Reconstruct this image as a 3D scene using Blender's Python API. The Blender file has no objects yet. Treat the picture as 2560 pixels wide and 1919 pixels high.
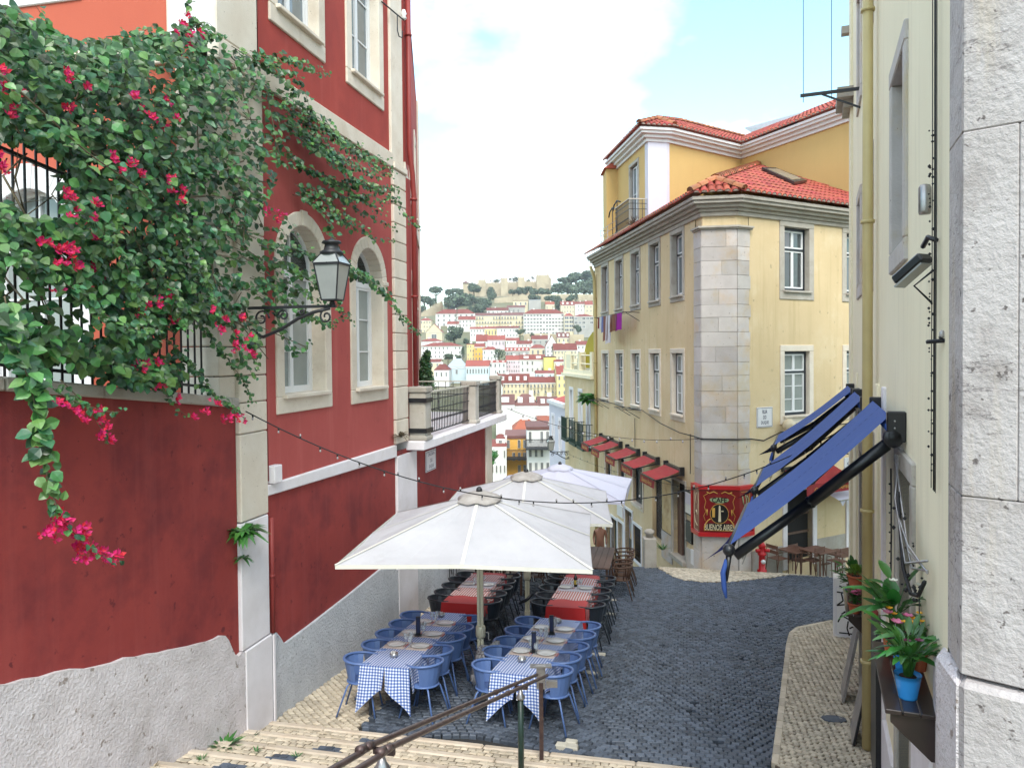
import bpy, bmesh, random, colorsys
from math import *
from mathutils import Vector, Matrix
RND = random.Random(7)
sc = bpy.context.scene
# ---------------------------------------------------------------- camera, world, sun, exposure
F_PX, CX, PY0, CZ = 1900.0, 1280.0, 924.0, 5.0
PITCH, ROLL = radians(1.2), radians(0.5)
cam = bpy.data.cameras.new('camera'); camo = bpy.data.objects.new('camera', cam)
sc.collection.objects.link(camo); sc.camera = camo
cam.sensor_fit = 'HORIZONTAL'; cam.sensor_width = 36.0; cam.lens = F_PX / 2560 * 36.0
cam.shift_y = (PY0 - 959.5) / 2560
cam.clip_start = 0.05; cam.clip_end = 6000
CAMM = Matrix.Translation((0, 0, CZ)) @ Matrix.Rotation(pi / 2 - PITCH, 4, 'X') @ Matrix.Rotation(-ROLL, 4, 'Z')
camo.matrix_world = CAMM
SUN_EL, SUN_AZ = radians(50), radians(176)       # azimuth clockwise from +Y : light comes from behind the camera, a little to the left
w = bpy.data.worlds.new('World'); sc.world = w; w.use_nodes = True
nt = w.node_tree; nt.nodes.clear()
def N(t, nt, **k):
    n = nt.nodes.new(t)
    for a, b in k.items(): setattr(n, a, b)
    return n
o_ = N('ShaderNodeOutputWorld', nt); bg = N('ShaderNodeBackground', nt); bg.inputs[1].default_value = 0.11
sky = N('ShaderNodeTexSky', nt, sky_type='NISHITA'); sky.sun_disc = False
sky.sun_elevation = SUN_EL; sky.sun_rotation = SUN_AZ; sky.air_density = 1.2; sky.dust_density = 1.0; sky.ozone_density = 1.5
tc = N('ShaderNodeTexCoord', nt); sep = N('ShaderNodeSeparateXYZ', nt)
nt.links.new(tc.outputs['Generated'], sep.inputs[0])
mx = N('ShaderNodeMath', nt, operation='MAXIMUM'); mx.inputs[1].default_value = 0.0; nt.links.new(sep.outputs[2], mx.inputs[0])
ad = N('ShaderNodeMath', nt, operation='ADD'); ad.inputs[1].default_value = 0.28; nt.links.new(mx.outputs[0], ad.inputs[0])
dx = N('ShaderNodeMath', nt, operation='DIVIDE'); dy = N('ShaderNodeMath', nt, operation='DIVIDE')
nt.links.new(sep.outputs[0], dx.inputs[0]); nt.links.new(sep.outputs[1], dy.inputs[0])
nt.links.new(ad.outputs[0], dx.inputs[1]); nt.links.new(ad.outputs[0], dy.inputs[1])
cmb = N('ShaderNodeCombineXYZ', nt); nt.links.new(dx.outputs[0], cmb.inputs[0]); nt.links.new(dy.outputs[0], cmb.inputs[1])
cmb.inputs[2].default_value = 3.7
nz = N('ShaderNodeTexNoise', nt); nz.inputs['Scale'].default_value = 1.5; nz.inputs['Detail'].default_value = 7; nz.inputs['Roughness'].default_value = 0.55
nt.links.new(cmb.outputs[0], nz.inputs['Vector'])
rmp = N('ShaderNodeValToRGB', nt); rmp.color_ramp.elements[0].position = 0.42; rmp.color_ramp.elements[1].position = 0.60
nt.links.new(nz.outputs[0], rmp.inputs[0])
nz2 = N('ShaderNodeTexNoise', nt); nz2.inputs['Scale'].default_value = 3.0; nz2.inputs['Detail'].default_value = 6
nt.links.new(cmb.outputs[0], nz2.inputs['Vector'])
crmp = N('ShaderNodeValToRGB', nt); crmp.color_ramp.elements[0].position = 0.3; crmp.color_ramp.elements[1].position = 0.65
crmp.color_ramp.elements[0].color = (4.3, 4.7, 5.3, 1); crmp.color_ramp.elements[1].color = (6.0, 6.2, 6.4, 1)
nt.links.new(nz2.outputs[0], crmp.inputs[0])
skb = N('ShaderNodeMix', nt, data_type='RGBA', blend_type='MULTIPLY'); skb.inputs[0].default_value = 1.0
nt.links.new(sky.outputs[0], skb.inputs[6]); skb.inputs[7].default_value = (1.0, 1.25, 1.12, 1)
mix = N('ShaderNodeMix', nt, data_type='RGBA'); nt.links.new(rmp.outputs[0], mix.inputs[0])
nt.links.new(skb.outputs[2], mix.inputs[6]); nt.links.new(crmp.outputs[0], mix.inputs[7])
nt.links.new(mix.outputs[2], bg.inputs[0]); nt.links.new(bg.outputs[0], o_.inputs[0])
sun = bpy.data.lights.new('sun', 'SUN'); sun.energy = 1.0; sun.angle = radians(24); sun.color = (1.0, 0.95, 0.87)
suno = bpy.data.objects.new('sun', sun); sc.collection.objects.link(suno)
sd = Vector((sin(SUN_AZ) * cos(SUN_EL), cos(SUN_AZ) * cos(SUN_EL), sin(SUN_EL)))
suno.rotation_euler = sd.to_track_quat('Z', 'Y').to_euler(); suno.location = sd * 60
vs = sc.view_settings; vs.view_transform = 'Standard'; vs.look = 'None'; vs.gamma = 1; vs.use_curve_mapping = False
vs.exposure = 1.85
# ---------------------------------------------------------------- picture measuring: pixel of the 2560 wide photo -> ray -> place on a surface
R3 = CAMM.to_3x3()
def ray(px, py): return R3 @ Vector(((px - CX) / F_PX, (PY0 - py) / F_PX, -1.0))
AR = radians(13.0); SL = 0.085
_d = ray(671, 1805); _t = -CZ / _d.z; OX, OY = _d.x * _t, _d.y * _t
def uv(x, y): return ((x - OX) * sin(AR) + (y - OY) * cos(AR), (x - OX) * cos(AR) - (y - OY) * sin(AR))
def gz(x, y):
    u = uv(x, y)[0]
    if u > 12.3: return -SL * 12.3 - (u - 12.3) * 0.30
    return -SL * u
def G(px, py, h=0.0):
    d = ray(px, py)
    k = SL * (OX * sin(AR) + OY * cos(AR)) + h
    t = (k - CZ) / (d.z + SL * (d.x * sin(AR) + d.y * cos(AR)))
    return Vector((t * d.x, t * d.y, CZ + t * d.z))
def at(px, py, Y):
    d = ray(px, py); t = Y / d.y
    return Vector((d.x * t, Y, CZ + d.z * t))
class Fr:
    def __init__(s, o, ang, side):
        a = radians(ang); s.o = (o[0], o[1]); s.d = (sin(a), cos(a)); s.side = side; s.ang = a
        s.n = (cos(a), -sin(a)) if side > 0 else (-cos(a), sin(a))
    def w(s, u, n, z): return Vector((s.o[0] + s.d[0] * u + s.n[0] * n, s.o[1] + s.d[1] * u + s.n[1] * n, z))
    def on(s, px, py, n=0.0):
        d = ray(px, py); ox, oy = s.o[0] + s.n[0] * n, s.o[1] + s.n[1] * n
        t = (ox * s.n[0] + oy * s.n[1]) / (d.x * s.n[0] + d.y * s.n[1])
        X, Y = t * d.x, t * d.y
        return ((X - s.o[0]) * s.d[0] + (Y - s.o[1]) * s.d[1], CZ + t * d.z)
    def gz(s, u, n=0): p = s.w(u, n, 0); return gz(p.x, p.y)
FR = Fr((OX, OY), 13, 1)                       # street wall of the red building
_p = FR.w(-0.95, 0, 0); FE = Fr((_p.x, _p.y), 13 - 90, -1)   # its end wall, seen over the garden
FL = Fr((5.2, 21.5), -7.3, -1)                 # yellow corner house, wall along the lane
FY = Fr((6.25, 20.9), 60, 1)                   # yellow corner house, wall towards the square
FW = Fr((0.78, 0.0), 21.7, -1)                 # cream wall close by on the other side
def ZM(ox, oy, s): return lambda x, y: (ox + x * s, oy + y * s)
# ---------------------------------------------------------------- mesh building
class MB:
    def __init__(s): s.v = []; s.f = []; s.t = []; s.sm = []; s.m = []; s.uvs = None
    def face(s, pts, t=0.5, sm=False, m=0):
        i = len(s.v); s.v += [tuple(p) for p in pts]; s.f.append(tuple(range(i, i + len(pts)))); s.t.append(t); s.sm.append(sm); s.m.append(m)
    def add(s, vs, fs, t=0.5, sm=False, m=0):
        i = len(s.v); s.v += [tuple(p) for p in vs]
        for f in fs: s.f.append(tuple(k + i for k in f)); s.t.append(t); s.sm.append(sm); s.m.append(m)
    def hexa(s, p, t=0.5, m=0):   # p: 4 bottom, 4 top (same order)
        s.add(p, [(3, 2, 1, 0), (4, 5, 6, 7), (0, 1, 5, 4), (1, 2, 6, 5), (2, 3, 7, 6), (3, 0, 4, 7)], t, False, m)
    def box(s, x0, x1, y0, y1, z0, z1, t=0.5, m=0):
        s.hexa([(x0, y0, z0), (x1, y0, z0), (x1, y1, z0), (x0, y1, z0), (x0, y0, z1), (x1, y0, z1), (x1, y1, z1), (x0, y1, z1)], t, m)
    def fb(s, F, u0, u1, n0, n1, z0, z1, t=0.5, z0b=None, z1b=None, m=0):   # box on a wall frame; optional other heights at u1
        z0b = z0 if z0b is None else z0b; z1b = z1 if z1b is None else z1b
        s.hexa([F.w(u0, n0, z0), F.w(u1, n0, z0b), F.w(u1, n1, z0b), F.w(u0, n1, z0), F.w(u0, n0, z1), F.w(u1, n0, z1b), F.w(u1, n1, z1b), F.w(u0, n1, z1)], t, m)
    def tube(s, path, r, n=6, caps=True, t=0.5, closed=False, sm=True):
        P = [Vector(p) for p in path]; k = len(P); rs = r if isinstance(r, (list, tuple)) else [r] * k
        vs = []; fs = []; up = None
        for i, p in enumerate(P):
            a = P[(i - 1) % k] if (i or closed) else P[0]; b = P[(i + 1) % k] if (i < k - 1 or closed) else P[-1]
            d = (b - a)
            if d.length < 1e-9: d = Vector((0, 0, 1))
            d.normalize()
            if up is None:
                up = Vector((0, 0, 1)) if abs(d.z) < .9 else Vector((1, 0, 0))
            x = up - d * up.dot(d)
            if x.length < 1e-6: x = d.orthogonal()
            x.normalize(); y = d.cross(x); up = x
            for j in range(n):
                q = 2 * pi * j / n
                vs.append(p + (x * cos(q) + y * sin(q)) * rs[i])
        L = k if closed else k - 1
        for i in range(L):
            for j in range(n):
                a = i * n + j; b = i * n + (j + 1) % n; c = ((i + 1) % k) * n + (j + 1) % n; e = ((i + 1) % k) * n + j
                fs.append((a, b, c, e))
        if caps and not closed:
            fs.append(tuple(range(n - 1, -1, -1))); fs.append(tuple(range((k - 1) * n, k * n)))
        s.add(vs, fs, t, sm)
    def lathe(s, c, prof, n=12, t=0.5, sm=True, sx=1.0, sy=1.0):
        c = Vector(c); vs = []; fs = []
        for r, z in prof:
            for j in range(n):
                q = 2 * pi * j / n; vs.append(c + Vector((cos(q) * r * sx, sin(q) * r * sy, z)))
        k = len(prof)
        for i in range(k - 1):
            for j in range(n): fs.append((i * n + j, i * n + (j + 1) % n, (i + 1) * n + (j + 1) % n, (i + 1) * n + j))
        if prof[0][0] > 1e-4: fs.append(tuple(range(n - 1, -1, -1)))
        if prof[-1][0] > 1e-4: fs.append(tuple(range((k - 1) * n, k * n)))
        s.add(vs, fs, t, sm)
    def prism(s, poly, ext, t=0.5):   # poly: 3D points, extruded by vector ext
        P = [Vector(p) for p in poly]; e = Vector(ext); k = len(P)
        fs = [tuple(range(k - 1, -1, -1)), tuple(range(k, 2 * k))] + [(i, (i + 1) % k, k + (i + 1) % k, k + i) for i in range(k)]
        s.add(P + [p + e for p in P], fs, t)
    def ball(s, c, r, n=8, t=0.5, sq=(1, 1, 1)):
        c = Vector(c); m = n // 2
        prof = [(sin(pi * i / m), -cos(pi * i / m)) for i in range(m + 1)]
        vs = []; fs = []
        for a, z in prof:
            for j in range(n):
                q = 2 * pi * j / n; vs.append(c + Vector((cos(q) * a * r * sq[0], sin(q) * a * r * sq[1], z * r * sq[2])))
        for i in range(m):
            for j in range(n): fs.append((i * n + j, i * n + (j + 1) % n, (i + 1) * n + (j + 1) % n, (i + 1) * n + j))
        s.add(vs, fs, t, True)
    def bar(s, a, b, wd, ht, t=0.5, up=(0, 0, 1)):   # rectangular bar from a to b
        a = Vector(a); b = Vector(b); d = (b - a).normalized(); u = Vector(up); x = d.cross(u)
        if x.length < 1e-6: x = d.orthogonal()
        x.normalize(); y = x.cross(d); x *= wd / 2; y *= ht / 2
        s.hexa([a - x - y, a + x - y, b + x - y, b - x - y, a - x + y, a + x + y, b + x + y, b - x + y], t)
    def mesh(s, name, M=None):
        me = bpy.data.meshes.new(name)
        vs = s.v
        if M is not None: vs = [tuple(M @ Vector(p)) for p in s.v]
        me.from_pydata(vs, [], s.f)
        a = me.attributes.new('tint', 'FLOAT', 'FACE'); a.data.foreach_set('value', s.t)
        me.polygons.foreach_set('use_smooth', s.sm)
        if any(s.m): me.polygons.foreach_set('material_index', s.m)
        if s.uvs:
            ul = me.uv_layers.new(name='UVMap'); fl = []
            for q in s.uvs: fl += [c for w_ in q for c in w_]
            ul.data.foreach_set('uv', fl)
        me.update()
        return me
COL = sc.collection
WM = {}        # object -> world matrix of the thing (for turning world coordinates into local ones)
def put(o, parent=None):
    COL.objects.link(o)
    if parent is not None: o.parent = parent; WM[o] = WM[parent] @ o.matrix_basis if parent in WM else o.matrix_basis.copy()
    return o
def thing(name, label, cat, loc=(0, 0, 0), rz=0.0, group=None, kind=None, rot=None):
    o = bpy.data.objects.new(name, None); o.empty_display_size = .2
    M = Matrix.Translation(loc) @ (rot.to_4x4() if rot is not None else Matrix.Rotation(rz, 4, 'Z'))
    o.matrix_basis = M; WM[o] = M; COL.objects.link(o)
    tag(o, label, cat, group, kind); return o
def tag(o, label=None, cat=None, group=None, kind=None):
    if label: o['label'] = label
    if cat: o['category'] = cat
    if group: o['group'] = group
    if kind: o['kind'] = kind
def bev(o, wd=.012, seg=1):
    b = o.modifiers.new('bevel', 'BEVEL'); b.width = wd; b.segments = seg; b.limit_method = 'ANGLE'; b.angle_limit = radians(40)
    return o
def part(name, mb, mat, parent, local=False, kind=None, label=None, bw=0):
    """mesh object under a thing (or part); mb holds world coordinates unless local"""
    M = None if local else WM[parent].inverted()
    me = mb.mesh(name, M)
    for mm in (mat if isinstance(mat, (list, tuple)) else [mat]): me.materials.append(mm)
    o = bpy.data.objects.new(name, me); put(o, parent)
    if kind: o['kind'] = kind
    if label: o['label'] = label
    if bw: bev(o, bw)
    return o
def single(name, mb, mat, label, cat, group=None, kind=None, loc=None, bw=0):
    """a thing that is one mesh; mb in world coordinates; origin placed at loc or at the middle of the base"""
    if loc is None:
        xs = [p[0] for p in mb.v]; ys = [p[1] for p in mb.v]; zs = [p[2] for p in mb.v]
        loc = ((min(xs) + max(xs)) / 2, (min(ys) + max(ys)) / 2, min(zs))
    M = Matrix.Translation(loc); me = mb.mesh(name, M.inverted())
    for mm in (mat if isinstance(mat, (list, tuple)) else [mat]): me.materials.append(mm)
    o = bpy.data.objects.new(name, me); o.matrix_basis = M; WM[o] = M; COL.objects.link(o)
    tag(o, label, cat, group, kind)
    if bw: bev(o, bw)
    return o
def struct(name, mb, mat, bw=0): return single(name, mb, mat, None, None, None, 'structure', (0, 0, 0), bw)
KIDS = {}
def copy_thing(src, loc, rz=None, label=None, group=None, rot=None):
    def kids(o): return [c for c in bpy.data.objects if c.parent is o]
    if src not in KIDS:
        KIDS[src] = [(c, kids(c)) for c in kids(src)]
    r = src.copy(); M = Matrix.Translation(loc) @ (rot.to_4x4() if rot is not None else Matrix.Rotation(rz or 0, 4, 'Z'))
    r.matrix_basis = M; WM[r] = M; COL.objects.link(r)
    if label: r['label'] = label
    if group: r['group'] = group
    for c, gs in KIDS[src]:
        k = c.copy(); k.parent = r; COL.objects.link(k)
        for g in gs:
            h = g.copy(); h.parent = k; COL.objects.link(h)
    return r
def text_mb(txt, F, u, n, z, width=None, height=None, thick=0.004, bold=0.0, shear=0.0, mb=None, t=.5):
    """lettering that stands on a wall frame, centred at u, z"""
    cu = bpy.data.curves.new('lettering', 'FONT'); cu.body = txt; cu.size = 1; cu.align_x = 'CENTER'; cu.align_y = 'CENTER'
    cu.extrude = 0.0; cu.resolution_u = 2; cu.offset = bold; cu.shear = shear
    ob = bpy.data.objects.new('lettering', cu); me = bpy.data.meshes.new_from_object(ob)
    xs = [v.co.x for v in me.vertices]; ys = [v.co.y for v in me.vertices]
    w0, h0 = max(xs) - min(xs), max(ys) - min(ys); cx, cy = (max(xs) + min(xs)) / 2, (max(ys) + min(ys)) / 2
    sx = sy = None
    if width: sx = width / w0
    if height: sy = height / h0
    sx = sx or sy; sy = sy or sx
    sgn = F.side
    mb = mb or MB()
    vs = [F.w(u + sgn * (v.co.x - cx) * sx, n, z + (v.co.y - cy) * sy) for v in me.vertices]
    fs = [tuple(p.vertices) for p in me.polygons]
    mb.add(vs, fs, t)
    bpy.data.objects.remove(ob); bpy.data.curves.remove(cu); bpy.data.meshes.remove(me)
    return mb
# ---------------------------------------------------------------- materials
def lin(c):
    if isinstance(c, str):
        c = [int(c[i:i + 2], 16) / 255 for i in (0, 2, 4)]
        c = [x / 12.92 if x <= .04045 else ((x + .055) / 1.055) ** 2.4 for x in c]
    return (c[0], c[1], c[2], 1.0)
def mat(name, col, rough=.7, col2=None, nscale=3.0, namt=.5, tint=0.0, hue=0.0, bump=0.0, bscale=40.0, metal=0.0, spec=.4, streak=None, streak_amt=.4, blotch=None, blotch_scale=.8, blotch_amt=.5, blotch_lo=.5, speck=None, speck_scale=30, speck_th=.68, crack=None, crack_s=(1, 1, 5), crack_w=.012, sub=0.0, coat=0.0, stretch=(1, 1, 1), bdist=.01, sheen=0.0):
    m = bpy.data.materials.new(name); m.use_nodes = True; t = m.node_tree; L = t.links; b = t.nodes['Principled BSDF']
    b.inputs['Roughness'].default_value = rough; b.inputs['Metallic'].default_value = metal
    b.inputs['Specular IOR Level'].default_value = spec
    if coat: b.inputs['Coat Weight'].default_value = coat
    if sheen: b.inputs['Sheen Weight'].default_value = sheen
    tc = N('ShaderNodeTexCoord', t); mp = N('ShaderNodeMapping', t); L.new(tc.outputs['Object'], mp.inputs[0]); mp.inputs['Scale'].default_value = stretch
    col = lin(col)
    def noise(scale, detail=5, rough_=.6, vec=None, off=0):
        n = N('ShaderNodeTexNoise', t); n.inputs['Scale'].default_value = scale; n.inputs['Detail'].default_value = detail; n.inputs['Roughness'].default_value = rough_
        L.new((vec or mp).outputs[0], n.inputs['Vector']); return n
    def ramp(src, a, c):
        r = N('ShaderNodeMapRange', t); r.inputs[1].default_value = a; r.inputs[2].default_value = c; L.new(src, r.inputs[0]); r.clamp = True; return r.outputs[0]
    def mixc(fac, A, B, bt='MIX'):
        x = N('ShaderNodeMix', t, data_type='RGBA', blend_type=bt)
        if isinstance(fac, float): x.inputs[0].default_value = fac
        else: L.new(fac, x.inputs[0])
        for s_, q in ((6, A), (7, B)):
            if isinstance(q, tuple): x.inputs[s_].default_value = q
            else: L.new(q, x.inputs[s_])
        return x.outputs[2]
    def mul(src, k):
        x = N('ShaderNodeMath', t, operation='MULTIPLY'); L.new(src, x.inputs[0]); x.inputs[1].default_value = k; return x.outputs[0]
    c2 = lin(col2) if col2 is not None else tuple(x * .72 for x in col[:3]) + (1,)
    cur = mixc(mul(ramp(noise(nscale).outputs[0], .3, .7), namt), col, c2)
    if blotch is not None:
        cur = mixc(mul(ramp(noise(blotch_scale, 6, .65).outputs[0], blotch_lo, blotch_lo + .18), blotch_amt), cur, lin(blotch))
    if streak is not None:
        m2 = N('ShaderNodeMapping', t); L.new(tc.outputs['Object'], m2.inputs[0]); m2.inputs['Scale'].default_value = (5, 5, .35)
        cur = mixc(mul(ramp(noise(1.0, 5, .6, m2).outputs[0], .52, .72), streak_amt), cur, lin(streak))
    if speck is not None:
        cur = mixc(ramp(noise(speck_scale, 3, .7).outputs[0], speck_th, speck_th + .06), cur, lin(speck))
    if crack is not None:
        m3 = N('ShaderNodeMapping', t); L.new(tc.outputs['Object'], m3.inputs[0]); m3.inputs['Scale'].default_value = crack_s; cn = noise(2.2, 6, .6, m3)
        sb = N('ShaderNodeMath', t, operation='SUBTRACT'); L.new(cn.outputs[0], sb.inputs[0]); sb.inputs[1].default_value = .56; ab = N('ShaderNodeMath', t, operation='ABSOLUTE'); L.new(sb.outputs[0], ab.inputs[0])
        mk_ = N('ShaderNodeMath', t, operation='MULTIPLY'); L.new(ramp(ab.outputs[0], crack_w, crack_w * .2), mk_.inputs[0]); L.new(ramp(noise(1.4, 3).outputs[0], .48, .56), mk_.inputs[1]); cur = mixc(mul(mk_.outputs[0], .85), cur, lin(crack))
    if tint or hue:
        at_ = N('ShaderNodeAttribute', t, attribute_name='tint'); oi = N('ShaderNodeObjectInfo', t)
        a = N('ShaderNodeMath', t, operation='ADD'); L.new(at_.outputs['Fac'], a.inputs[0]); L.new(oi.outputs['Random'], a.inputs[1])
        fr = N('ShaderNodeMath', t, operation='FRACT'); L.new(a.outputs[0], fr.inputs[0])
        hs = N('ShaderNodeHueSaturation', t)
        r = N('ShaderNodeMapRange', t); r.inputs[3].default_value = 1 - tint; r.inputs[4].default_value = 1 + tint; L.new(fr.outputs[0], r.inputs[0]); L.new(r.outputs[0], hs.inputs['Value'])
        if hue:
            f2 = N('ShaderNodeMath', t, operation='MULTIPLY'); L.new(fr.outputs[0], f2.inputs[0]); f2.inputs[1].default_value = 7.31
            f3 = N('ShaderNodeMath', t, operation='FRACT'); L.new(f2.outputs[0], f3.inputs[0])
            r2 = N('ShaderNodeMapRange', t); r2.inputs[3].default_value = .5 - hue; r2.inputs[4].default_value = .5 + hue; L.new(f3.outputs[0], r2.inputs[0]); L.new(r2.outputs[0], hs.inputs['Hue'])
        L.new(cur, hs.inputs['Color']); cur = hs.outputs[0]
    L.new(cur, b.inputs['Base Color'])
    if bump:
        bn = noise(bscale, 4, .65); bp = N('ShaderNodeBump', t); bp.inputs['Strength'].default_value = bump; bp.inputs['Distance'].default_value = bdist
        L.new(bn.outputs[0], bp.inputs['Height']); L.new(bp.outputs[0], b.inputs['Normal'])
    if sub:
        # thin leaf or cloth: part of the light passes through
        tr = N('ShaderNodeBsdfTranslucent', t); L.new(cur, tr.inputs[0]); ms = N('ShaderNodeMixShader', t); ms.inputs[0].default_value = sub
        L.new(b.outputs[0], ms.inputs[1]); L.new(tr.outputs[0], ms.inputs[2]); L.new(ms.outputs[0], t.nodes['Material Output'].inputs[0])
    return m
M = {}
M['red'] = mat('red_stucco', (.38, .054, .038), .85, (.29, .038, .03), 1.3, .8, bump=.25, bscale=60, streak=(.45, .10, .075), streak_amt=.35, blotch=(.17, .02, .02), blotch_scale=.55, blotch_amt=.45, blotch_lo=.52)
M['red_wall'] = mat('dark_red_stucco', (.31, .043, .036), .85, (.20, .025, .025), 1.1, .8, bump=.3, bscale=70, streak=(.33, .066, .06), streak_amt=.35, blotch=(.15, .02, .023), blotch_scale=1.2, blotch_amt=.75, blotch_lo=.46, speck=(.14, .018, .02), speck_scale=7, speck_th=.64)
M['pink'] = mat('rose_red_stucco', (.41, .078, .07), .85, (.34, .06, .054), 1.0, .7, bump=.22, bscale=60, streak=(.50, .13, .115), streak_amt=.4, blotch=(.30, .05, .045), blotch_scale=.9, blotch_amt=.5, blotch_lo=.5, crack=(.2, .03, .03), crack_s=(.5, .5, .35), crack_w=.0022)
M['lit_salmon'] = mat('lit_salmon_stucco', (.47, .105, .06), .85, (.42, .09, .055), 1.0, .6, bump=.2, bscale=60)  # paler than the street walls: light on the end wall put into the colour
M['stone'] = mat('pale_limestone', (.70, .63, .54), .75, (.58, .49, .39), 2.5, .7, tint=.08, bump=.35, bscale=45, blotch=(.40, .30, .21), blotch_scale=1.6, blotch_amt=.5, blotch_lo=.56, speck=(.28, .22, .17), speck_scale=26, speck_th=.66)
M['pillar'] = mat('lilac_grey_limestone', (.54, .50, .48), .78, (.42, .385, .365), 2.2, .8, tint=.13, hue=.015, bump=.6, bscale=30, blotch=(.50, .39, .25), blotch_scale=1.3, blotch_amt=.8, blotch_lo=.5, speck=(.17, .13, .12), speck_scale=15, speck_th=.66)
M['old_stone'] = mat('cracked_lilac_stone', (.47, .43, .425), .8, (.36, .32, .31), 1.8, .9, bump=.8, bscale=22, bdist=.02, blotch=(.22, .185, .17), blotch_scale=2.2, blotch_amt=.7, blotch_lo=.5, streak=(.46, .37, .25), streak_amt=.6, speck=(.12, .10, .095), speck_scale=12, speck_th=.635, crack=(.13, .11, .11))
M['white_stone'] = mat('whitewashed_stone', (.78, .74, .77), .75, (.60, .56, .56), 2.0, .6, bump=.25, bscale=45, blotch=(.45, .38, .31), blotch_scale=1.4, blotch_amt=.4, blotch_lo=.58, speck=(.33, .27, .23), speck_scale=22, speck_th=.7)
M['grey_stone'] = mat('weathered_grey_stone', (.44, .41, .37), .8, (.33, .29, .24), 3.0, .8, tint=.1, bump=.5, bscale=40, blotch=(.22, .19, .16), blotch_scale=2.2, blotch_amt=.6, blotch_lo=.56, speck=(.14, .11, .1), speck_scale=18, speck_th=.67)
M['plinth'] = mat('rough_white_render', (.80, .735, .75), .9, (.60, .54, .54), 3.0, .9, bump=.9, bscale=30, bdist=.045, blotch=(.46, .40, .37), blotch_scale=1.3, blotch_amt=.6, blotch_lo=.55, speck=(.36, .30, .27), speck_scale=9, speck_th=.62)
M['plinth_grey'] = mat('rough_grey_render', (.66, .67, .70), .9, (.50, .51, .54), 4.0, .7, bump=1.0, bscale=26, bdist=.05, speck=(.34, .35, .37), speck_scale=20, speck_th=.6)
M['yellow'] = mat('yellow_stucco', (.66, .515, .315), .85, (.57, .435, .25), .9, .7, bump=.2, bscale=60, streak=(.50, .38, .20), streak_amt=.5, blotch=(.70, .585, .40), blotch_scale=.7, blotch_amt=.7, speck=(.40, .31, .19), speck_scale=5, speck_th=.66)
M['orange'] = mat('ochre_stucco', (.58, .39, .15), .85, (.53, .35, .13), .8, .6, bump=.15, bscale=60, streak=(.5, .34, .13), streak_amt=.3)
M['cream'] = mat('cream_stucco', (.84, .77, .57), .85, (.77, .70, .51), .9, .7, bump=.2, bscale=60, streak=(.50, .44, .33), streak_amt=.25, blotch=(.80, .73, .52), blotch_scale=.6, blotch_amt=.6)
M['white'] = mat('white_paint', (.74, .74, .75), .5, (.68, .68, .7), 4, .5)
M['white_wall'] = mat('white_plaster', (.72, .71, .72), .85, (.64, .62, .62), 1.5, .6, bump=.15, bscale=50)
M['lilac'] = mat('pale_lilac_plaster', (.60, .58, .66), .85, (.54, .52, .58), 1.5, .6)
M['navy'] = mat('dark_navy_paint', (.018, .024, .034), .4, tint=.1)
M['iron'] = mat('black_iron', (.014, .015, .02), .5, (.03, .03, .032), 20, .6, spec=.5)
M['dark'] = mat('dark_interior', (.016, .014, .014), .9)  # near black: the shade of unlit rooms and doorways is in the colour
M['rail'] = mat('rusty_brown_tube', (.06, .04, .04), .38, (.13, .085, .075), 14, .9, metal=.5, bump=.15, bscale=80)
M['green_post'] = mat('dark_green_paint', (.012, .03, .024), .35, (.03, .05, .04), 8, .5)
M['galv'] = mat('galvanised_steel', (.42, .42, .43), .35, (.25, .22, .2), 12, .8, metal=.8)
M['pipe_red'] = mat('red_painted_pipe', (.26, .035, .03), .5, (.2, .028, .025), 4, .6)
M['pipe_yel'] = mat('ochre_painted_pipe', (.56, .47, .23), .5, (.48, .39, .19), 3, .8, streak=(.32, .24, .1), streak_amt=.5)
M['glass'] = mat('window_glass', (.06, .075, .08), .04, (.09, .11, .12), 1.2, .8, spec=.9, tint=.4)
M['glass_pale'] = mat('curtained_glass', (.22, .255, .25), .08, (.30, .33, .32), 1.5, .8, spec=.8, tint=.12)
M['glass_sky'] = mat('sky_lit_glass', (.16, .2, .22), .03, (.1, .12, .13), 1.2, .8, spec=1.0, tint=.3)
M['tile'] = mat('red_roof_tile', (.36, .075, .045), .75, (.27, .05, .035), 8, .8, tint=.22, hue=.012, bump=.2, bscale=60)
M['tile_old'] = mat('orange_ridge_tile', (.42, .16, .07), .8, (.30, .11, .05), 8, .8, tint=.22, bump=.3, bscale=50, blotch=(.2, .15, .09), blotch_scale=5, blotch_amt=.5)
M['mortar'] = mat('pale_mortar', (.5, .42, .36), .9, (.3, .2, .16), 12, .7)
M['cobble'] = mat('dark_basalt_cobble', (.088, .106, .138), .55, (.052, .064, .088), 9, .8, blotch=(.06, .068, .08), blotch_scale=.7, blotch_amt=.6, tint=.36, bump=.35, bscale=40, spec=.35)
M['grout'] = mat('dark_joint_dirt', (.026, .027, .03), .95, (.035, .033, .03), 12, .8)
M['lime'] = mat('limestone_sett', (.53, .46, .365), .75, (.41, .34, .245), 7, .8, tint=.22, bump=.4, bscale=45)
M['lime_joint'] = mat('sandy_joint', (.12, .095, .07), .95, (.19, .15, .10), 9, .8)
M['slab'] = mat('worn_step_slab', (.55, .475, .385), .7, (.42, .33, .245), 5, .8, tint=.12, bump=.4, bscale=40)
M['leaf'] = mat('bougainvillea_leaf', (.046, .140, .036), .38, (.024, .080, .026), 6, .7, tint=.66, hue=.055, spec=.6, sub=.22)
M['leaf_lt'] = mat('lit_bougainvillea_leaf', (.11, .25, .065), .36, (.07, .17, .05), 6, .6, tint=.35, hue=.03, spec=.5, sub=.25)  # paler leaves for the brighter outer strands, their light put into the colour
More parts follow.
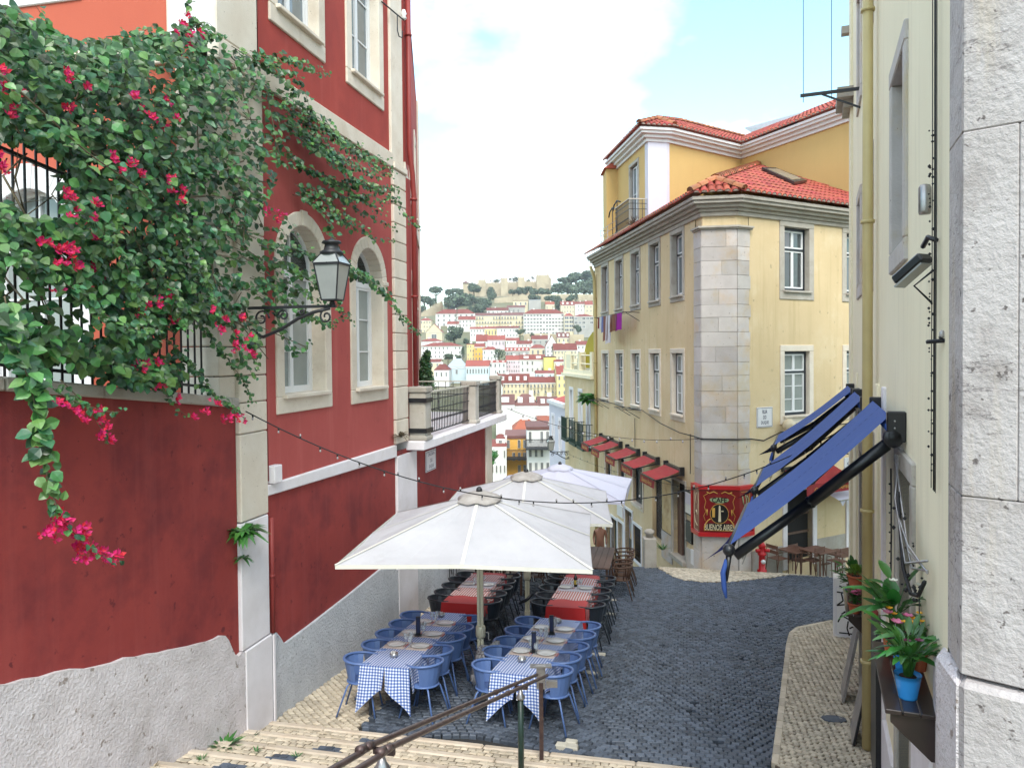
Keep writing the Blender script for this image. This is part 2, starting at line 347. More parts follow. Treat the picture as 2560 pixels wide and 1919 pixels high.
M['bract'] = mat('magenta_bract', (.62, .015, .13), .55, (.55, .02, .06), 6, .8, tint=.25, hue=.022, sub=.3)
M['twig'] = mat('brown_twig', (.10, .075, .045), .85, (.2, .16, .10), 8, .8)
M['plant'] = mat('glossy_green_leaf', (.035, .14, .025), .32, (.055, .20, .035), 5, .8, tint=.4, hue=.02, spec=.6, sub=.2)
M['tree'] = mat('distant_tree_leaf', (.085, .115, .068), .8, (.06, .088, .055), 2, .7, tint=.45, hue=.02)
M['terracotta'] = mat('terracotta', (.46, .12, .05), .75, (.36, .09, .04), 6, .8)
M['blue_pot'] = mat('sky_blue_glaze', (.035, .27, .66), .25, (.03, .24, .6), 3, .4)
M['soil'] = mat('potting_soil', (.03, .02, .014), .95)
M['bluechair'] = mat('blue_painted_metal', (.095, .165, .37), .38, (.08, .135, .31), 5, .5, spec=.5)
M['blackchair'] = mat('black_painted_metal', (.02, .026, .036), .35, (.03, .038, .05), 5, .5, spec=.5)
M['woodchair'] = mat('brown_weave', (.10, .05, .028), .6, (.05, .025, .016), 30, .8)
M['wood'] = mat('weathered_brown_wood', (.16, .095, .07), .6, (.09, .05, .035), 6, .9, stretch=(1, 8, 1))
M['brownmetal'] = mat('brown_table_metal', (.17, .085, .06), .5, (.13, .065, .045), 5, .6)
M['canvas'] = mat('white_canvas', (.66, .65, .68), .9, (.54, .53, .56), 1.6, .8, sub=.3, bump=.3, bscale=9, bdist=.03, blotch=(.45, .43, .44), blotch_scale=1.1, blotch_amt=.5, blotch_lo=.55)
M['canvas_new'] = mat('pale_lilac_canvas', (.62, .62, .73), .9, (.56, .56, .68), 1.6, .6, sub=.25)
M['cap'] = mat('dirty_vent_cap', (.44, .41, .39), .95, (.25, .22, .2), 5, .9, bump=.5, bscale=20)
M['piping'] = mat('cream_seam_tape', (.72, .70, .63), .8)
M['alu'] = mat('cream_aluminium', (.50, .47, .36), .4, (.42, .39, .29), 3, .6, metal=.2)
M['awn_blue'] = mat('blue_awning_cloth', (.032, .083, .315), .75, (.026, .066, .25), 2.5, .6, bump=.12, bscale=90, sub=.12, streak=(.06, .105, .30), streak_amt=.5)
M['awn_navy'] = mat('navy_valance_cloth', (.006, .011, .06), 1.0, spec=.05)
M['awn_red'] = mat('red_awning_cloth', (.33, .02, .026), .75, (.24, .03, .03), 2.5, .7, sub=.12, streak=(.36, .11, .06), streak_amt=.35)
M['black'] = mat('black_casing', (.012, .013, .017), .35, spec=.5)
M['gold'] = mat('gold_lettering', (.62, .36, .07), .5)
M['cream_ink'] = mat('cream_lettering', (.72, .62, .42), .6)
M['sign_red'] = mat('glossy_red_sign', (.20, .009, .010), .3, (.16, .008, .009), 3, .5, coat=.4)
M['sign_frame'] = mat('bright_red_frame', (.50, .013, .016), .35, coat=.3)
M['sign_black'] = mat('black_sign_ground', (.012, .009, .008), .4)
M['sign_green'] = mat('pale_green_sign_paint', (.28, .36, .20), .5)
M['plaque'] = mat('white_enamel', (.70, .69, .71), .3, (.62, .60, .6), 4, .4)
M['ink'] = mat('dark_blue_lettering', (.02, .028, .08), .5)
M['graffiti'] = mat('black_spray_paint', (.012, .012, .014), .6)
M['redcloth'] = mat('red_tablecloth', (.52, .022, .022), .85, (.46, .018, .02), 4, .5, sheen=.2)
M['china'] = mat('white_china', (.75, .74, .72), .2)
M['placemat'] = mat('printed_paper_mat', (.55, .44, .40), .8, (.68, .60, .55), 16, .9, speck=(.42, .12, .09), speck_scale=20, speck_th=.64)
M['napkin'] = mat('red_paper_napkin', (.48, .07, .05), .8)
M['steel'] = mat('brushed_steel', (.5, .5, .5), .3, metal=.9)
M['bottle'] = mat('dark_bottle_glass', (.012, .016, .01), .1, spec=.8)
M['label_yel'] = mat('yellow_bottle_label', (.6, .42, .05), .6)
M['jacket'] = mat('grey_knit_cloth', (.27, .26, .27), .95, (.19, .185, .195), 10, .8, bump=.4, bscale=60)
M['hydrant'] = mat('red_hydrant_paint', (.50, .012, .018), .3)
M['globe'] = mat('cream_glass_globe', (.66, .56, .40), .25)
M['lampglass'] = mat('frosted_lamp_glass', (.33, .34, .33), .2, (.25, .26, .26), 4, .6, spec=.6)
M['cable'] = mat('black_cable', (.012, .012, .014), .6)
M['bulb'] = mat('clear_bulb', (.38, .36, .36), .15, spec=.8)
M['yel_tarp'] = mat('yellow_tarpaulin', (.46, .36, .01), .7, (.38, .29, .01), 2, .6, sub=.15)
M['greenpaint'] = mat('dark_green_railing', (.01, .035, .026), .5)
M['white_line'] = mat('marker_stone_and_lit_rail', (.52, .49, .42), .7, (.4, .37, .3), 6, .6, tint=.1)
def gingham(name, ca, cb, cc, size, axis=2):
    m = bpy.data.materials.new(name); m.use_nodes = True; t = m.node_tree; L = t.links; b = t.nodes['Principled BSDF']; b.inputs['Roughness'].default_value = .85
    tcx = N('ShaderNodeTexCoord', t); sp = N('ShaderNodeSeparateXYZ', t); L.new(tcx.outputs['UV'], sp.inputs[0]); st = []
    for k in (0, 1):
        a = N('ShaderNodeMath', t, operation='DIVIDE'); L.new(sp.outputs[k], a.inputs[0]); a.inputs[1].default_value = size
        f = N('ShaderNodeMath', t, operation='FRACT'); L.new(a.outputs[0], f.inputs[0])
        g = N('ShaderNodeMath', t, operation='GREATER_THAN'); L.new(f.outputs[0], g.inputs[0]); g.inputs[1].default_value = .5 if (axis == 2 or k == axis) else 2.0
        st.append(g.outputs[0])
    x1 = N('ShaderNodeMix', t, data_type='RGBA'); x1.inputs[6].default_value = lin(ca); x1.inputs[7].default_value = lin(cb); L.new(st[0], x1.inputs[0])
    x2 = N('ShaderNodeMix', t, data_type='RGBA'); x2.inputs[6].default_value = lin(cb); x2.inputs[7].default_value = lin(cc); L.new(st[0], x2.inputs[0])
    x3 = N('ShaderNodeMix', t, data_type='RGBA'); L.new(st[1], x3.inputs[0]); L.new(x1.outputs[2], x3.inputs[6]); L.new(x2.outputs[2], x3.inputs[7])
    L.new(x3.outputs[2], b.inputs['Base Color']); return m
M['ging_blue'] = gingham('blue_gingham', (.72, .73, .77), (.20, .29, .56), (.045, .08, .27), .04)
M['ging_red'] = gingham('red_striped_cloth', (.66, .6, .6), (.48, .14, .13), (.45, .05, .05), .05, 0)
# ================================================================ SETTING: ground
def pip(x, y, P):
    c = False; j = len(P) - 1
    for i in range(len(P)):
        if (P[i][1] > y) != (P[j][1] > y) and x < (P[j][0] - P[i][0]) * (y - P[i][1]) / (P[j][1] - P[i][1]) + P[i][0]: c = not c
        j = i
    return c
UA = (sin(AR), cos(AR)); VA = (cos(AR), -sin(AR))
def xy(u, v): return (OX + UA[0] * u + VA[0] * v, OY + UA[1] * u + VA[1] * v)
TILT = Matrix(((VA[0], UA[0], 0), (VA[1], UA[1], 0), (0, -SL, 1))).to_3x3()   # columns: across, down the lane, up (sheared to the slope)
def sheet(name, poly, dz, m):
    mb = MB(); mb.face([(x, y, gz(x, y) + dz) for x, y in poly]); return struct(name, mb, m)
def dens(poly, step=.5):
    out = []
    for i in range(len(poly)):
        a = poly[i]; b = poly[(i + 1) % len(poly)]; k = max(1, int(hypot(a[0] - b[0], a[1] - b[1]) / step))
        for j in range(k): out.append((a[0] + (b[0] - a[0]) * j / k, a[1] + (b[1] - a[1]) * j / k))
    return out
# broad terrain under the city, one sheet to the horizon
def terr(x, y):
    prof = [(-400, 30), (-40, -2.2), (34, -6), (44, -8), (60, -10), (90, -11), (142, -11), (200, -8), (250, -4), (300, 0), (332, 3), (380, 7), (430, 11.5), (470, 15.5), (500, 19), (540, 30), (575, 37), (610, 46), (650, 54), (690, 57), (760, 57), (1100, 20), (4000, -10)]
    z = prof[-1][1]
    for (a, za), (b, zb) in zip(prof, prof[1:]):
        if y < a: z = za; break
        if a <= y <= b: z = za + (zb - za) * (y - a) / (b - a); break
    if y > 330:
        xc = x - 10
        fall = 1 - .5 * max(0, min(1, (abs(xc + 10) - 60) / 420)) if xc < 0 else 1 - .4 * max(0, min(1, (xc - 160) / 500))
        z = z * fall
        if y > 560 and x < -45: z -= max(0, min(24, (-x - 45) * .5))
    return z
mb = MB(); xs = [-3000, -1200, -600, -400, -300, -220] + list(range(-180, 261, 20)) + [320, 420, 600, 1200, 3000]
ys = [-1500, -400, -120, -40, 0, 20, 34, 44, 60, 85, 110, 140, 170, 200, 230, 260, 300, 330] + list(range(355, 760, 25)) + [820, 950, 1100, 2000, 4000]
vs = []; fs = []
for y in ys:
    for x in xs:
        z = terr(x, y)
        if y <= 44 and abs(x) < 181: z = min(z, -9)
        vs.append((x, y, z))
for j in range(len(ys) - 1):
    for i in range(len(xs) - 1): a = j * len(xs) + i; fs.append((a, a + 1, a + 1 + len(xs), a + len(xs)))
mb.add(vs, fs, .5, True)
M['hill'] = mat('dry_hill_grass', (.10, .12, .055), .95, (.17, .15, .09), .02, .9, blotch=(.24, .2, .14), blotch_scale=.03, blotch_amt=.7)
struct('hill_terrain', mb, M['hill'])
# street: rough dark joint bed with cobbles on it
RX = lambda px, py: tuple(G(px, py)[:2])
swR = [RX(1938, 1919), RX(1952.7, 1793), RX(1972, 1614), RX(1978.7, 1588), RX(1995, 1575), RX(2082.7, 1557)]
cafe_edge = [RX(1640.6, 1418), RX(1679.6, 1442), RX(1709, 1452), RX(1760, 1457), RX(1822.6, 1457), RX(1920, 1446.6), RX(2001, 1433.6), RX(2083, 1424)]
left_edge = [RX(890, 1829), RX(969, 1751)]
lu = [uv(*p) for p in left_edge]
bed = [xy(-.05, -.35), xy(-.05, 9.5), xy(6, 12), xy(12.3, 14), xy(12.3, -.35)]
mb = MB(); mb.face([(x, y, gz(x, y) - .03) for x, y in bed])
low = [xy(12.3, -.35), xy(12.3, 9.0), xy(34, 9.0), xy(34, -6)]
mb.face([(x, y, -SL * 12.3 - .03 - (uv(x, y)[0] - 12.3) * .30) for x, y in low])
wing = [xy(12.3, 8.5), xy(12.3, 22), xy(4, 24), xy(3, 9)]
mb.face([(x, y, -SL * uv(x, y)[0] - .034) for x, y in wing])
street = struct('street', mb, M['grout'])
CAMP = Vector((0, 0, CZ))
def inview(p, mg=60):
    q = CAMM.inverted() @ Vector(p)
    if q.z >= -.3: return False
    px = CX + F_PX * q.x / -q.z; py = PY0 - F_PX * q.y / -q.z
    return -mg < px < 2560 + mg and -mg < py < 1919 + mg
def stone_mb(w_, l_, h, r, seed):
    rr = random.Random(seed); mb = MB()
    j = lambda s=.09: rr.uniform(-s, s)
    bot = [(-w_ / 2, -l_ / 2), (w_ / 2, -l_ / 2), (w_ / 2, l_ / 2), (-w_ / 2, l_ / 2)]
    bot = [(x * (1 + j()), y * (1 + j())) for x, y in bot]
    lo = [(x, y, -.03) for x, y in bot]; mi = [(x, y, h * .55 + j(.0) + rr.uniform(-.002, .002)) for x, y in bot]
    k = 1 - 2 * r / max(w_, l_)
    tp = [(x * k, y * k, h + rr.uniform(-.003, .003)) for x, y in bot]
    mb.add(lo + mi + tp, [(8, 9, 10, 11)] + [(i, (i + 1) % 4, 4 + (i + 1) % 4, 4 + i) for i in range(4)] + [(4 + i, 4 + (i + 1) % 4, 8 + (i + 1) % 4, 8 + i) for i in range(4)], .5)
    return mb
def pave(parent, name, cells, w_, l_, h, m, nind=300, r=.012, zf=None, joined=None, rotj=.16, M3=None):
    """cells: (x, y, angle) of stones lying on the ground; the ones showing largest are single parts, the rest one mesh"""
    M3 = M3 or TILT
    zf = zf or gz
    items = []
    for x, y, a in cells:
        z = zf(x, y); d = (Vector((x, y, z)) - CAMP).length
        if not inview((x, y, z)): d += 100
        items.append((d, x, y, z, a))
    items.sort()
    protos = [stone_mb(w_ * (.9 + .05 * k), l_ * (1.04 - .03 * k), h, r, 50 + k) for k in range(5)]
    meshes = []
    for k, p in enumerate(protos):
        me = p.mesh(name); me.materials.append(m); meshes.append(me)
    PI = WM[parent].inverted() if parent in WM else Matrix()
    rest = MB()
    for i, (d, x, y, z, a) in enumerate(items):
        k = RND.randrange(5); a += RND.uniform(-rotj, rotj)
        Mx = Matrix.Translation((x, y, z + RND.uniform(-.005, .006))) @ (M3 @ Matrix.Rotation(a, 3, 'Z')).to_4x4()
        if i < nind and d < 90:
            o = bpy.data.objects.new(name, meshes[k]); Ml = PI @ Mx
            # keep a pure rotation and place, the shear of the slope is small
            o.matrix_basis = Ml; COL.objects.link(o); o.parent = parent
        else:
            p = protos[k]; rest.add([Mx @ Vector(v) for v in p.v], p.f, RND.random())
    if rest.v: part(joined or (name + 's'), rest, m, parent, kind='stuff')
def in_street(x, y):
    u, v = uv(x, y)
    if u < .02 or u > 12.28 or v < .04: return False
    # left pavement triangle
    vl = lu[0][1] + (lu[1][1] - lu[0][1]) * (u - lu[0][0]) / (lu[1][0] - lu[0][0])
    if v < vl: return False
    if pip(x, y, SWP): return False
    if pip(x, y, CFP): return False
    return True
SWP = swR + [tuple(FW.w(14.3, -.2, 0)[:2]), tuple(FW.w(7, -.2, 0)[:2])]
CFP = cafe_edge + [tuple(FY.w(6.5, .6, 0)[:2]), tuple(FY.w(6.5, -.3, 0)[:2]), tuple(FL.w(-.6, -.6, 0)[:2]), tuple(FL.w(1.4, -.3, 0)[:2])]
MK_ = [(1490, 1503), (1533, 1502), (1520, 1536), (1530, 1537), (1479, 1638), (1503, 1638), (1468, 1683), (1482, 1686), (1404, 1865), (1428, 1857), (1430, 1870)]
MKP = [RX(*q) for q in MK_]
cells = []
row = 0; u = .06
while u < 12.6:
    v = -.2
    while v < 11.5:
        vv = v + (.055 if row % 2 else 0)
        uu = u + .11 * sin(vv * 2.3 + .5) + .16 * sin(vv * .8) + .03 * sin(vv * 5 + u * 1.7)
        sl = .253 * cos(vv * 2.3 + .5) + .128 * cos(vv * .8) + .15 * cos(vv * 5 + u * 1.7)
        x, y = xy(uu, vv)
        if in_street(x, y) and RND.random() > .004 and all((x - q[0]) ** 2 + (y - q[1]) ** 2 > .009 for q in MKP): cells.append((x, y, atan(sl) * .9))
        v += .112
    u += .102; row += 1
pave(street, 'cobblestone', cells, .102, .092, .030, M['cobble'], 300, joined='cobblestones')
# pale marker stones set in the cobbles
mk = []
for px, py in MK_:
    p = G(px, py); mb = stone_mb(.15, .11, .042, .01, px)
    Mx = Matrix.Translation(p) @ TILT.to_4x4()
    q = MB(); q.add([Mx @ Vector(v) for v in mb.v], mb.f, RND.random()); part('marker_stone', q, M['white_line'], street)
# round manhole cover
p = G(1555, 1593); mb = MB(); mb.lathe((0, 0, 0), [(.34, -.02), (.34, .024), (.30, .028), (.29, .022), (0.0, .022)], 28)
for k in range(-3, 4):
    l = sqrt(max(0, .27 ** 2 - (k * .075) ** 2)); mb.box(-l, l, k * .075 - .012, k * .075 + .012, .02, .027)
q = MB(); Mx = Matrix.Translation(p) @ TILT.to_4x4(); q.add([Mx @ Vector(v) for v in mb.v], mb.f, .5)
part('manhole_cover', q, M['cobble'], street)
# pavements of small limestone setts
def pavement(name, poly, top, step=.085, kerb=None, kerb_edge=None, ang=0.0, nind=300):
    mb = MB(); P = dens(poly, .6)
    bot = [(x, y, gz(x, y) - .25) for x, y in P]; tp = [(x, y, gz(x, y) + top - .024) for x, y in P]
    k = len(P); mb.add(bot + tp, [tuple(range(k, 2 * k))] + [(i, (i + 1) % k, k + (i + 1) % k, k + i) for i in range(k)])
    o = struct(name, mb, M['lime_joint'])
    cells = []; row = 0; cx = [uv(*p) for p in poly]
    u0, u1 = min(c[0] for c in cx), max(c[0] for c in cx); v0, v1 = min(c[1] for c in cx), max(c[1] for c in cx)
    ca, sa = cos(ang), sin(ang); R_ = hypot(u1 - u0, v1 - v0); uc, vc = (u0 + u1) / 2, (v0 + v1) / 2
    n = int(R_ / step / 1.6)
    for i in range(-n, n):
        for j in range(-n, n):
            a = i * step; b = (j + (.5 if i % 2 else 0)) * step * 1.08
            a += .03 * sin(b * 2.1); u = uc + a * ca - b * sa; v = vc + a * sa + b * ca; x, y = xy(u, v)
            if pip(x, y, poly): cells.append((x, y, -ang))
    pave(o, 'limestone_sett', cells, step * .92, step * .88, .022, M['lime'], nind, r=.011, zf=lambda x, y: gz(x, y) + top - .022, joined='limestone_setts', rotj=.22)
    if kerb_edge:
        for a, b in zip(kerb_edge, kerb_edge[1:]):
            L = hypot(a[0] - b[0], a[1] - b[1]); n = max(1, round(L / .3))
            for i in range(n):
                A = Vector((a[0] + (b[0] - a[0]) * i / n, a[1] + (b[1] - a[1]) * i / n, 0)); B = Vector((a[0] + (b[0] - a[0]) * (i + 1) / n, a[1] + (b[1] - a[1]) * (i + 1) / n, 0))
                d = (B - A).normalized(); nn = Vector((d.y, -d.x, 0)) * .045; A2, B2 = A + d * .006, B - d * .006; q = MB()
                pts = [A2 - nn, B2 - nn, B2 + nn, A2 + nn]
                q.hexa([(p.x, p.y, gz(p.x, p.y) - .1) for p in pts] + [(p.x, p.y, gz(p.x, p.y) + top + .006) for p in pts], RND.random())
                part('kerb_stone', q, M['lime'], o, bw=.01)
    return o
pavement('right_pavement', SWP, .06, kerb_edge=swR, ang=.5)
pavement('cafe_pavement', CFP, .05, kerb_edge=None, ang=.9, nind=200)
lpoly = [xy(.04, .03), xy(lu[0][0], lu[0][1] - .03), xy(*lu[1]), xy(lu[1][0] + (lu[1][0] - lu[0][0]) / (lu[1][1] - lu[0][1]) * (.05 - lu[1][1]), .05)]
pavement('left_pavement', lpoly, .015, ang=.75)
# stepped way up towards the camera: worn nosing slabs with small setts between them
TR, RS = .56, .158
mb = MB()
for k in range(18):
    z = RS * k + .045; z0 = -.6
    a0, a1 = -k * TR, -(k + 1) * TR
    P = [xy(a1, -.4), xy(a1, 6.2 if k < 1 else 5.6), xy(a0, 6.2 if k < 1 else 5.6), xy(a0, -.4)]
    zz = [z + .03, z + .03, z - .03, z - .03]
    mb.hexa([(x, y, z0) for x, y in P] + [(x, y, q) for (x, y), q in zip(P, zz)])
steps = struct('steps', mb, M['lime_joint'])
def stepz(x, y):
    u = -uv(x, y)[0]; k = int(max(0, u) / TR); return RS * k + .045 + (u - k * TR - TR / 2) * .107
cells = []; dark = []
for k in range(18):
    v = -.3; idx = 0
    while v < 5.5:      # slabs
        L = RND.uniform(.8, 1.4); q = MB(); z = RS * k + .01
        a0, a1 = -k * TR + .012, -k * TR - .105
        P = [xy(a1, v + .004), xy(a1, v + L - .004), xy(a0, v + L - .004), xy(a0, v + .004)]; zz = [.036, .036, .02, .02]
        q.hexa([(x, y, z - .12) for x, y in P] + [(x, y, z + w_ + RND.uniform(-.004, .004)) for (x, y), w_ in zip(P, zz)], RND.random())
        if k < 7: part('step_slab', q, M['slab'], steps, bw=.018)
        v += L
    nr = 4
    for r_ in range(nr):
        for c in range(int(5.7 / .098)):
            u = -k * TR - .158 - r_ * .1; v = -.2 + c * .098 + (.05 if r_ % 2 else 0)
            x, y = xy(u, v); dv = 1.62 - k * .30
            if abs(v - dv) < .17 and r_ >= 1: dark.append((x, y, 0)); continue
            if k < 8: cells.append((x, y, 0))
stepT = Matrix(((VA[0], UA[0], 0), (VA[1], UA[1], 0), (0, -.107, 1))).to_3x3()
pave(steps, 'limestone_sett', cells, .092, .086, .03, M['lime'], 300, r=.012, zf=lambda x, y: stepz(x, y) - .018, joined='limestone_setts', rotj=.2, M3=stepT)
pave(steps, 'black_sett', dark, .094, .09, .032, M['cobble'], 60, r=.008, zf=lambda x, y: stepz(x, y) - .018, joined='black_setts', rotj=.03, M3=stepT)
# ================================================================ helpers for walls and windows
def wall_mb(F, mb, u0, u1, z0, z1, holes, n=0.0, depth=.25, t=.5, rev=()):
    """front face of a wall with rectangular openings (u0,u1,z0,z1[,arch]) and their reveals; arch: semicircular head above z1"""
    rects = []
    for h in holes:
        a, b, c, d = h[:4]; rects.append((a, b, c, d + ((b - a) / 2 if len(h) > 4 and h[4] else 0)))
    us = sorted(set([u0, u1] + [r[0] for r in rects] + [r[1] for r in rects])); us = [u for u in us if u0 <= u <= u1]
    zs = sorted(set([z0, z1] + [r[2] for r in rects] + [r[3] for r in rects])); zs = [z for z in zs if z0 <= z <= z1]
    for a, b in zip(us, us[1:]):
        for c, d in zip(zs, zs[1:]):
            if any(r[0] - 1e-6 <= a and b <= r[1] + 1e-6 and r[2] - 1e-6 <= c and d <= r[3] + 1e-6 for r in rects): continue
            mb.face([F.w(a, n, c), F.w(b, n, c), F.w(b, n, d), F.w(a, n, d)][::F.side], t)
    for h in holes:
        a, b, c, d = h[:4]
        if not (len(h) > 4 and h[4]) and h not in rev: continue
        if len(h) > 4 and h[4]:
            r = (b - a) / 2; cu = (a + b) / 2; K = 14
            pts = [(cu - r * cos(pi * i / K), d + r * sin(pi * i / K)) for i in range(K + 1)]
            for i in range(K):
                p, q = pts[i], pts[i + 1]
                mb.face([F.w(p[0], n, p[1]), F.w(q[0], n, q[1]), F.w(q[0], n, d + r), F.w(p[0], n, d + r)][::F.side], t)
            ring = [(a, c), (a, d)] + pts[1:-1] + [(b, d), (b, c)]
        else: ring = [(a, c), (a, d), (b, d), (b, c)]
        if h not in rev: continue
        for i in range(len(ring)):
            p, q = ring[i], ring[(i + 1) % len(ring)]
            mb.face([F.w(p[0], n, p[1]), F.w(q[0], n, q[1]), F.w(q[0], n - depth, q[1]), F.w(p[0], n - depth, p[1])], t)
def frame_rect(mb, F, a, b, c, d, wd, n0, n1, sill=None, t=.5):
    mb.fb(F, a, a + wd, n0, n1, c, d, t); mb.fb(F, b - wd, b, n0, n1, c, d, t)
    mb.fb(F, a + wd, b - wd, n0, n1 - .001, d - wd, d, t); mb.fb(F, a + wd, b - wd, n0, n1 - .001, c, c + wd, t)
def window(F, b, u0, u1, z0, z1, sur=.2, surm='stone', depth=.18, fcol='white', scol='white', transom=.0, muntins=2, arch=False, pane='glass', leaf=2, sill=True, open_=False, name='window', fw=.05):
    """opening u0..u1, z0..z1 (springing height when arched): stone surround, fixed frame, two leaves with panes"""
    s = MB(); pr = .03; m2 = .0
    if arch:
        r = (u1 - u0) / 2; cu = (u0 + u1) / 2; K = 15
        s.fb(F, u0 - sur, u0, -depth, pr, z0 - .0, z1); s.fb(F, u1, u1 + sur, -depth, pr, z0, z1)
        for i in range(K):
            q0, q1 = pi * i / K, pi * (i + 1) / K; R2 = r + sur * (1.0 if i != K // 2 else 1.12)
            if i == K // 2: pp = pr + .012
            else: pp = pr
            c0 = [(cu - r * cos(q0), z1 + r * sin(q0)), (cu - r * cos(q1), z1 + r * sin(q1)), (cu - R2 * cos(q1), z1 + R2 * sin(q1)), (cu - R2 * cos(q0), z1 + R2 * sin(q0))]
            s.hexa([F.w(x, -depth, z) for x, z in c0] + [F.w(x, pp, z) for x, z in c0], .5 + .1 * (i % 3))
        s.fb(F, u0 - sur - .03, u0 + .0, -depth + .01, pr + .02, z1 - .02, z1 + .06); s.fb(F, u1, u1 + sur + .03, -depth + .01, pr + .02, z1 - .02, z1 + .06)
    else:
        s.fb(F, u0 - sur, u0, -depth, pr, z0, z1); s.fb(F, u1, u1 + sur, -depth, pr, z0, z1)
        s.fb(F, u0 - sur, u1 + sur, -depth, pr + .004, z1, z1 + sur)
    s.fb(F, u0 - sur, u1 + sur, -depth, pr + .002, z0 - sur * 1.15, z0)
    W = part(name, s, M[surm], b, bw=.012)
    if sill:
        q = MB(); q.fb(F, u0 - sur * .3, u1 + sur * .3, -depth, pr + .07, z0 - .03, z0 + .03); part('sill', q, M[surm], W, bw=.01)
    n0, n1 = -depth - .02, -depth + .05
    f = MB(); zt = z1
    if arch:
        r = (u1 - u0) / 2; cu = (u0 + u1) / 2; K = 12
        for i in range(K):
            q0, q1 = pi * i / K, pi * (i + 1) / K
            c0 = [(cu - (r - fw) * cos(q0), z1 + (r - fw) * sin(q0)), (cu - (r - fw) * cos(q1), z1 + (r - fw) * sin(q1)), (cu - r * cos(q1), z1 + r * sin(q1)), (cu - r * cos(q0), z1 + r * sin(q0))]
            f.hexa([F.w(x, n0, z) for x, z in c0] + [F.w(x, n1, z) for x, z in c0])
        f.fb(F, u0, u0 + fw, n0, n1, z0 + .03, z1); f.fb(F, u1 - fw, u1, n0, n1, z0 + .03, z1)
        f.fb(F, u0 + fw, u1 - fw, n0, n1 + .01, z1 - .09, z1 + .0); f.fb(F, u0 + fw, u1 - fw, n0, n1 - .002, z0 + .03, z0 + .03 + fw)
        zt = z1 - .09
        p = MB(); K = 12; ring = [(cu - (r - fw) * cos(pi * i / K), z1 + (r - fw) * sin(pi * i / K)) for i in range(K + 1)]
        p.face([F.w(x, n0 + .02, z) for x, z in ring][::-F.side]); part('pane', p, M[pane], W)
        f.fb(F, cu - .015, cu + .015, n0 + .022, n1 - .01, z1, z1 + r - fw)
    else:
        frame_rect(f, F, u0, u1, z0 + .03, z1, fw, n0, n1)
        if transom:
            zt = z1 - transom; f.fb(F, u0 + fw, u1 - fw, n0, n1 + .01, zt - .03, zt + .03)
    part('frame', f, M[fcol], W)
    def sash(a, c, zb, zc, mt, mv=0):
        q = MB(); sw = .045; frame_rect(q, F, a, c, zb, zc, sw, n0 + .01, n1 - .006)
        for i in range(1, mt + 1):
            z = zb + (zc - zb) * i / (mt + 1); q.fb(F, a + sw, c - sw, n0 + .015, n1 - .02, z - .012, z + .012)
        if mv: q.fb(F, (a + c) / 2 - .012, (a + c) / 2 + .012, n0 + .015, n1 - .018, zb + sw, zc - sw)
        part('sash', q, M[scol], W)
        for i in range(mt + 1):
            za, zd = zb + (zc - zb) * i / (mt + 1), zb + (zc - zb) * (i + 1) / (mt + 1)
            g = MB(); x0, x1 = a + sw * .6, c - sw * .6; y0, y1 = za + .014, zd - .014
            e = RND.uniform(-.004, .004); e2 = RND.uniform(-.004, .004)
            g.face([F.w(x0, n0 + .03 + e, y0), F.w(x1, n0 + .03 - e, y0), F.w(x1, n0 + .03 - e + e2, y1), F.w(x0, n0 + .03 + e + e2, y1)][::F.side], RND.random()); part('pane', g, M[pane], W)
    a, c = u0 + fw, u1 - fw; mid = (a + c) / 2
    if leaf == 2:
        sash(a, mid - .002, z0 + .03 + fw, zt - (.03 if transom else (fw if not arch else 0)), muntins); sash(mid + .002, c, z0 + .03 + fw, zt - (.03 if transom else (fw if not arch else 0)), muntins)
    else: sash(a, c, z0 + .03 + fw, zt - (.03 if transom else (fw if not arch else 0)), muntins)
    if transom:
        sash(a, mid - .002, zt + .03, z1 - fw, 0); sash(mid + .002, c, zt + .03, z1 - fw, 0)
    return W
# ================================================================ RED BUILDING (street side, end wall, wing) and its garden wall
HT = 13.6
rb = thing('red_building', 'tall red stucco building with arched and rectangular windows above the lane', 'building', FR.w(2.5, -2, 0))
zgR = lambda u: FR.gz(u)
def p_top(u):   # top of the light plinth along the lane, with the little dips at the pilasters
    return 0
# street facade: rose below the string course, brighter red above, dark red under the low white band
H1 = [(.53, 1.79, 4.42, 6.30, 1), (2.95, 4.14, 4.40, 6.32, 1)]
H2 = [(.49, 1.70, 9.87, 12.2), (2.92, 4.09, 9.85, 12.2)]
mb = MB(); wall_mb(FR, mb, .0, 5.75, 3.24, 8.62, H1); part('wall', mb, M['pink'], rb)
mb = MB(); wall_mb(FR, mb, .0, 5.75, 8.9, HT, H2); part('wall', mb, M['red'], rb)
mb = MB(); mb.face([FR.w(0, 0, -1.4), FR.w(12.1, 0, -1.9), FR.w(12.1, 0, 3.1), FR.w(0, 0, 3.1)]); part('wall', mb, M['red_wall'], rb)
mb = MB(); mb.fb(FR, 0, 5.75, -.3, -.26, -1.4, HT); mb.fb(FR, .05, 5.7, -1.2, -1.1, 3.3, HT)
part('inner_wall', mb, M['dark'], rb)
b = MB(); b.fb(FR, -.985, 4.68, -.1, .06, 8.62, 8.90); part('string_course', b, M['stone'], rb, bw=.015)
b = MB(); b.fb(FR, .0, 4.70, -.1, .05, 3.10, 3.25, z0b=3.0, z1b=3.24); part('low_band', b, M['white_stone'], rb, bw=.015)
for (a, c, d, e, *_), kw in zip(H1, (dict(), dict())):
    window(FR, rb, a, c, d, e, sur=.21, surm='stone', depth=.26, arch=True, pane='glass_pale', muntins=2, name='arched_window')
for a, c, d, e in H2:
    window(FR, rb, a, c, d, e, sur=.22, surm='stone', depth=.2, pane='glass_sky', muntins=2, name='window')
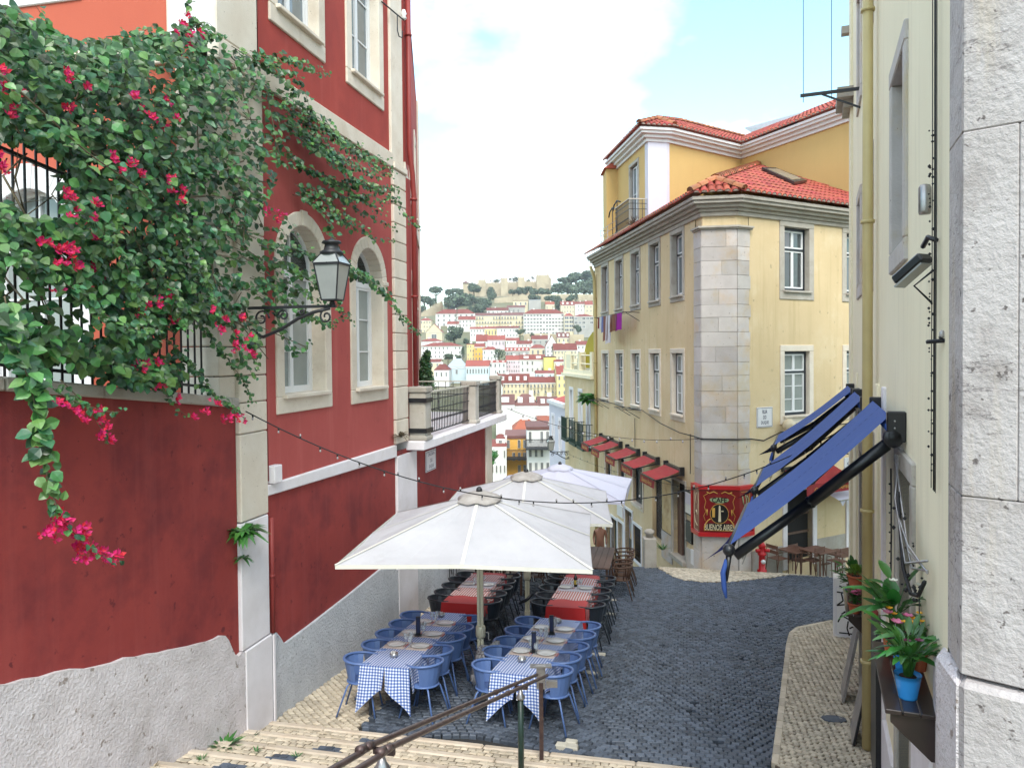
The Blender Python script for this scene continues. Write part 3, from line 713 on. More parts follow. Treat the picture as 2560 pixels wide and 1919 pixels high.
# left corner pilaster: plain below, coursed blocks above, broad at the top; wraps round on to the end wall
b = MB(); b.fb(FR, -.66, .0, -.3, .05, 1.23, 2.86); part('pilaster_base', b, M['white_stone'], rb, bw=.012)
b = MB(); b.fb(FR, -.60, .03, -.3, .062, -.7, 1.215); part('pilaster_foot', b, M['white_stone'], rb, bw=.012)
zz = [2.87, 4.0, 4.40, 4.75, 5.12, 5.5, 5.86, 6.24, 6.6, 6.96, 7.32, 7.7, 8.08, 8.61]
for c, d in zip(zz, zz[1:]):
    b = MB(); b.fb(FR, -.64, .0, -.5, .055, c + .006, d - .006, RND.random()); part('pilaster_block', b, M['stone'], rb, bw=.014)
    b = MB(); b.fb(FR, -.985, -.645, -.55, -.0, c + .006, d - .006, RND.random())
    if c > 4: part('pilaster_block', b, M['stone'], rb, bw=.014)
b = MB(); b.fb(FR, -1.0, -.09, -.65, .05, 8.91, HT); part('pilaster', b, M['stone'], rb, bw=.015)
# right corner pilaster
zz = [.75, 1.9, 2.98]
b = MB(); b.fb(FR, 4.71, 5.80, -.2, .055, -1.1, 3.0); part('pilaster_base', b, M['white_stone'], rb, bw=.012)
zz = [3.25, 3.72, 4.37] + [4.71 + .358 * k for k in range(11)] + [8.61]
for c, d in zip(zz, zz[1:]):
    b = MB(); b.fb(FR, 4.66, 5.32, -.25, .06, c + .006, d - .006, RND.random()); part('pilaster_block', b, M['stone'], rb, bw=.014)
b = MB(); b.fb(FR, 4.66, 5.36, -.25, .09, 8.62, 8.74); part('pilaster_cap', b, M['stone'], rb, bw=.014)
b = MB(); b.fb(FR, 4.60, 5.22, -.25, .05, 8.75, HT); part('pilaster', b, M['stone'], rb, bw=.015)
# light rough plinth along the lane, its top dipping beside each pilaster
def plinth(name, poly, mtl, parent, th=.045):
    b = MB(); b.prism([FR.w(u, .0, z) for u, z in poly][::-1], Vector((FR.n[0] * th, FR.n[1] * th, 0))); return part(name, b, mtl, parent)
def gl(a, c, k=6): return [(a + (c - a) * i / k, zgR(a + (c - a) * i / k) - .3) for i in range(k + 1)]
plinth('plinth', gl(.03, 4.71) + [(4.71, .80), (4.66, .78), (4.60, .82), (4.52, .98), (4.40, 1.05), (4.0, 1.04), (2.5, .98), (1.2, .945), (.44, .935), (.36, .96), (.27, 1.08), (.16, 1.19), (.03, 1.215)][::1], M['plinth_grey'], rb)
plinth('plinth', gl(5.80, 12.06) + [(12.06, .42), (10, .55), (8, .64), (6.4, .715), (6.1, .70), (6.0, .72), (5.93, .85), (5.86, .93), (5.80, .95)], M['plinth_grey'], rb, .04)
# sprayed scrawl on the plinth
b = MB()
for i, u in enumerate([7.95, 8.25, 8.5, 8.75, 9.0, 9.3, 9.55, 9.85, 10.1]):
    z0 = -.35; h = .62 + .12 * (i % 3)
    P = [FR.w(u, .047, z0), FR.w(u + .03, .047, z0 + h)]
    for q in (P, [FR.w(u + .02, .047, z0 + h * .9), FR.w(u + .12, .047, z0 + h * .35), FR.w(u + .2, .047, z0 + h * (.95 if i % 2 else .1))]):
        for a, c in zip(q, q[1:]): b.bar(a, c, .045, .004, up=(FR.n[0], FR.n[1], 0))
part('graffiti', b, M['graffiti'], rb)
# lower street wall under the terrace ends in a pale quoin; terrace slab with its railing
b = MB(); b.fb(FR, 11.5, 12.1, -.5, .05, -2, 3.05); part('quoin', b, M['stone'], rb, bw=.015)
b = MB(); b.fb(FR, 12.02, 12.08, -9, -.45, -4, 3.05); part('wall', b, M['red_wall'], rb)
tr = thing('terrace', 'stone terrace slab with iron railing beside the red building', 'terrace', FR.w(9, 0, 3.1))
b = MB(); P = [(5.33, .38), (5.9, .40), (9.3, .40), (12.5, .40), (13.0, .1), (13.0, -6), (5.33, -6)]
pp = [FR.w(u, n, 3.05) for u, n in P]; b.prism(pp[::-1], (0, 0, .19)); part('slab', b, M['white_stone'], tr, bw=.02)
def rail_panel(A, B, zb, ht, parent, m, sp=.115, dens_=1):
    d = B - A; L = d.length; d = d / L; nrm = Vector((d.y, -d.x, 0)); up = Vector((0, 0, 1))
    top = MB(); top.bar(A + up * (zb + ht), B + up * (zb + ht), .055, .035); part('top_rail', top, M['white_line'] if dens_ else m, parent)  # iron top rail coloured pale for the light catching it
    r = MB(); r.bar(A + up * (zb + .09), B + up * (zb + .09), .03, .025); r.bar(A + up * (zb + ht - .17), B + up * (zb + ht - .17), .025, .02); r.bar(A + up * (zb + ht - .38), B + up * (zb + ht - .38), .02, .02)
    part('bottom_rail', r, m, parent)
    n = max(2, int(L / sp))
    for i in range(1, n):
        p = A + d * (L * i / n); q = MB()
        q.tube([p + up * (zb + .09), p + up * (zb + .3), p + up * (zb + .34), p + up * (zb + .38), p + up * (zb + ht - .4), p + up * (zb + ht)], [.011, .011, .021, .011, .011, .011], 5)
        if dens_ == 2:
            c = p + up * (zb + ht - .1); q.tube([c + d * .045 * cos(a) + up * .065 * sin(a) for a in [k * pi / 4 for k in range(8)]], .008, 4, closed=True)
            c = p + up * (zb + ht - .29); q.tube([c + d * .05 * cos(a) + up * .085 * sin(a) for a in [k * pi / 3 for k in range(6)]], .008, 4, closed=True)
        part('baluster', q, m, parent)
def post(F, u, n, zb, h, w_, parent, band=False):
    b = MB(); b.fb(F, u - w_ / 2, u + w_ / 2, n - w_ / 2, n + w_ / 2, zb, zb + h - .1, .4); b.fb(F, u - w_ / 2 - .03, u + w_ / 2 + .03, n - w_ / 2 - .03, n + w_ / 2 + .03, zb + h - .1, zb + h + .02, .6); b.fb(F, u - w_ / 2 - .03, u + w_ / 2 + .03, n - w_ / 2 - .03, n + w_ / 2 + .03, zb, zb + .09, .5)
    P = part('post', b, M['grey_stone'], parent, bw=.02)
    if band:
        for z in (zb + .16, zb + h - .3):
            q = MB(); q.fb(F, u - w_ / 2 - .035, u + w_ / 2 + .035, n - w_ / 2 - .035, n + w_ / 2 + .035, z, z + .09); part('band', q, M['black'], P)
zt = 3.24
post(FR, 5.62, .20, zt, 1.08, .36, tr, True); post(FR, 9.4, .20, zt, 1.06, .34, tr); post(FR, 12.6, .05, zt, 1.1, .28, tr)
v3 = lambda u, n: FR.w(u, n, 0)
rail_panel(v3(5.83, .2), v3(9.2, .2), zt, .96, tr, M['iron']); rail_panel(v3(9.6, .2), v3(12.45, .1), zt, .98, tr, M['iron'], .1)
post(FR, 12.6, -2.6, zt, 1.1, .28, tr); rail_panel(v3(12.6, -.1), v3(12.6, -2.45), zt, .95, tr, M['iron'], .22); rail_panel(v3(12.6, -2.75), v3(12.6, -5.6), zt, .95, tr, M['iron'], .22)
# wing of the building beyond the pilaster, seen almost edge-on
_a = FR.w(5.33, 0.0, 0); _b = at(1046, 600, 26.5)
angw = degrees(atan2(_b.x - _a.x, _b.y - _a.y)); FG = Fr((_a.x, _a.y), angw, 1); LW = hypot(_b.x - _a.x, _b.y - _a.y)
HW = [(3.2, 4.2, 4.0, 6.4, 1), (7.2, 8.2, 4.0, 6.4, 1), (3.2, 4.2, 9.0, 11.4), (7.2, 8.2, 9.0, 11.4)]
b = MB(); wall_mb(FG, b, 0, LW, 3.1, HT, HW); part('wall', b, M['red'], rb)
b = MB(); b.fb(FG, .0, LW, -.1, .05, 8.62, 8.9); part('string_course', b, M['stone'], rb)
b = MB(); b.fb(FG, LW - .55, LW, -.2, .06, 3.24, HT); part('pilaster', b, M['stone'], rb)
b = MB(); b.fb(FG, .1, LW - .1, -.5, -.45, 3.2, HT); part('inner_wall', b, M['dark'], rb)
for h in HW: window(FG, rb, *h[:4], sur=.2, surm='stone', depth=.2, arch=len(h) > 4, pane='glass_pale', muntins=1)
b = MB(); b.face([FG.w(LW, 0, 2), FG.w(LW, -9, 2), FG.w(LW, -9, HT), FG.w(LW, 0, HT)]); part('wall', b, M['red'], rb)
# end wall over the garden
HE = [(2.15, 3.45, 4.35, 6.55, 1), (4.6, 5.9, 4.35, 6.55, 1), (2.2, 3.4, 9.9, 12.4)]
b = MB(); wall_mb(FE, b, .3, 9, 4.0, HT, HE); part('wall', b, M['lit_salmon'], rb)
b = MB(); b.fb(FE, .2, 8.9, -.6, -.55, 4, HT); part('inner_wall', b, M['dark'], rb)
for h in HE: window(FE, rb, *h[:4], sur=.3, surm='white_wall', depth=.22, arch=len(h) > 4, pane='glass_pale')
b = MB(); b.fb(FE, .0, .62, -.3, .055, 8.9, HT); part('pilaster', b, M['white_stone'], rb, bw=.012)
b = MB(); b.fb(FE, .64, 9, -.1, .06, 8.62, 8.9); part('string_course', b, M['stone'], rb, bw=.012)
b = MB(); b.face([FR.w(-1, 0, HT), FR.w(5.5, 0, HT), FG.w(LW, 0, HT), FG.w(LW, -9, HT), FE.w(9, 0, HT)]); part('roof', b, M['tile'], rb)
# drainpipes
def pipe(name, F, pts, r, m, label, parent=None, clips=()):
    b = MB(); b.tube([F.w(*p) for p in pts], r, 10)
    for u, n, z in clips: b.lathe(F.w(u, n, z - .02), [(r * 1.35, 0), (r * 1.35, .04)], 10)
    return single(name, b, m, label, 'drainpipe')
pipe('drainpipe', FR, [(5.50, .08, 13.5), (5.50, .08, 9.2), (5.60, .10, 8.7), (5.66, .10, 8.3), (5.66, .10, 4.35)], .055, M['pipe_red'], 'red painted drainpipe on the corner pilaster above the terrace', clips=[(5.66, .1, 8.2), (5.66, .1, 6.2), (5.5, .08, 11.5)])
pipe('drainpipe', FR, [(.055, .06, 2.8), (.055, .06, 1.22)], .03, M['pipe_red'], 'thin rust red pipe beside the pale pilaster of the plinth', clips=[(.055, .06, 2.0)])
b = MB(); b.fb(FR, .035, .075, .062, .085, -.05, 1.2); single('cable_cover', b, M['white_stone'], 'thin pale cable cover running down beside the pilaster foot', 'cable cover')
b = MB(); b.tube([FR.w(.03, .03, 5.6), FR.w(.03, .03, 4.6), FR.w(.04, .03, 3.3)], .012, 5); single('wall_conduit', b, M['pipe_red'], 'thin conduit down the edge of the coursed pilaster', 'conduit')
b = MB(); b.fb(FR, .06, .26, .0, .12, 3.26, 3.5); single('junction_box', b, M['white_stone'], 'small pale junction box on the low white band', 'junction box', bw=.01)
# insulator hook high on the right pilaster
b = MB(); b.tube([FR.w(4.2, .05, 11.6), FR.w(4.9, .12, 11.62), FR.w(5.1, .14, 11.63)], .015, 5); b.tube([FR.w(4.8, .12, 11.6), FR.w(4.8, .12, 11.3), FR.w(4.83, .14, 11.2), FR.w(4.95, .16, 11.22), FR.w(4.96, .16, 11.36)], .012, 5)
hk = single('insulator_bracket', b, M['iron'], 'iron hook bracket with white insulator high on the pilaster', 'bracket')
b = MB(); b.lathe(FR.w(5.1, .14, 11.63), [(.03, 0), (.06, .03), (.04, .08), (.06, .12), (.03, .2)], 8); part('insulator', b, M['china'], hk)
# street plaque
pl = thing('street_plaque', 'white enamel street plaque on the dark red wall', 'sign', FR.w(6.78, .0, 2.65))
b = MB(); b.fb(FR, 6.45, 7.11, .0, .03, 2.42, 2.88); part('plate', b, M['plaque'], pl, bw=.006)
b = MB()
for s_, z in (('CALÇADA', 2.79), ('DO', 2.655), ('DUQUE', 2.52)): text_mb(s_, FR, 6.78, .0325, z, height=.085, width=.1 * len(s_) * .62, mb=b, bold=.01)
part('lettering', b, M['ink'], pl)
b = MB(); frame_rect(b, FR, 6.47, 7.09, 2.44, 2.86, .012, .03, .032); part('border', b, M['ink'], pl)
# ---------------------------------------------------------------- retaining wall of the garden, beside the steps
cop = lambda u: 4.467 + (-.639 - u) * .112
ptp = lambda u: 1.496 + (-.853 - u) * .243
rw = thing('retaining_wall', 'dark red garden wall with rough white plinth beside the steps', 'wall', FR.w(-3.5, -.2, 0))
U0 = -9.5
b = MB(); b.prism([FR.w(U0, 0, -.5), FR.w(-.662, 0, -.5), FR.w(-.662, 0, cop(-.66) - .12), FR.w(U0, 0, cop(U0) - .12)], Vector((-FR.n[0] * .4, -FR.n[1] * .4, 0))); part('wall', b, M['red_wall'], rw)
u = U0
while u < -.68:
    L = min(RND.uniform(.9, 1.3), -.66 - u); b = MB(); b.fb(FR, u + .004, u + L - .004, -.46, .07, cop(u) - .12, cop(u), RND.random(), z0b=cop(u + L) - .12, z1b=cop(u + L)); part('coping_stone', b, M['grey_stone'], rw, bw=.015); u += L
rr_ = random.Random(3); top = []
u = U0
while u < -1.25: top.append((u, ptp(u) + rr_.uniform(-.018, .018))); u += .17
top += [(-1.2, 1.60), (-1.1, 1.60), (-1.02, 1.57), (-.95, 1.49), (-.88, 1.36), (-.82, 1.26), (-.75, 1.21), (-.662, 1.23)]
poly = [(U0, -.5), (-.602, -.5), (-.602, 1.205)] + top[::-1]
plinth('plinth', poly, M['plinth'], rw, .05)
# garden behind
b = MB(); b.hexa([FR.w(U0, -9, -1), FR.w(-.95, -9, -1), FR.w(-.95, -.4, -1), FR.w(U0, -.4, -1), FR.w(U0, -9, 4.3), FR.w(-.95, -9, 4.3), FR.w(-.95, -.4, 4.3), FR.w(U0, -.4, 4.3)])
struct('garden_ground', b, M['lime_joint'])
# iron fence on the coping
fe = thing('iron_fence', 'tall black iron fence on the coping under the bougainvillea', 'fence', FR.w(-3.5, -.2, 4.6))
FH = 2.2
b = MB(); b.bar(FR.w(U0, -.2, cop(U0) + .12), FR.w(-.72, -.2, cop(-.72) + .12), .04, .03); part('bottom_rail', b, M['iron'], fe)
b = MB(); b.bar(FR.w(U0, -.2, cop(U0) + FH - .2), FR.w(-.72, -.2, cop(-.72) + FH - .2), .04, .03); part('top_rail', b, M['iron'], fe)
u = -.8
while u > U0:
    b = MB(); z = cop(u); b.tube([FR.w(u, -.2, z), FR.w(u, -.2, z + FH - .1), FR.w(u, -.2, z + FH + .1)], [.013, .013, .003], 5); part('bar', b, M['iron'], fe); u -= .125
# ---------------------------------------------------------------- wall lanterns
def lantern(name, base, F, reach, label, s=1.0, glass='lampglass'):
    """base: point on the wall (u, z of the bracket's top bar); lantern stands on the end of the bracket"""
    u, z = base; t = thing(name, label, 'lamp', F.w(u, .03, z))
    b = MB(); b.fb(F, u - .05 * s, u + .05 * s, .0, .03, z - .5 * s, z + .08 * s); b.bar(F.w(u, .02, z), F.w(u, reach + .05, z), .042 * s, .042 * s)
    b.tube([F.w(u, .02, z - .42 * s), F.w(u, reach * .22, z - .44 * s), F.w(u, reach * .42, z - .33 * s), F.w(u, reach * .62, z - .17 * s), F.w(u, reach * .8, z - .08 * s), F.w(u, reach * .97, z - .03 * s)], .026 * s, 6)
    def scroll(cn, cz, r, turns, ph, dirn=1):
        b.tube([F.w(u, cn + r * (1 - k / 22) * cos(ph + dirn * k * turns * 2 * pi / 18), cz + r * (1 - k / 22) * sin(ph + dirn * k * turns * 2 * pi / 18)) for k in range(18)], .016 * s, 5)
    scroll(reach * .2, z - .16 * s, .13 * s, 1.4, 0); scroll(reach * .45, z - .12 * s, .09 * s, 1.4, pi, -1); scroll(reach * .93, z - .15 * s, .11 * s, 1.4, pi / 2); scroll(reach * .1, z - .36 * s, .07 * s, 1.2, 0, -1); scroll(reach * .66, z - .07 * s, .05 * s, 1.2, pi)
    part('bracket', b, M['iron'], t)
    c = F.w(u, reach, z); hh = .52 * s; r0, r1 = .165 * s, .27 * s
    g = MB(); zb = z + .09 * s
    b = MB(); b.lathe(c, [(.02 * s, 0), (.05 * s, .04 * s), (.03 * s, .07 * s), (.09 * s, .09 * s)], 8)
    a4 = [F.ang + pi / 4 + k * pi / 2 for k in range(4)]
    cor = lambda r, zz: [Vector((c.x + r * 1.41 * .72 * sin(a), c.y + r * 1.41 * .72 * cos(a), zz)) for a in a4]
    lo, hi, sh, tp = cor(r0, zb), cor(r1, zb + hh), cor(r1 * 1.08, zb + hh + .02 * s), cor(.15 * s, zb + hh + .17 * s)
    for k in range(4):
        k2 = (k + 1) % 4; b.bar(lo[k], hi[k], .018 * s, .018 * s); b.bar(lo[k], lo[k2], .02 * s, .02 * s); b.bar(hi[k], hi[k2], .026 * s, .026 * s)
        b.bar(sh[k], tp[k], .018 * s, .018 * s)
        q = MB(); q.face([lo[k], lo[k2], hi[k2], hi[k]]); part('glass_pane', q, M[glass], t)
        q = MB(); q.face([sh[k], sh[k2], tp[k2], tp[k]]); part('glass_pane', q, M[glass], t)
    part('cage', b, M['iron'], t)
    b = MB(); b.lathe((c.x, c.y, zb + hh + .15 * s), [(.17 * s, 0), (.18 * s, .03 * s), (.12 * s, .07 * s), (.10 * s, .15 * s), (.15 * s, .17 * s), (.13 * s, .2 * s), (.05 * s, .21 * s), (.02 * s, .24 * s), (0.001, .25 * s)], 12); part('cap', b, M['iron'], t)
    return t
lantern('wall_lantern', (-.42, 5.62), FR, 1.24, 'black iron lantern with frosted glass on a scrolled bracket beside the bougainvillea', .85)
# ================================================================ BOUGAINVILLEA
D2 = 2560 / 2212.0
bo = thing('bougainvillea', 'large bougainvillea with magenta flowers spilling over the iron garden fence', 'climbing plant', FR.w(-2.5, -.3, 4.4))
def leaf_geo(rr, wd=.8, fold=.16, curl=.12):
    f = fold * rr.uniform(.5, 1.5); c = curl * rr.uniform(-.5, 1.6); w_ = wd * rr.uniform(.85, 1.1)
    v = [(0, 0, 0), (0, .5, 0), (0, 1, -c), (-.42 * w_, .22, f * .7), (-.5 * w_, .5, f), (-.27 * w_, .8, f * .5 - c * .5), (.42 * w_, .22, f * .7), (.5 * w_, .5, f), (.27 * w_, .8, f * .5 - c * .5)]
    fs = [(0, 1, 4, 3), (1, 2, 5, 4), (0, 6, 7, 1), (1, 7, 8, 2)]
    return v, fs
LR = random.Random(11)
LGEO = [leaf_geo(LR) for _ in range(6)]
def rmat(nrm, tip, rr):
    z = Vector(nrm).normalized(); y = Vector(tip) - z * Vector(tip).dot(z)
    if y.length < 1e-4: y = z.orthogonal()
    y.normalize(); x = y.cross(z); return Matrix((x, y, z)).transposed()
rv = lambda: Vector((LR.gauss(0, 1), LR.gauss(0, 1), LR.gauss(0, 1))).normalized()
NO = Vector((FR.n[0], FR.n[1], 0)); DI = Vector((FR.d[0], FR.d[1], 0)); UP = Vector((0, 0, 1))
def frp(px, py, n):
    u, z = FR.on(px, py, n); return FR.w(u, n, z)
LEAVES = []     # (point, matrix, size, geo, light?)
def leaf(p, size, lt=False, face=None):
    nrm = (NO * .75 - DI * .45 + UP * .55 if face is None else face) + rv() * .62
    tip = UP * -.55 + NO * .25 + rv() * .75
    LEAVES.append((p, rmat(nrm, tip, LR), size, LR.randrange(6), lt))
def P2(L): return [(x * D2, y * D2) for x, y in L]
PA = P2([(-30, 0), (30, 12), (60, 45), (110, 62), (170, 85), (300, 80), (400, 62), (470, 80), (540, 120), (585, 185), (610, 260), (620, 330), (590, 400), (560, 450), (525, 530), (515, 610), (490, 670), (430, 690), (330, 640), (230, 620), (170, 560), (150, 450), (110, 350), (60, 310), (-30, 300)])
PB = P2([(-30, 420), (60, 470), (170, 480), (300, 600), (470, 680), (530, 640), (560, 700), (545, 780), (500, 700), (400, 690), (330, 740), (400, 800), (370, 840), (240, 830), (130, 770), (60, 800), (-30, 760)])
def fill(poly, count, n0, n1, s0, s1, prob=None, lt=.12):
    xs = [p[0] for p in poly]; ys = [p[1] for p in poly]; k = 0
    while k < count:
        x = LR.uniform(min(xs), max(xs)); y = LR.uniform(min(ys), max(ys))
        if not pip(x, y, poly): continue
        if prob and LR.random() > prob(x, y): continue
        n = LR.uniform(n0, n1)
        leaf(frp(x, y, n), LR.uniform(s0, s1), LR.random() < lt * (1 if n > (n0 + n1) / 2 else .2)); k += 1
def hole(cx, cy, rx, ry): return lambda x, y: ((x - cx * D2) / (rx * D2)) ** 2 + ((y - cy * D2) / (ry * D2)) ** 2 < 1
HO = [hole(75, 380, 70, 60), hole(30, 610, 40, 90), hole(110, 660, 45, 60), hole(440, 760, 60, 55), hole(250, 560, 26, 20), hole(190, 700, 50, 50), hole(390, 520, 18, 20)]
def pb(x, y): return .07 if any(h(x, y) for h in HO) else (.45 + .55 * (sin(x * .021 + y * .013) * sin(y * .024 - x * .008) > -.35))
fill(PA, 6300, -.75, .15, .08, .115, pb, .06)
fill(PA, 2700, .1, .62, .06, .125, pb, .2)
fill(PB, 1800, -.3, .3, .085, .115, pb, .06)
fill(PB, 900, .2, .6, .09, .12, pb, .45)
# canes that trail out of the mass, with leaves along them; (points in the photo, depth at start and end, leaf size, leaves per step, light share)
TW = MB()
def cane(pts, n0, n1, s0, s1, sp=.045, lt=.15, spread=.05, r=.006, k=1):
    P = [(x * D2, y * D2) for x, y in pts]; W_ = []
    for i, (x, y) in enumerate(P):
        f = i / (len(P) - 1); W_.append(frp(x, y, n0 + (n1 - n0) * f))
    # smooth
    Q = []
    for i in range(len(W_) - 1):
        p0 = W_[max(0, i - 1)]; p1 = W_[i]; p2 = W_[i + 1]; p3 = W_[min(len(W_) - 1, i + 2)]
        for j in range(6):
            t = j / 6; Q.append(.5 * ((2 * p1) + (p2 - p0) * t + (2 * p0 - 5 * p1 + 4 * p2 - p3) * t * t + (3 * p1 - p0 - 3 * p2 + p3) * t ** 3))
    Q.append(W_[-1]); TW.tube(Q, [r * (1 - .7 * i / len(Q)) for i in range(len(Q))], 4)
    acc = 0; tot = sum((b - a).length for a, b in zip(Q, Q[1:])); dist = 0
    for a, b in zip(Q, Q[1:]):
        L = (b - a).length; acc += L; dist += L
        while acc > sp:
            acc -= sp; f = dist / tot
            for _ in range(k):
                leaf(b + rv() * LR.uniform(.2, 1) * spread, LR.uniform(s0, s1) * (1 - .45 * f ** 3), LR.random() < lt)
SP = [([(540, 110), (610, 128), (660, 140), (705, 160)], .2, .35), ([(560, 125), (600, 160), (640, 200), (600, 230)], .3, .4), ([(500, 100), (570, 140), (640, 165), (668, 235), (650, 245)], .2, .4),
      ([(640, 220), (720, 290), (780, 340), (830, 372), (850, 385)], .2, .5), ([(600, 260), (700, 320), (760, 350), (820, 385)], .2, .5), ([(650, 300), (720, 350), (790, 400), (850, 425), (880, 470), (905, 490)], .3, .6),
      ([(620, 330), (700, 385), (790, 400), (860, 410)], .2, .35), ([(700, 380), (745, 430), (790, 420), (835, 440)], .2, .5), ([(640, 400), (700, 420), (720, 470), (760, 480)], .2, .4), ([(640, 420), (690, 450), (715, 500), (735, 560)], .25, .5),
      ([(560, 530), (640, 540), (700, 560), (760, 580), (800, 600)], .3, .7), ([(700, 570), (770, 590), (830, 630), (870, 690), (905, 720)], .5, .8), ([(610, 560), (660, 600), (710, 640), (760, 690)], .3, .6), ([(540, 600), (590, 620), (640, 660), (700, 700), (735, 690)], .3, .5),
      ([(560, 640), (600, 680), (610, 720), (640, 760), (670, 740)], .3, .5), ([(530, 690), (550, 740), (555, 790)], .4, .5), ([(500, 700), (520, 760), (540, 800), (555, 815)], .3, .5),
      ([(470, 90), (440, 60), (415, 40), (405, 0), (400, -20)], .1, .2), ([(330, 80), (420, 55), (450, 50), (475, 80)], .1, .3), ([(60, 60), (90, 40), (75, 10)], .3, .3), ([(230, 80), (300, 72), (330, 55)], .1, .2)]
for pts, a, b in SP: cane(pts, a, b, .075, .11, .045, .25, .09, k=2)
for i in range(26):      # finer sprays on the outer side
    x = LR.uniform(600, 780); y = 190 + (x - 600) * .85 + LR.uniform(-20, 170); L = LR.uniform(40, 95)
    cane([(x - 60, y - 40), (x, y), (x + L * .6, y + L * .3), (x + L, y + L * LR.uniform(.25, .7))], .1, LR.uniform(.2, .6), .07, .11, .045, .25, .07, r=.004, k=1)
for i in range(12):
    x = LR.uniform(520, 640); y = LR.uniform(430, 640); L = LR.uniform(40, 90)
    cane([(x - 50, y - 20), (x, y), (x + L * .6, y + L * .25), (x + L, y + L * LR.uniform(.3, .9))], .1, LR.uniform(.2, .6), .07, .11, .05, .2, .07, r=.004, k=1)
# strands hanging down in front of the wall
cane([(-20, 660), (40, 760), (75, 870), (90, 960), (105, 1040), (130, 1110)], 1.25, 1.35, .105, .13, .028, .45, .06, r=.008, k=2)
cane([(10, 640), (30, 740), (60, 800), (95, 890), (80, 960)], 1.1, 1.3, .09, .12, .04, .4, .07, k=2)
cane([(110, 1060), (135, 1120), (170, 1160), (220, 1200), (262, 1215)], 1.35, 1.4, .05, .08, .06, .3, .04)
cane([(60, 790), (130, 850), (200, 880), (250, 890), (270, 880)], .6, .7, .05, .075, .035, .3, .06)
cane([(130, 820), (190, 880), (215, 920), (245, 955)], .5, .6, .06, .08, .04, .3, .05)
cane([(300, 760), (350, 840), (380, 880), (410, 900)], .3, .4, .05, .07, .035, .3, .05)
cane([(360, 730), (420, 800), (470, 860), (520, 890)], .3, .4, .055, .08, .03, .3, .06, k=2)
cane([(420, 690), (480, 760), (530, 830), (545, 870)], .3, .4, .06, .08, .03, .3, .05, k=2)
cane([(240, 420), (250, 520), (300, 640), (310, 720)], .6, .7, .075, .1, .028, .6, .07, k=2)
cane([(380, 460), (410, 540), (450, 620), (470, 680)], .6, .7, .08, .1, .028, .6, .06, k=2)
cane([(0, 160), (90, 240), (190, 330), (290, 400), (330, 440)], .75, .8, .07, .09, .05, .3, .09, r=.012)
cane([(140, 420), (200, 480), (240, 520)], .7, .75, .07, .09, .03, .4, .07, k=2)
cane([(330, 560), (380, 650), (400, 720)], .6, .7, .07, .09, .03, .4, .07, k=2)
cane([(-20, 520), (80, 570), (180, 640), (260, 700), (340, 720)], .7, .8, .075, .1, .03, .3, .08, k=2)
for i in range(60):
    x, y = LR.uniform(-20, 560), LR.uniform(90, 640); TW.tube([frp(x * D2, y * D2, -.2), frp((x + LR.uniform(-60, 80)) * D2, (y + LR.uniform(20, 120)) * D2, LR.uniform(0, .4)), frp((x + LR.uniform(0, 120)) * D2, (y + LR.uniform(60, 200)) * D2, LR.uniform(.1, .5))], LR.uniform(.004, .011), 4)
part('branches', TW, M['twig'], bo, kind='stuff')
LEAVES.sort(key=lambda q: -q[2] / (q[0] - CAMP).length - (0 if inview(q[0], 0) else -10))
lm = {}
for k, (v, f) in enumerate(LGEO):
    for lt in (0, 1):
        q = MB(); q.add(v, f); me = q.mesh('leaf'); me.materials.append(M['leaf_lt'] if lt else M['leaf']); lm[k, lt] = me
MI = WM[bo].inverted(); rest = [MB(), MB()]
for i, (p, R_, s, g, lt) in enumerate(LEAVES):
    Mx = Matrix.Translation(p) @ R_.to_4x4() @ Matrix.Scale(s, 4)
    if i < 300:
        o = bpy.data.objects.new('leaf', lm[g, 1 if lt else 0]); o.matrix_basis = MI @ Mx; o.parent = bo; COL.objects.link(o)
    else: rest[1 if lt else 0].add([Mx @ Vector(c) for c in LGEO[g][0]], LGEO[g][1], LR.random())
part('foliage', rest[0], M['leaf'], bo, kind='stuff'); part('lit_foliage', rest[1], M['leaf_lt'], bo, kind='stuff')
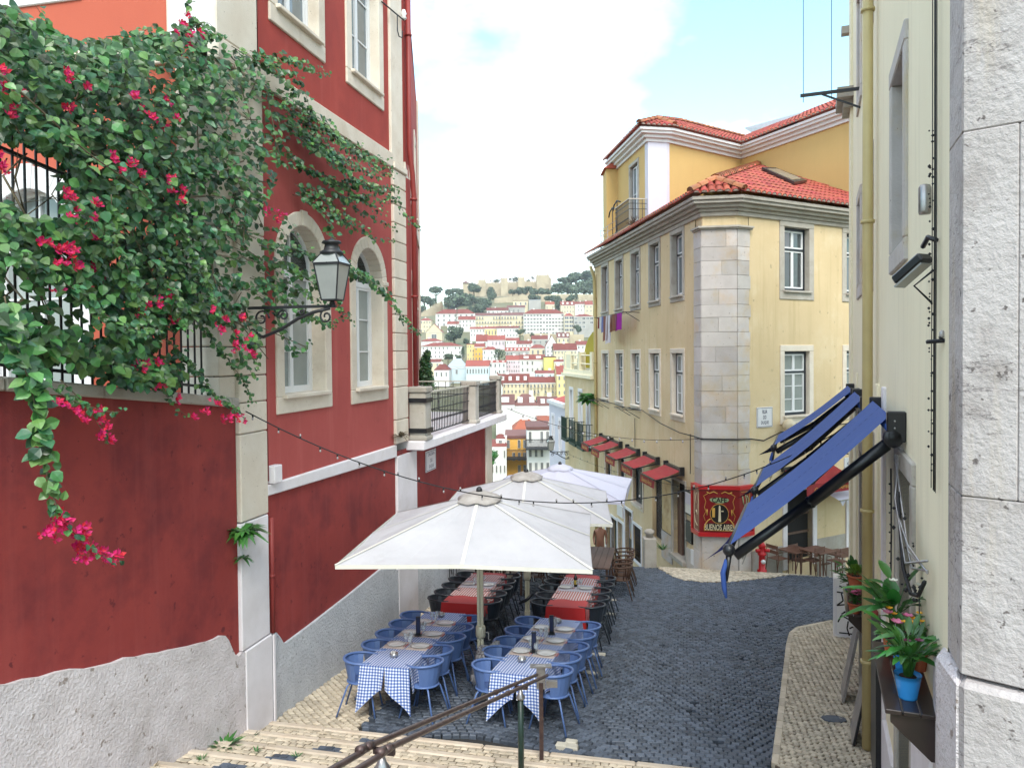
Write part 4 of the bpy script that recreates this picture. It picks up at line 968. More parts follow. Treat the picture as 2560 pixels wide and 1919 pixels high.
# flower clusters: papery bracts in threes
FLW = [(10, 150, .6), (15, 190, .6), (40, 200, .5), (22, 240, .5), (145, 165, .6), (190, 185, .5), (150, 225, .5), (290, 215, .6), (330, 245, .6), (365, 215, .5), (380, 255, .5), (300, 240, .5), (350, 270, .5), (250, 345, .7), (285, 350, .7), (265, 370, .7), (300, 370, .6),
       (365, 385, .6), (390, 405, .5), (395, 435, .6), (375, 412, .5), (150, 415, .7), (155, 435, .7), (205, 440, .7), (160, 460, .7), (205, 470, .6), (175, 480, .5), (200, 495, .5), (205, 510, .4), (3, 340, .6), (10, 360, .6), (95, 525, .7), (145, 525, .7), (120, 545, .7), (155, 550, .6), (130, 565, .6), (160, 570, .6), (200, 575, .5), (215, 590, .4), (130, 630, .6), (185, 620, .4),
       (465, 670, .8), (490, 690, .8), (475, 710, .8), (510, 720, .8), (530, 685, .8), (510, 745, .7), (540, 735, .7), (530, 755, .7), (550, 765, .6), (325, 660, .6), (345, 655, .6), (300, 680, .6), (360, 650, .5), (380, 690, .5), (310, 790, .5), (340, 780, .5), (290, 795, .4), (350, 830, .5), (385, 860, .5), (425, 900, .6), (445, 885, .6), (460, 870, .6), (480, 905, .6), (500, 900, .5), (520, 905, .5),
       (130, 870, .7), (165, 890, .7), (180, 905, .6), (215, 880, .5), (235, 925, .7), (215, 940, .7), (240, 950, .6), (225, 905, .6), (120, 1125, 1.3), (110, 1150, 1.3), (150, 1145, 1.3), (180, 1140, 1.3), (190, 1165, 1.3), (165, 1185, 1.3), (205, 1185, 1.3), (225, 1190, 1.3), (245, 1205, 1.3), (135, 1120, 1.3), (180, 1195, 1.3), (410, 30, .3), (385, 65, .3), (410, 75, .3), (405, 95, .3), (395, 45, .3), (440, 70, .3), (590, 455, .5), (600, 470, .5), (580, 460, .5), (610, 465, .4)]
b0 = []
for k in range(4):
    q = MB(); rr = random.Random(k)
    for j in range(4):
        c = Vector((rr.uniform(-.5, .5), rr.uniform(-.5, .5), rr.uniform(-.4, .4))) * .95
        for a in range(3):
            d = Vector((cos(a * 2.09 + j), sin(a * 2.09 + j), .55)).normalized(); s_ = d.cross(Vector((0, 0, 1))).normalized(); e = rr.uniform(.42, .6)
            up_ = Vector((0, 0, 1))
            q.add([c, c + d * e * .5 + s_ * e * .38, c + d * e + up_ * .05, c + d * e * .5 - s_ * e * .38, c + d * e * .55 - up_ * .06], [(0, 1, 4), (1, 2, 4), (2, 3, 4), (3, 0, 4)], rr.random())
    me = q.mesh('flower'); me.materials.append(M['bract']); b0.append(me)
for x, y, n in FLW:
    for j in range(2):
        p = frp((x + LR.uniform(-7, 7)) * D2, (y + LR.uniform(-6, 6)) * D2, n + LR.uniform(0, .08)); sz = .072 if n < 1 else .08
        o = bpy.data.objects.new('flower', b0[LR.randrange(4)])
        o.matrix_basis = MI @ Matrix.Translation(p) @ rmat(NO + UP * .4 - DI * .3 + rv() * .5, rv(), LR).to_4x4() @ Matrix.Scale(sz * LR.uniform(.8, 1.25), 4); o.parent = bo; COL.objects.link(o)
# small weeds: fern on the pilaster, grass at the foot of the wall, tuft under the balcony slab
def weed(name, c, h, n, label, cat='weed', m='plant', spread=1.0, droop=.3, wd=.12):
    q = MB(); rr = random.Random(int(c[0] * 99 + c[1] * 7))
    for i in range(n):
        a = rr.uniform(0, 2 * pi); L = h * rr.uniform(.4, 1); d = Vector((cos(a) * spread, sin(a) * spread, rr.uniform(.4, 1.3) - droop)).normalized(); s_ = d.cross(UP).normalized() * L * wd
        b_ = Vector(c) + Vector((cos(a), sin(a), 0)) * h * .1 * rr.random(); m1 = b_ + d * L * .55; t_ = b_ + d * L - UP * L * droop * .4
        q.add([b_ - s_ * .4, b_ + s_ * .4, m1 + s_, m1 - s_, t_], [(0, 1, 2, 3), (3, 2, 4)], rr.random())
    return single(name, q, M[m], label, cat)
weed('fern', FR.w(-.70, .10, 2.78), .36, 110, 'small green fern growing out of the pilaster joint', 'weed', droop=.7)
weed('fern', FR.w(-.70, .09, 2.45), .16, 40, 'tiny fern clinging to the red wall edge below the larger one', 'weed', droop=.8)
weed('wall_weed', FR.w(4.72, .1, 3.4), .32, 90, 'dry weed tuft growing where the white band meets the balcony', 'weed', 'twig', droop=.5, wd=.05)
weed('weed', FR.w(-1.25, .17, .30), .30, 90, 'green weeds at the foot of the white plinth on the steps', 'weed', wd=.09)
weed('weed', FR.w(-.75, .17, .12), .22, 60, 'dusty weeds at the foot of the pale pilaster', 'weed', 'tree', wd=.09)
for i_, (x_, y_) in enumerate(((640, 1868), (742, 1880), (560, 1885), (850, 1905), (505, 1910))):
    p = G(x_, y_, .3); weed('grass_tuft', (p.x, p.y, stepz(p.x, p.y)), .11, 26, ['small grass tuft between the setts of the first steps', 'grass tuft beside a black sett on the steps', 'grass tuft close under the white plinth on the steps', 'grass tuft among pale setts beside the handrail', 'grass tuft on the upper steps by the plinth'][i_], 'weed', wd=.05, droop=.1)
weed('weed', FR.w(-2.45, .10, .62), .2, 30, 'thin dry weed against the crack in the white plinth', 'weed', 'twig', wd=.05)
# ================================================================ YELLOW CORNER HOUSE
yh = thing('yellow_house', 'yellow corner house with stone corner pillar, red tiled roofs and a ground floor cafe', 'building', FY.w(3, -4, -1))
def off_path(segs, n):
    """corner points of the wall line moved outward by n; segs = frames with (origin point, direction, normal)"""
    L = []
    for p, d, nn in segs: L.append((p[0] + nn[0] * n, p[1] + nn[1] * n, d))
    out = []
    for (x1, y1, d1), (x2, y2, d2) in zip(L, L[1:]):
        det = d1[0] * -d2[1] + d2[0] * d1[1]
        t = ((x2 - x1) * -d2[1] + d2[0] * (y2 - y1)) / det
        out.append((x1 + d1[0] * t, y1 + d1[1] * t))
    return out
c1 = FL.w(-.5, 0, 0); c2 = FY.w(-.1, 0, 0)
dch = Vector((c2.x - c1.x, c2.y - c1.y, 0)).normalized(); FC = Fr((c1.x, c1.y), degrees(atan2(dch.x, dch.y)), 1); LC = hypot(c2.x - c1.x, c2.y - c1.y)
SEG = [(FL.o, FL.d, FL.n), ((c1.x, c1.y), FC.d, FC.n), (FY.o, FY.d, FY.n)]
EL, EY = 12.05, 8.0
def ring(n):
    a = FL.w(EL, n, 0); k = off_path(SEG, n); b_ = FY.w(EY, n, 0)
    return [(a.x, a.y)] + k + [(b_.x, b_.y)]
def mould(mb, layers, rg):
    for n, z0, z1 in layers:
        R0 = rg(-.1); R1 = rg(n)
        for i in range(len(R1) - 1):
            a0, b0_, a1, b1 = R0[i], R0[i + 1], R1[i], R1[i + 1]
            mb.hexa([(*a0, z0), (*b0_, z0), (*b1, z0), (*a1, z0), (*a0, z1), (*b0_, z1), (*b1, z1), (*a1, z1)])
ground_y = -1.9
# walls with openings
HLU = [(1.0 + 2.19 * k, 1.95 + 2.19 * k, 6.68, 8.58) for k in range(5)]
HLL = [(1.0 + 2.19 * k, 1.95 + 2.19 * k, 3.1, 4.97) for k in range(5)]
HLG = [(3.05, 4.05, -1.2, 1.0), (.83, 1.9, -1.2, 1.1), (5.12, 6.3, -.45, .95), (5.3, 6.25, -2.5, -1.25), (6.42, 7.36, -2.55, -.9), (7.55, 8.4, -4.2, -1.6), (8.55, 9.4, -4.2, -1.65), (9.5, 10.3, -4.2, -1.8), (7.4, 8.3, -.4, .95), (9.5, 10.3, -.4, .95)]
b = MB(); wall_mb(FL, b, 0, EL, -5.5, 8.95, HLU + HLL + HLG, depth=.24, rev=HLG); part('wall', b, M['yellow'], yh)
b = MB(); b.fb(FL, .3, EL - .1, -.75, -.7, -5.5, 8.9); b.fb(FL, EL - .02, EL, -6, -.0, -5.5, 9.2); part('inner_wall', b, M['dark'], yh)
b = MB(); b.fb(FL, EL - .0, EL + .02, -6, -.001, -5.5, 9.2); part('wall', b, M['yellow'], yh)
HYU = [(1.8 + 2.75 * k, 2.86 + 2.75 * k, 6.72, 8.57) for k in range(2)]
HYL = [(1.8 + 2.75 * k, 2.86 + 2.75 * k, 3.12, 5.0) for k in range(2)]
HYG = [(1.9, 3.0, -1.1, .95), (4.7, 5.8, -1.1, .95)]
b = MB(); wall_mb(FY, b, .38, EY, -2.5, 8.95, HYU + HYL + HYG, depth=.24, rev=HYG); part('wall', b, M['yellow'], yh)
b = MB(); b.fb(FY, .5, EY, -.75, -.7, -2.5, 8.9); part('inner_wall', b, M['dark'], yh)
b = MB(); b.face([(*FC.w(0, -.02, 0)[:2], -2), (*FC.w(LC, -.02, 0)[:2], -2), (*FC.w(LC, -.02, 0)[:2], 9), (*FC.w(0, -.02, 0)[:2], 9)]); b.fb(FL, -.5, .0, -.1, -.02, -2, 8.95); b.fb(FY, -.1, .38, -.1, -.02, -2, 8.95); part('wall', b, M['yellow'], yh)
for k, h in enumerate(HLU): window(FL, yh, *h, sur=.14, surm='grey_stone', depth=.2, fcol='navy', scol='white', transom=.62, muntins=0, pane='glass_sky')
for k, h in enumerate(HLL): window(FL, yh, *h, sur=.15, surm='stone', depth=.16, fcol='navy', scol='white', transom=.6, muntins=1, pane='glass_pale' if k != 3 else 'glass_sky')
for k, h in enumerate(HYU): window(FY, yh, *h, sur=.2, surm='grey_stone', depth=.2, fcol='navy', scol='white', transom=.62, muntins=0, pane='glass', fw=.08)
for k, h in enumerate(HYL): window(FY, yh, *h, sur=.18, surm='stone', depth=.16, fcol='navy', scol='white', transom=.6, muntins=2, pane='glass_pale', fw=.08)
# stone corner pillar in courses of blocks
zc_ = [-1.35, -.55, -.02, 1.35, 1.75, 2.2, 2.62, 3.05, 3.5, 3.92, 4.35, 4.72, 5.15, 5.55, 5.95, 6.3, 6.72, 7.1, 7.5, 7.88, 8.36]
pr2 = ring(.045)
for i, (z0, z1) in enumerate(zip(zc_, zc_[1:])):
    p0, p1 = Vector((*off_path(SEG, .045)[0], 0)), Vector((*off_path(SEG, .045)[1], 0)); q0, q1 = Vector((*off_path(SEG, -.1)[0], 0)), Vector((*off_path(SEG, -.1)[1], 0))
    wide = .04 if i < 2 else 0
    f = RND.uniform(.3, .7) if i % 2 else None
    cuts = [0, f, 1] if f and z1 - z0 > .3 else [0, 1]
    for a, c in zip(cuts, cuts[1:]):
        A, B_ = p0.lerp(p1, a), p0.lerp(p1, c); A2, B2 = q0.lerp(q1, a), q0.lerp(q1, c); g = .002; dd_ = (B_ - A).normalized() * g
        jn = RND.uniform(-.006, .006); nn = Vector((FC.n[0], FC.n[1], 0)) * (jn + wide)
        A, B_ = A + dd_ + nn, B_ - dd_ + nn; bb = MB(); t_ = RND.random()
        bb.hexa([(A2.x, A2.y, z0 + g), (B2.x, B2.y, z0 + g), (B_.x, B_.y, z0 + g), (A.x, A.y, z0 + g), (A2.x, A2.y, z1 - g), (B2.x, B2.y, z1 - g), (B_.x, B_.y, z1 - g), (A.x, A.y, z1 - g)], t_)
        part('pillar_block', bb, M['pillar'], yh, bw=.006)
    bb = MB(); bb.fb(FL, -.49, .0 + RND.uniform(-.0, .05), -.1, .043 + wide, z0 + .004, z1 - .004, RND.random()); part('pillar_block', bb, M['pillar'], yh, bw=.006)
    bb = MB(); bb.fb(FY, -.09, .38 + RND.uniform(-.04, .04), -.1, .043 + wide, z0 + .004, z1 - .004, RND.random()); part('pillar_block', bb, M['pillar'], yh, bw=.006)
b = MB()
for n, z0, z1 in ((.09, 8.36, 8.40), (.14, 8.40, 8.45)):
    k = off_path(SEG, n); k0 = off_path(SEG, -.1); a = FL.w(.02, n, 0); a0 = FL.w(.02, -.1, 0); e = FY.w(.45, n, 0); e0 = FY.w(.45, -.1, 0)
    O_ = [(a.x, a.y)] + k + [(e.x, e.y)]; I_ = [(a0.x, a0.y)] + k0 + [(e0.x, e0.y)]
    for i in range(3): b.hexa([(*I_[i], z0), (*I_[i + 1], z0), (*O_[i + 1], z0), (*O_[i], z0), (*I_[i], z1), (*I_[i + 1], z1), (*O_[i + 1], z1), (*O_[i], z1)])
part('pillar_cap', b, M['grey_stone'], yh)
# low plinth of the house
for u0, u1, z0, z1 in ((0, .76, -1.6, -.72), (2.02, 3.02, -1.6, -.70), (4.1, 5.18, -3.4, -2.9)): b = MB(); b.fb(FL, u0, u1, -.1, .03, z0, z1); part('plinth', b, M['pillar'], yh, bw=.01)
for u0, u1 in ((.45, 1.7), (3.2, 4.5), (6, 8)): b = MB(); b.fb(FY, u0, u1, -.1, .03, -2, -.58); part('plinth', b, M['grey_stone'], yh, bw=.01)
# cornice
b = MB(); mould(b, [(.06, 8.72, 8.84), (.12, 8.841, 8.93), (.22, 8.931, 9.03), (.33, 9.031, 9.12), (.38, 9.121, 9.22)], ring); part('cornice', b, M['grey_stone'], yh, bw=.012)
# ---- roofs: planes, laid with barrel tiles
ZE, OV, SLL, SLY, SLC = 9.30, .46, .5, .45, .62
pl_ = lambda F, ze, ov, s: (lambda x, y: ze + (ov - ((x - F.o[0]) * F.n[0] + (y - F.o[1]) * F.n[1])) * s)
zL, zY, zC = pl_(FL, ZE, OV, SLL), pl_(FY, ZE, OV, SLY), pl_(FC, ZE, OV, SLC)
a1 = FL.w(7.2, -.9, 0); a2 = at(1667, 500, 28.9); a2.z = 0; I_c = at(1852, 380, 31.5); I_c.z = 0; B_e = at(2126, 400, 26.4); B_e.z = 0
FA1 = Fr((a1.x, a1.y), -7.3, -1); _v = a2 - a1; FAc = Fr((a1.x, a1.y), degrees(atan2(_v.x, _v.y)), 1); LAc = _v.length
_v = I_c - a2; FA2 = Fr((a2.x, a2.y), degrees(atan2(_v.x, _v.y)), 1); LA2 = _v.length
_v = B_e - I_c; FB = Fr((I_c.x, I_c.y), degrees(atan2(_v.x, _v.y)), 1); LB = _v.length + 5
bend = FB.w(LB, 0, 0)
a0 = FL.w(12.05, -.9, 0)
UPP = [(a0.x, a0.y), (a1.x, a1.y), (a2.x, a2.y), (I_c.x, I_c.y), (bend.x, bend.y), (30, 30), (20, 50)]
R_ = ring(OV); MAINP = R_ + [(*FY.w(EY, -9, 0)[:2],), (20, 40), (*FL.w(EL, -6, 0)[:2],)]
def zmain(x, y): return min(zL(x, y), zY(x, y), zC(x, y))
ZU, OU = 13.42, .5
uL, uC, uA, uB = pl_(FA1, ZU, OU, .5), pl_(FAc, ZU, OU, .5), pl_(FA2, ZU, OU, .5), pl_(FB, ZU, OU, .45)
ZR = 15.1
def zupp(x, y): return min(max(min(uL(x, y), uC(x, y), uA(x, y)), uB(x, y)), 40)
def tile_mb(l=.43, r0=.088, r1=.072, k=4):
    mb = MB(); vs = []
    for y, r in ((0, r0), (l, r1)):
        for i in range(k + 1): q = pi * i / k; vs.append((r * cos(q) * 1.06, y, r * sin(q) * .82))
    mb.add(vs, [(i, i + 1, k + 2 + i, k + 1 + i) for i in range(k)], .5, True); return mb
TILE = tile_mb(); TME = TILE.mesh('roof_tile'); TME.materials.append(M['tile'])
TITEMS = []; MORT = MB()
def lay(F, zf, zall, ze, ov, slope, u0, u1, depth, inside, sp=.205, step=.34, flip=1):
    d = Vector((F.d[0], F.d[1], 0)); upv = Vector((-F.n[0], -F.n[1], slope)).normalized(); nrm = d.cross(upv) if F.side < 0 else d.cross(upv)
    if nrm.z < 0: nrm = -nrm
    x_ = upv.cross(nrm); R3_ = Matrix((x_, upv, nrm)).transposed()
    L = sqrt(1 + slope * slope); rows = int(depth * L / step); u = u0
    while u < u1:
        for r in range(rows):
            n = ov - r * step / L; p = F.w(u, n, 0); n2 = F.w(u, n - .2, 0)
            if not inside(n2.x, n2.y) or abs(zall(n2.x, n2.y) - zf(n2.x, n2.y)) > .02: continue
            z = ze + (ov - n) * slope
            TITEMS.append((Vector((p.x, p.y, z + .012 * (r % 2) + RND.uniform(-.004, .004))), R3_ @ Matrix.Rotation(RND.uniform(-.02, .02), 3, 'Z')))
            if r == 0:
                c = Vector((p.x, p.y, z)); o = Vector((F.n[0], F.n[1], 0)) * .004; pts = [c + x_ * (.074 * cos(pi * i / 4)) + nrm * (.056 * sin(pi * i / 4)) + o for i in range(5)]
                MORT.add(pts, [(0, 1, 2, 3, 4)])
        u += sp
inm = lambda x, y: pip(x, y, MAINP) and not pip(x, y, UPP)
lay(FL, zL, zmain, ZE, OV, SLL, -2, EL, 5.5, inm); lay(FY, zY, zmain, ZE, OV, SLY, -2, EY, 9, inm); lay(FC, zC, zmain, ZE, OV, SLC, -1.2, LC + 1.2, 7, inm)
def ovp(frs, n, a, e):
    segs = [(f.o, f.d, f.n) for f in frs]; k = off_path(segs, n); p = frs[0].w(a, n, 0); q = frs[-1].w(e, n, 0); return [(p.x, p.y)] + k + [(q.x, q.y)]
UF = [FA1, FAc, FA2, FB]
ringU = lambda n: ovp(UF, n, 4.9, LB)
UPR = ringU(OU) + [(40, 30), (20, 60)]
inu = lambda x, y: pip(x, y, UPR)
capz = lambda zf: (lambda x, y: zf(x, y) if zf(x, y) < ZR else 1e3)
lay(FA1, capz(uL), zupp, ZU, OU, .5, -2, 4.9, 3.9, inu); lay(FAc, capz(uC), zupp, ZU, OU, .5, -2, LAc + 2, 3.9, inu); lay(FA2, capz(uA), zupp, ZU, OU, .5, -2, LA2 + 3, 3.9, inu)
lay(FB, uB, zupp, ZU, OU, .45, -4, LB, 5.5, inu)
def height_sheet(name, P, zf, x0, x1, y0, y1, s, inside):
    mb = MB(); vs = {}; 
    nx, ny = int((x1 - x0) / s), int((y1 - y0) / s)
    for i in range(nx):
        for j in range(ny):
            x, y = x0 + i * s, y0 + j * s
            if all(inside(x + a * s, y + c * s) for a, c in ((0, 0), (1, 0), (1, 1), (0, 1))):
                mb.face([(x + a * s, y + c * s, zf(x + a * s, y + c * s) - .03) for a, c in ((0, 0), (1, 0), (1, 1), (0, 1))])
    return part(name, mb, M['tile'], yh)
RM = height_sheet('roof', MAINP, zmain, 2, 15, 19, 36, .16, inm)
RU = height_sheet('roof', UPR, lambda x, y: min(zupp(x, y), ZR + .1), 2, 22, 22, 46, .2, inu)
TITEMS.sort(key=lambda q: (q[0] - CAMP).length + (0 if inview(q[0], -10) else 100)); MIY = WM[yh].inverted(); tr_ = MB()
for i, (p, R3_) in enumerate(TITEMS):
    Mx = Matrix.Translation(p) @ R3_.to_4x4()
    if i < 300:
        o = bpy.data.objects.new('roof_tile', TME); o.matrix_basis = MIY @ Mx; o.parent = RM; COL.objects.link(o)
    else: tr_.add([Mx @ Vector(v) for v in TILE.v], TILE.f, RND.random(), True)
part('roof_tiles', tr_, M['tile'], RU, kind='stuff'); part('eaves_mortar', MORT, M['mortar'], RM, kind='stuff')
# ridge and hip tiles
def ridge(P, m='tile_old', r=.12):
    for A, B_ in zip(P, P[1:]):
        A, B_ = Vector(A), Vector(B_); L = (B_ - A).length; n = max(1, int(L / .36)); d = (B_ - A).normalized(); x = d.cross(UP).normalized(); nn = x.cross(d)
        for i in range(n):
            mb = MB(); c = A + d * (L * i / n); e = A + d * (L * i / n + .42); vs = []
            for q, rr in ((c, r), (e, r * .84)):
                for k in range(5): a = pi * k / 4; vs.append(q + x * rr * cos(a) + nn * rr * sin(a))
            mb.add(vs, [(k, k + 1, 6 + k, 5 + k) for k in range(4)] + [(0, 1, 2, 3, 4)], RND.random(), True); part('ridge_tile', mb, M[m], RM)
k_ = off_path(SEG, OV)
def hip(zf1, zf2, p0, dirv, L):   # follow where two planes meet from p0
    d = Vector(dirv).normalized(); return [(p0[0] + d.x * t, p0[1] + d.y * t, zf1(p0[0] + d.x * t, p0[1] + d.y * t) + .05) for t in (0, L)]
def meet(f1, f2, p0):
    # direction along which f1-f2 stays zero
    e = .01; g = Vector(((f1(p0[0] + e, p0[1]) - f1(p0[0], p0[1])) - (f2(p0[0] + e, p0[1]) - f2(p0[0], p0[1])), (f1(p0[0], p0[1] + e) - f1(p0[0], p0[1])) - (f2(p0[0], p0[1] + e) - f2(p0[0], p0[1])), 0))
    d = Vector((-g.y, g.x, 0)); d = d if d.y > 0 else -d; return d
d1 = meet(zL, zC, k_[0]); d2 = meet(zC, zY, k_[1])
# the two short hips run together, then one hip up to the upper storey
def isect(p, d, q, e):
    det = d.x * -e.y + e.x * d.y; t = ((q[0] - p[0]) * -e.y + e.x * (q[1] - p[1])) / det; return (p[0] + d.x * t, p[1] + d.y * t)
X_ = isect(k_[0], d1, k_[1], d2); zX = zmain(*X_) + .05
ridge([(k_[0][0], k_[0][1], ZE + .05), (*X_, zX)]); ridge([(k_[1][0], k_[1][1], ZE + .05), (*X_, zX)])
d3 = meet(zL, zY, X_).normalized(); t3 = 0
while not pip(X_[0] + d3.x * t3, X_[1] + d3.y * t3, UPP) and t3 < 14: t3 += .1
ridge([(*X_, zX), (X_[0] + d3.x * t3, X_[1] + d3.y * t3, zmain(X_[0] + d3.x * t3, X_[1] + d3.y * t3) + .05)], r=.15)
ku = off_path([(f.o, f.d, f.n) for f in UF], OU)
dA = meet(uL, uC, ku[0]); dB_ = meet(uC, uA, ku[1])
XU = isect(ku[0], dA, ku[1], dB_); ridge([(*ku[0], ZU + .05), (*XU, uC(*XU) + .05)]); ridge([(*ku[1], ZU + .05), (*XU, uC(*XU) + .05)])
dR = meet(uL, uA, XU).normalized(); t4 = max(0, (ZR - uL(*XU)) / max(1e-3, (uL(XU[0] + dR.x, XU[1] + dR.y) - uL(*XU)))); XR = (XU[0] + dR.x * t4, XU[1] + dR.y * t4)
ridge([(*XU, uC(*XU) + .05), (*XR, ZR + .05)])
dF = Vector((FA2.d[0], FA2.d[1], 0)); ridge([(*XR, ZR + .06), (XR[0] + dF.x * 6.5, XR[1] + dF.y * 6.5, ZR + .06)])
# upper storey walls
b = MB(); HA = [(1.25, 2.35, 10.2, 12.5)]
wall_mb(FA1, b, .0, 4.85, 9.0, 13.2, HA, depth=.2); wall_mb(FA2, b, .0, LA2, 9, 13.2, []); wall_mb(FB, b, 0, LB, 9, 13.2, []); part('upper_wall', b, M['orange'], yh)
b = MB(); b.fb(FA1, .3, 4.8, -.6, -.55, 9, 13); part('inner_wall', b, M['dark'], yh)
b = MB(); b.fb(FAc, 0, LAc, -.3, .03, 9, 13.0); b.fb(FA2, -.02, .12, -.1, .03, 9, 13); part('white_pilaster', b, M['lilac'], yh)
window(FA1, yh, *HA[0], sur=.14, surm='grey_stone', depth=.14, fcol='navy', scol='white', muntins=1, pane='glass_sky', sill=False)
b = MB(); mould(b, [(.08, 12.92, 13.05), (.2, 13.051, 13.17), (.34, 13.171, 13.27), (.42, 13.271, 13.36)], ringU); part('upper_cornice', b, M['white_wall'], yh)
def onroof(px, py, F, ze, ov, s, dz=0):
    d = ray(px, py); lo, hi = 5.0, 80.0
    f = lambda t: CZ + d.z * t - (ze + dz + (ov - ((d.x * t - F.o[0]) * F.n[0] + (d.y * t - F.o[1]) * F.n[1])) * s)
    # plane is linear in t
    f0, f1 = f(0), f(1); t = -f0 / (f1 - f0); return Vector((d.x * t, d.y * t, CZ + d.z * t))
# skylight
S_ = [onroof(px, py, FY, ZE, OV, SLY, .10) for px, py in ((1903, 424), (1937, 424), (2016, 456), (1985, 461))]
ns = (S_[1] - S_[0]).cross(S_[3] - S_[0]).normalized(); ns = ns if ns.z > 0 else -ns
b = MB(); b.prism(S_, ns * .08); sk = part('skylight', b, M['black'], yh)
c_ = sum(S_, Vector()) / 4; b = MB(); b.face([c_ + (p - c_) * .78 + ns * .085 for p in S_]); part('pane', b, M['glass_sky'], sk)
# solar panel behind the ridge
b = MB(); q = [at(1862, 322, 38), at(2005, 283, 33), at(1990, 320, 32), at(1900, 345, 36)]; b.prism(q, Vector((0, .04, .06))); spn = part('solar_panel', b, M['galv'], yh)
# chimney
ch = at(1541, 500, 33.5); b = MB(); b.box(ch.x - .5, ch.x + .5, 33, 34.2, 8.5, 12.95); chm = part('chimney', b, M['orange'], yh)
b = MB(); b.prism([(ch.x - .62, 32.85, 12.95), (ch.x + .62, 32.85, 12.95), (ch.x + .0, 32.85, 13.35)], Vector((0, 1.5, 0))); part('chimney_cap', b, M['tile'], chm)
b = MB(); b.tube([(ch.x + .05, 32.98, 10.5), (ch.x + .05, 32.98, 11.7), (ch.x + .16, 32.98, 12.1), (ch.x + .28, 32.98, 11.7), (ch.x + .28, 32.98, 10.5)], .03, 5); part('arch_mould', b, M['orange'], chm)
# railings on the roof edge
rl = thing('roof_railing', 'thin grey railing along the roof edge of the yellow house', 'railing', FL.w(10.5, .1, 9.3))
b = MB()
for z in (9.6, 9.85, 10.1, 10.35): b.tube([FL.w(9.4, -.25, z), FL.w(11.95, -.25, z), FL.w(11.95, -2.0, z)], .014, 5)
part('rails', b, M['galv'], rl)
for u in (9.4, 10.7, 11.95): b = MB(); b.tube([FL.w(u, -.25, 9.2), FL.w(u, -.25, 10.36)], .018, 5); part('post', b, M['galv'], rl)
bl = thing('roof_balcony', 'ornate black iron balcony in front of the roof door', 'balcony', FL.w(8.4, -.3, 9.6))
A_, B_2 = FL.w(7.3, -.2, 0), FL.w(9.35, -.2, 0); rail_panel(A_, B_2, 9.75, 1.05, bl, M['iron'], .12); rail_panel(A_, FL.w(7.3, -.88, 0), 9.75, 1.05, bl, M['iron'], .15)
b = MB(); b.fb(FL, 7.3, 9.4, -.9, -.15, 9.7, 9.76); part('floor', b, M['grey_stone'], bl)
b = MB()
for u, z in ((9.4, 10.9), (10.1, 10.75)): b.tube([FL.w(u - .5, -.3, z + .1), FL.w(u, -.3, z + .25), FL.w(u + .45, -.3, z + .15), FL.w(u + .6, -.3, z - .05)], .03, 5); b.tube([FL.w(u, -.3, 9.4), FL.w(u, -.3, z + .25)], .02, 5)
single('roof_lamps', b, M['iron'], 'curved black lamp brackets standing on the roof edge railing', 'lamp')
weed('roof_weed', FL.w(6.4, -.15, 9.6), .55, 120, 'dry weeds growing on the eaves tiles of the yellow house', 'weed', 'twig', wd=.03, droop=.1)
# ---- ground floor of the lane side
g = part('gate', (lambda mb: (frame_rect(mb, FL, 3.07, 4.03, -1.18, .98, .06, -.2, -.14), mb)[1])(MB()), M['navy'], yh)
for i in range(-6, 16):
    b = MB(); u0 = 3.1; x0 = -1.15 + i * .145
    P = [(3.1, x0), (4.0, x0 + .9)]
    for s_ in (1, -1):
        pts = [(3.1, x0), (4.0, x0 + .9)] if s_ > 0 else [(4.0, x0), (3.1, x0 + .9)]
        (ua, za), (ub, zb_) = pts
        za2, zb2 = max(-1.15, za), min(.95, zb_)
        if zb2 - za2 < .05: continue
        t0, t1 = (za2 - za) / (zb_ - za), (zb2 - za) / (zb_ - za)
        b.bar(FL.w(ua + (ub - ua) * t0, -.16 + .004 * s_, za2), FL.w(ua + (ub - ua) * t1, -.16 + .004 * s_, zb2), .016, .008)
    if b.v: part('lattice', b, M['galv'], g)
b = MB(); b.fb(FL, 3.02, 4.1, -.24, -.22, -1.2, 1); part('door', b, M['black'], yh)
pb_ = part('poster_panel', (lambda mb: (mb.fb(FL, 2.02, 2.96, .0, .03, -.72, .98), mb)[1])(MB()), M['black'], yh)
M['poster'] = mat('faded_tango_poster', (.50, .33, .13), .6, (.62, .50, .30), 1.6, .9, blotch=(.33, .16, .05), blotch_scale=2.2, blotch_amt=.8)
b = MB(); b.fb(FL, 2.06, 2.92, .031, .034, -.68, .94); part('print', b, M['poster'], pb_)
b = MB(); b.fb(FL, .83, 1.9, -.24, -.2, -1.2, 1.1); dr = part('door', b, M['dark'], yh)  # dark sheet filling the doorway, unlit interior put into its colour
b = MB(); b.fb(FL, 1.55, 1.9, -.2, -.12, -1.2, .75); part('door_leaf', b, M['wood'], dr)
b = MB(); b.fb(FL, 1.9, 2.0, -.2, .05, -1.2, 1.1); b.fb(FL, .77, .83, -.2, .04, -1.2, 1.1); b.fb(FL, .77, 2.0, -.2, .05, 1.1, 1.2); b.fb(FL, .75, 2.0, -.2, .14, -1.3, -1.18); part('door_frame', b, M['grey_stone'], yh)
for u0, u1, z0, z1 in (HLG[2], HLG[8], HLG[9]):
    window(FL, yh, u0, u1, z0, z1, sur=.12, surm='stone', depth=.16, fcol='navy', scol='navy', muntins=0, pane='glass')
b = MB(); frame_rect(b, FL, 5.2, 6.36, -2.6, -1.15, .1, -.1, .03); part('grille_frame', b, M['white_wall'], yh)
b = MB()
for i in range(9): u = 5.34 + i * .11; b.tube([FL.w(u, -.05, -2.5), FL.w(u, -.05, -1.25)], .012, 4)
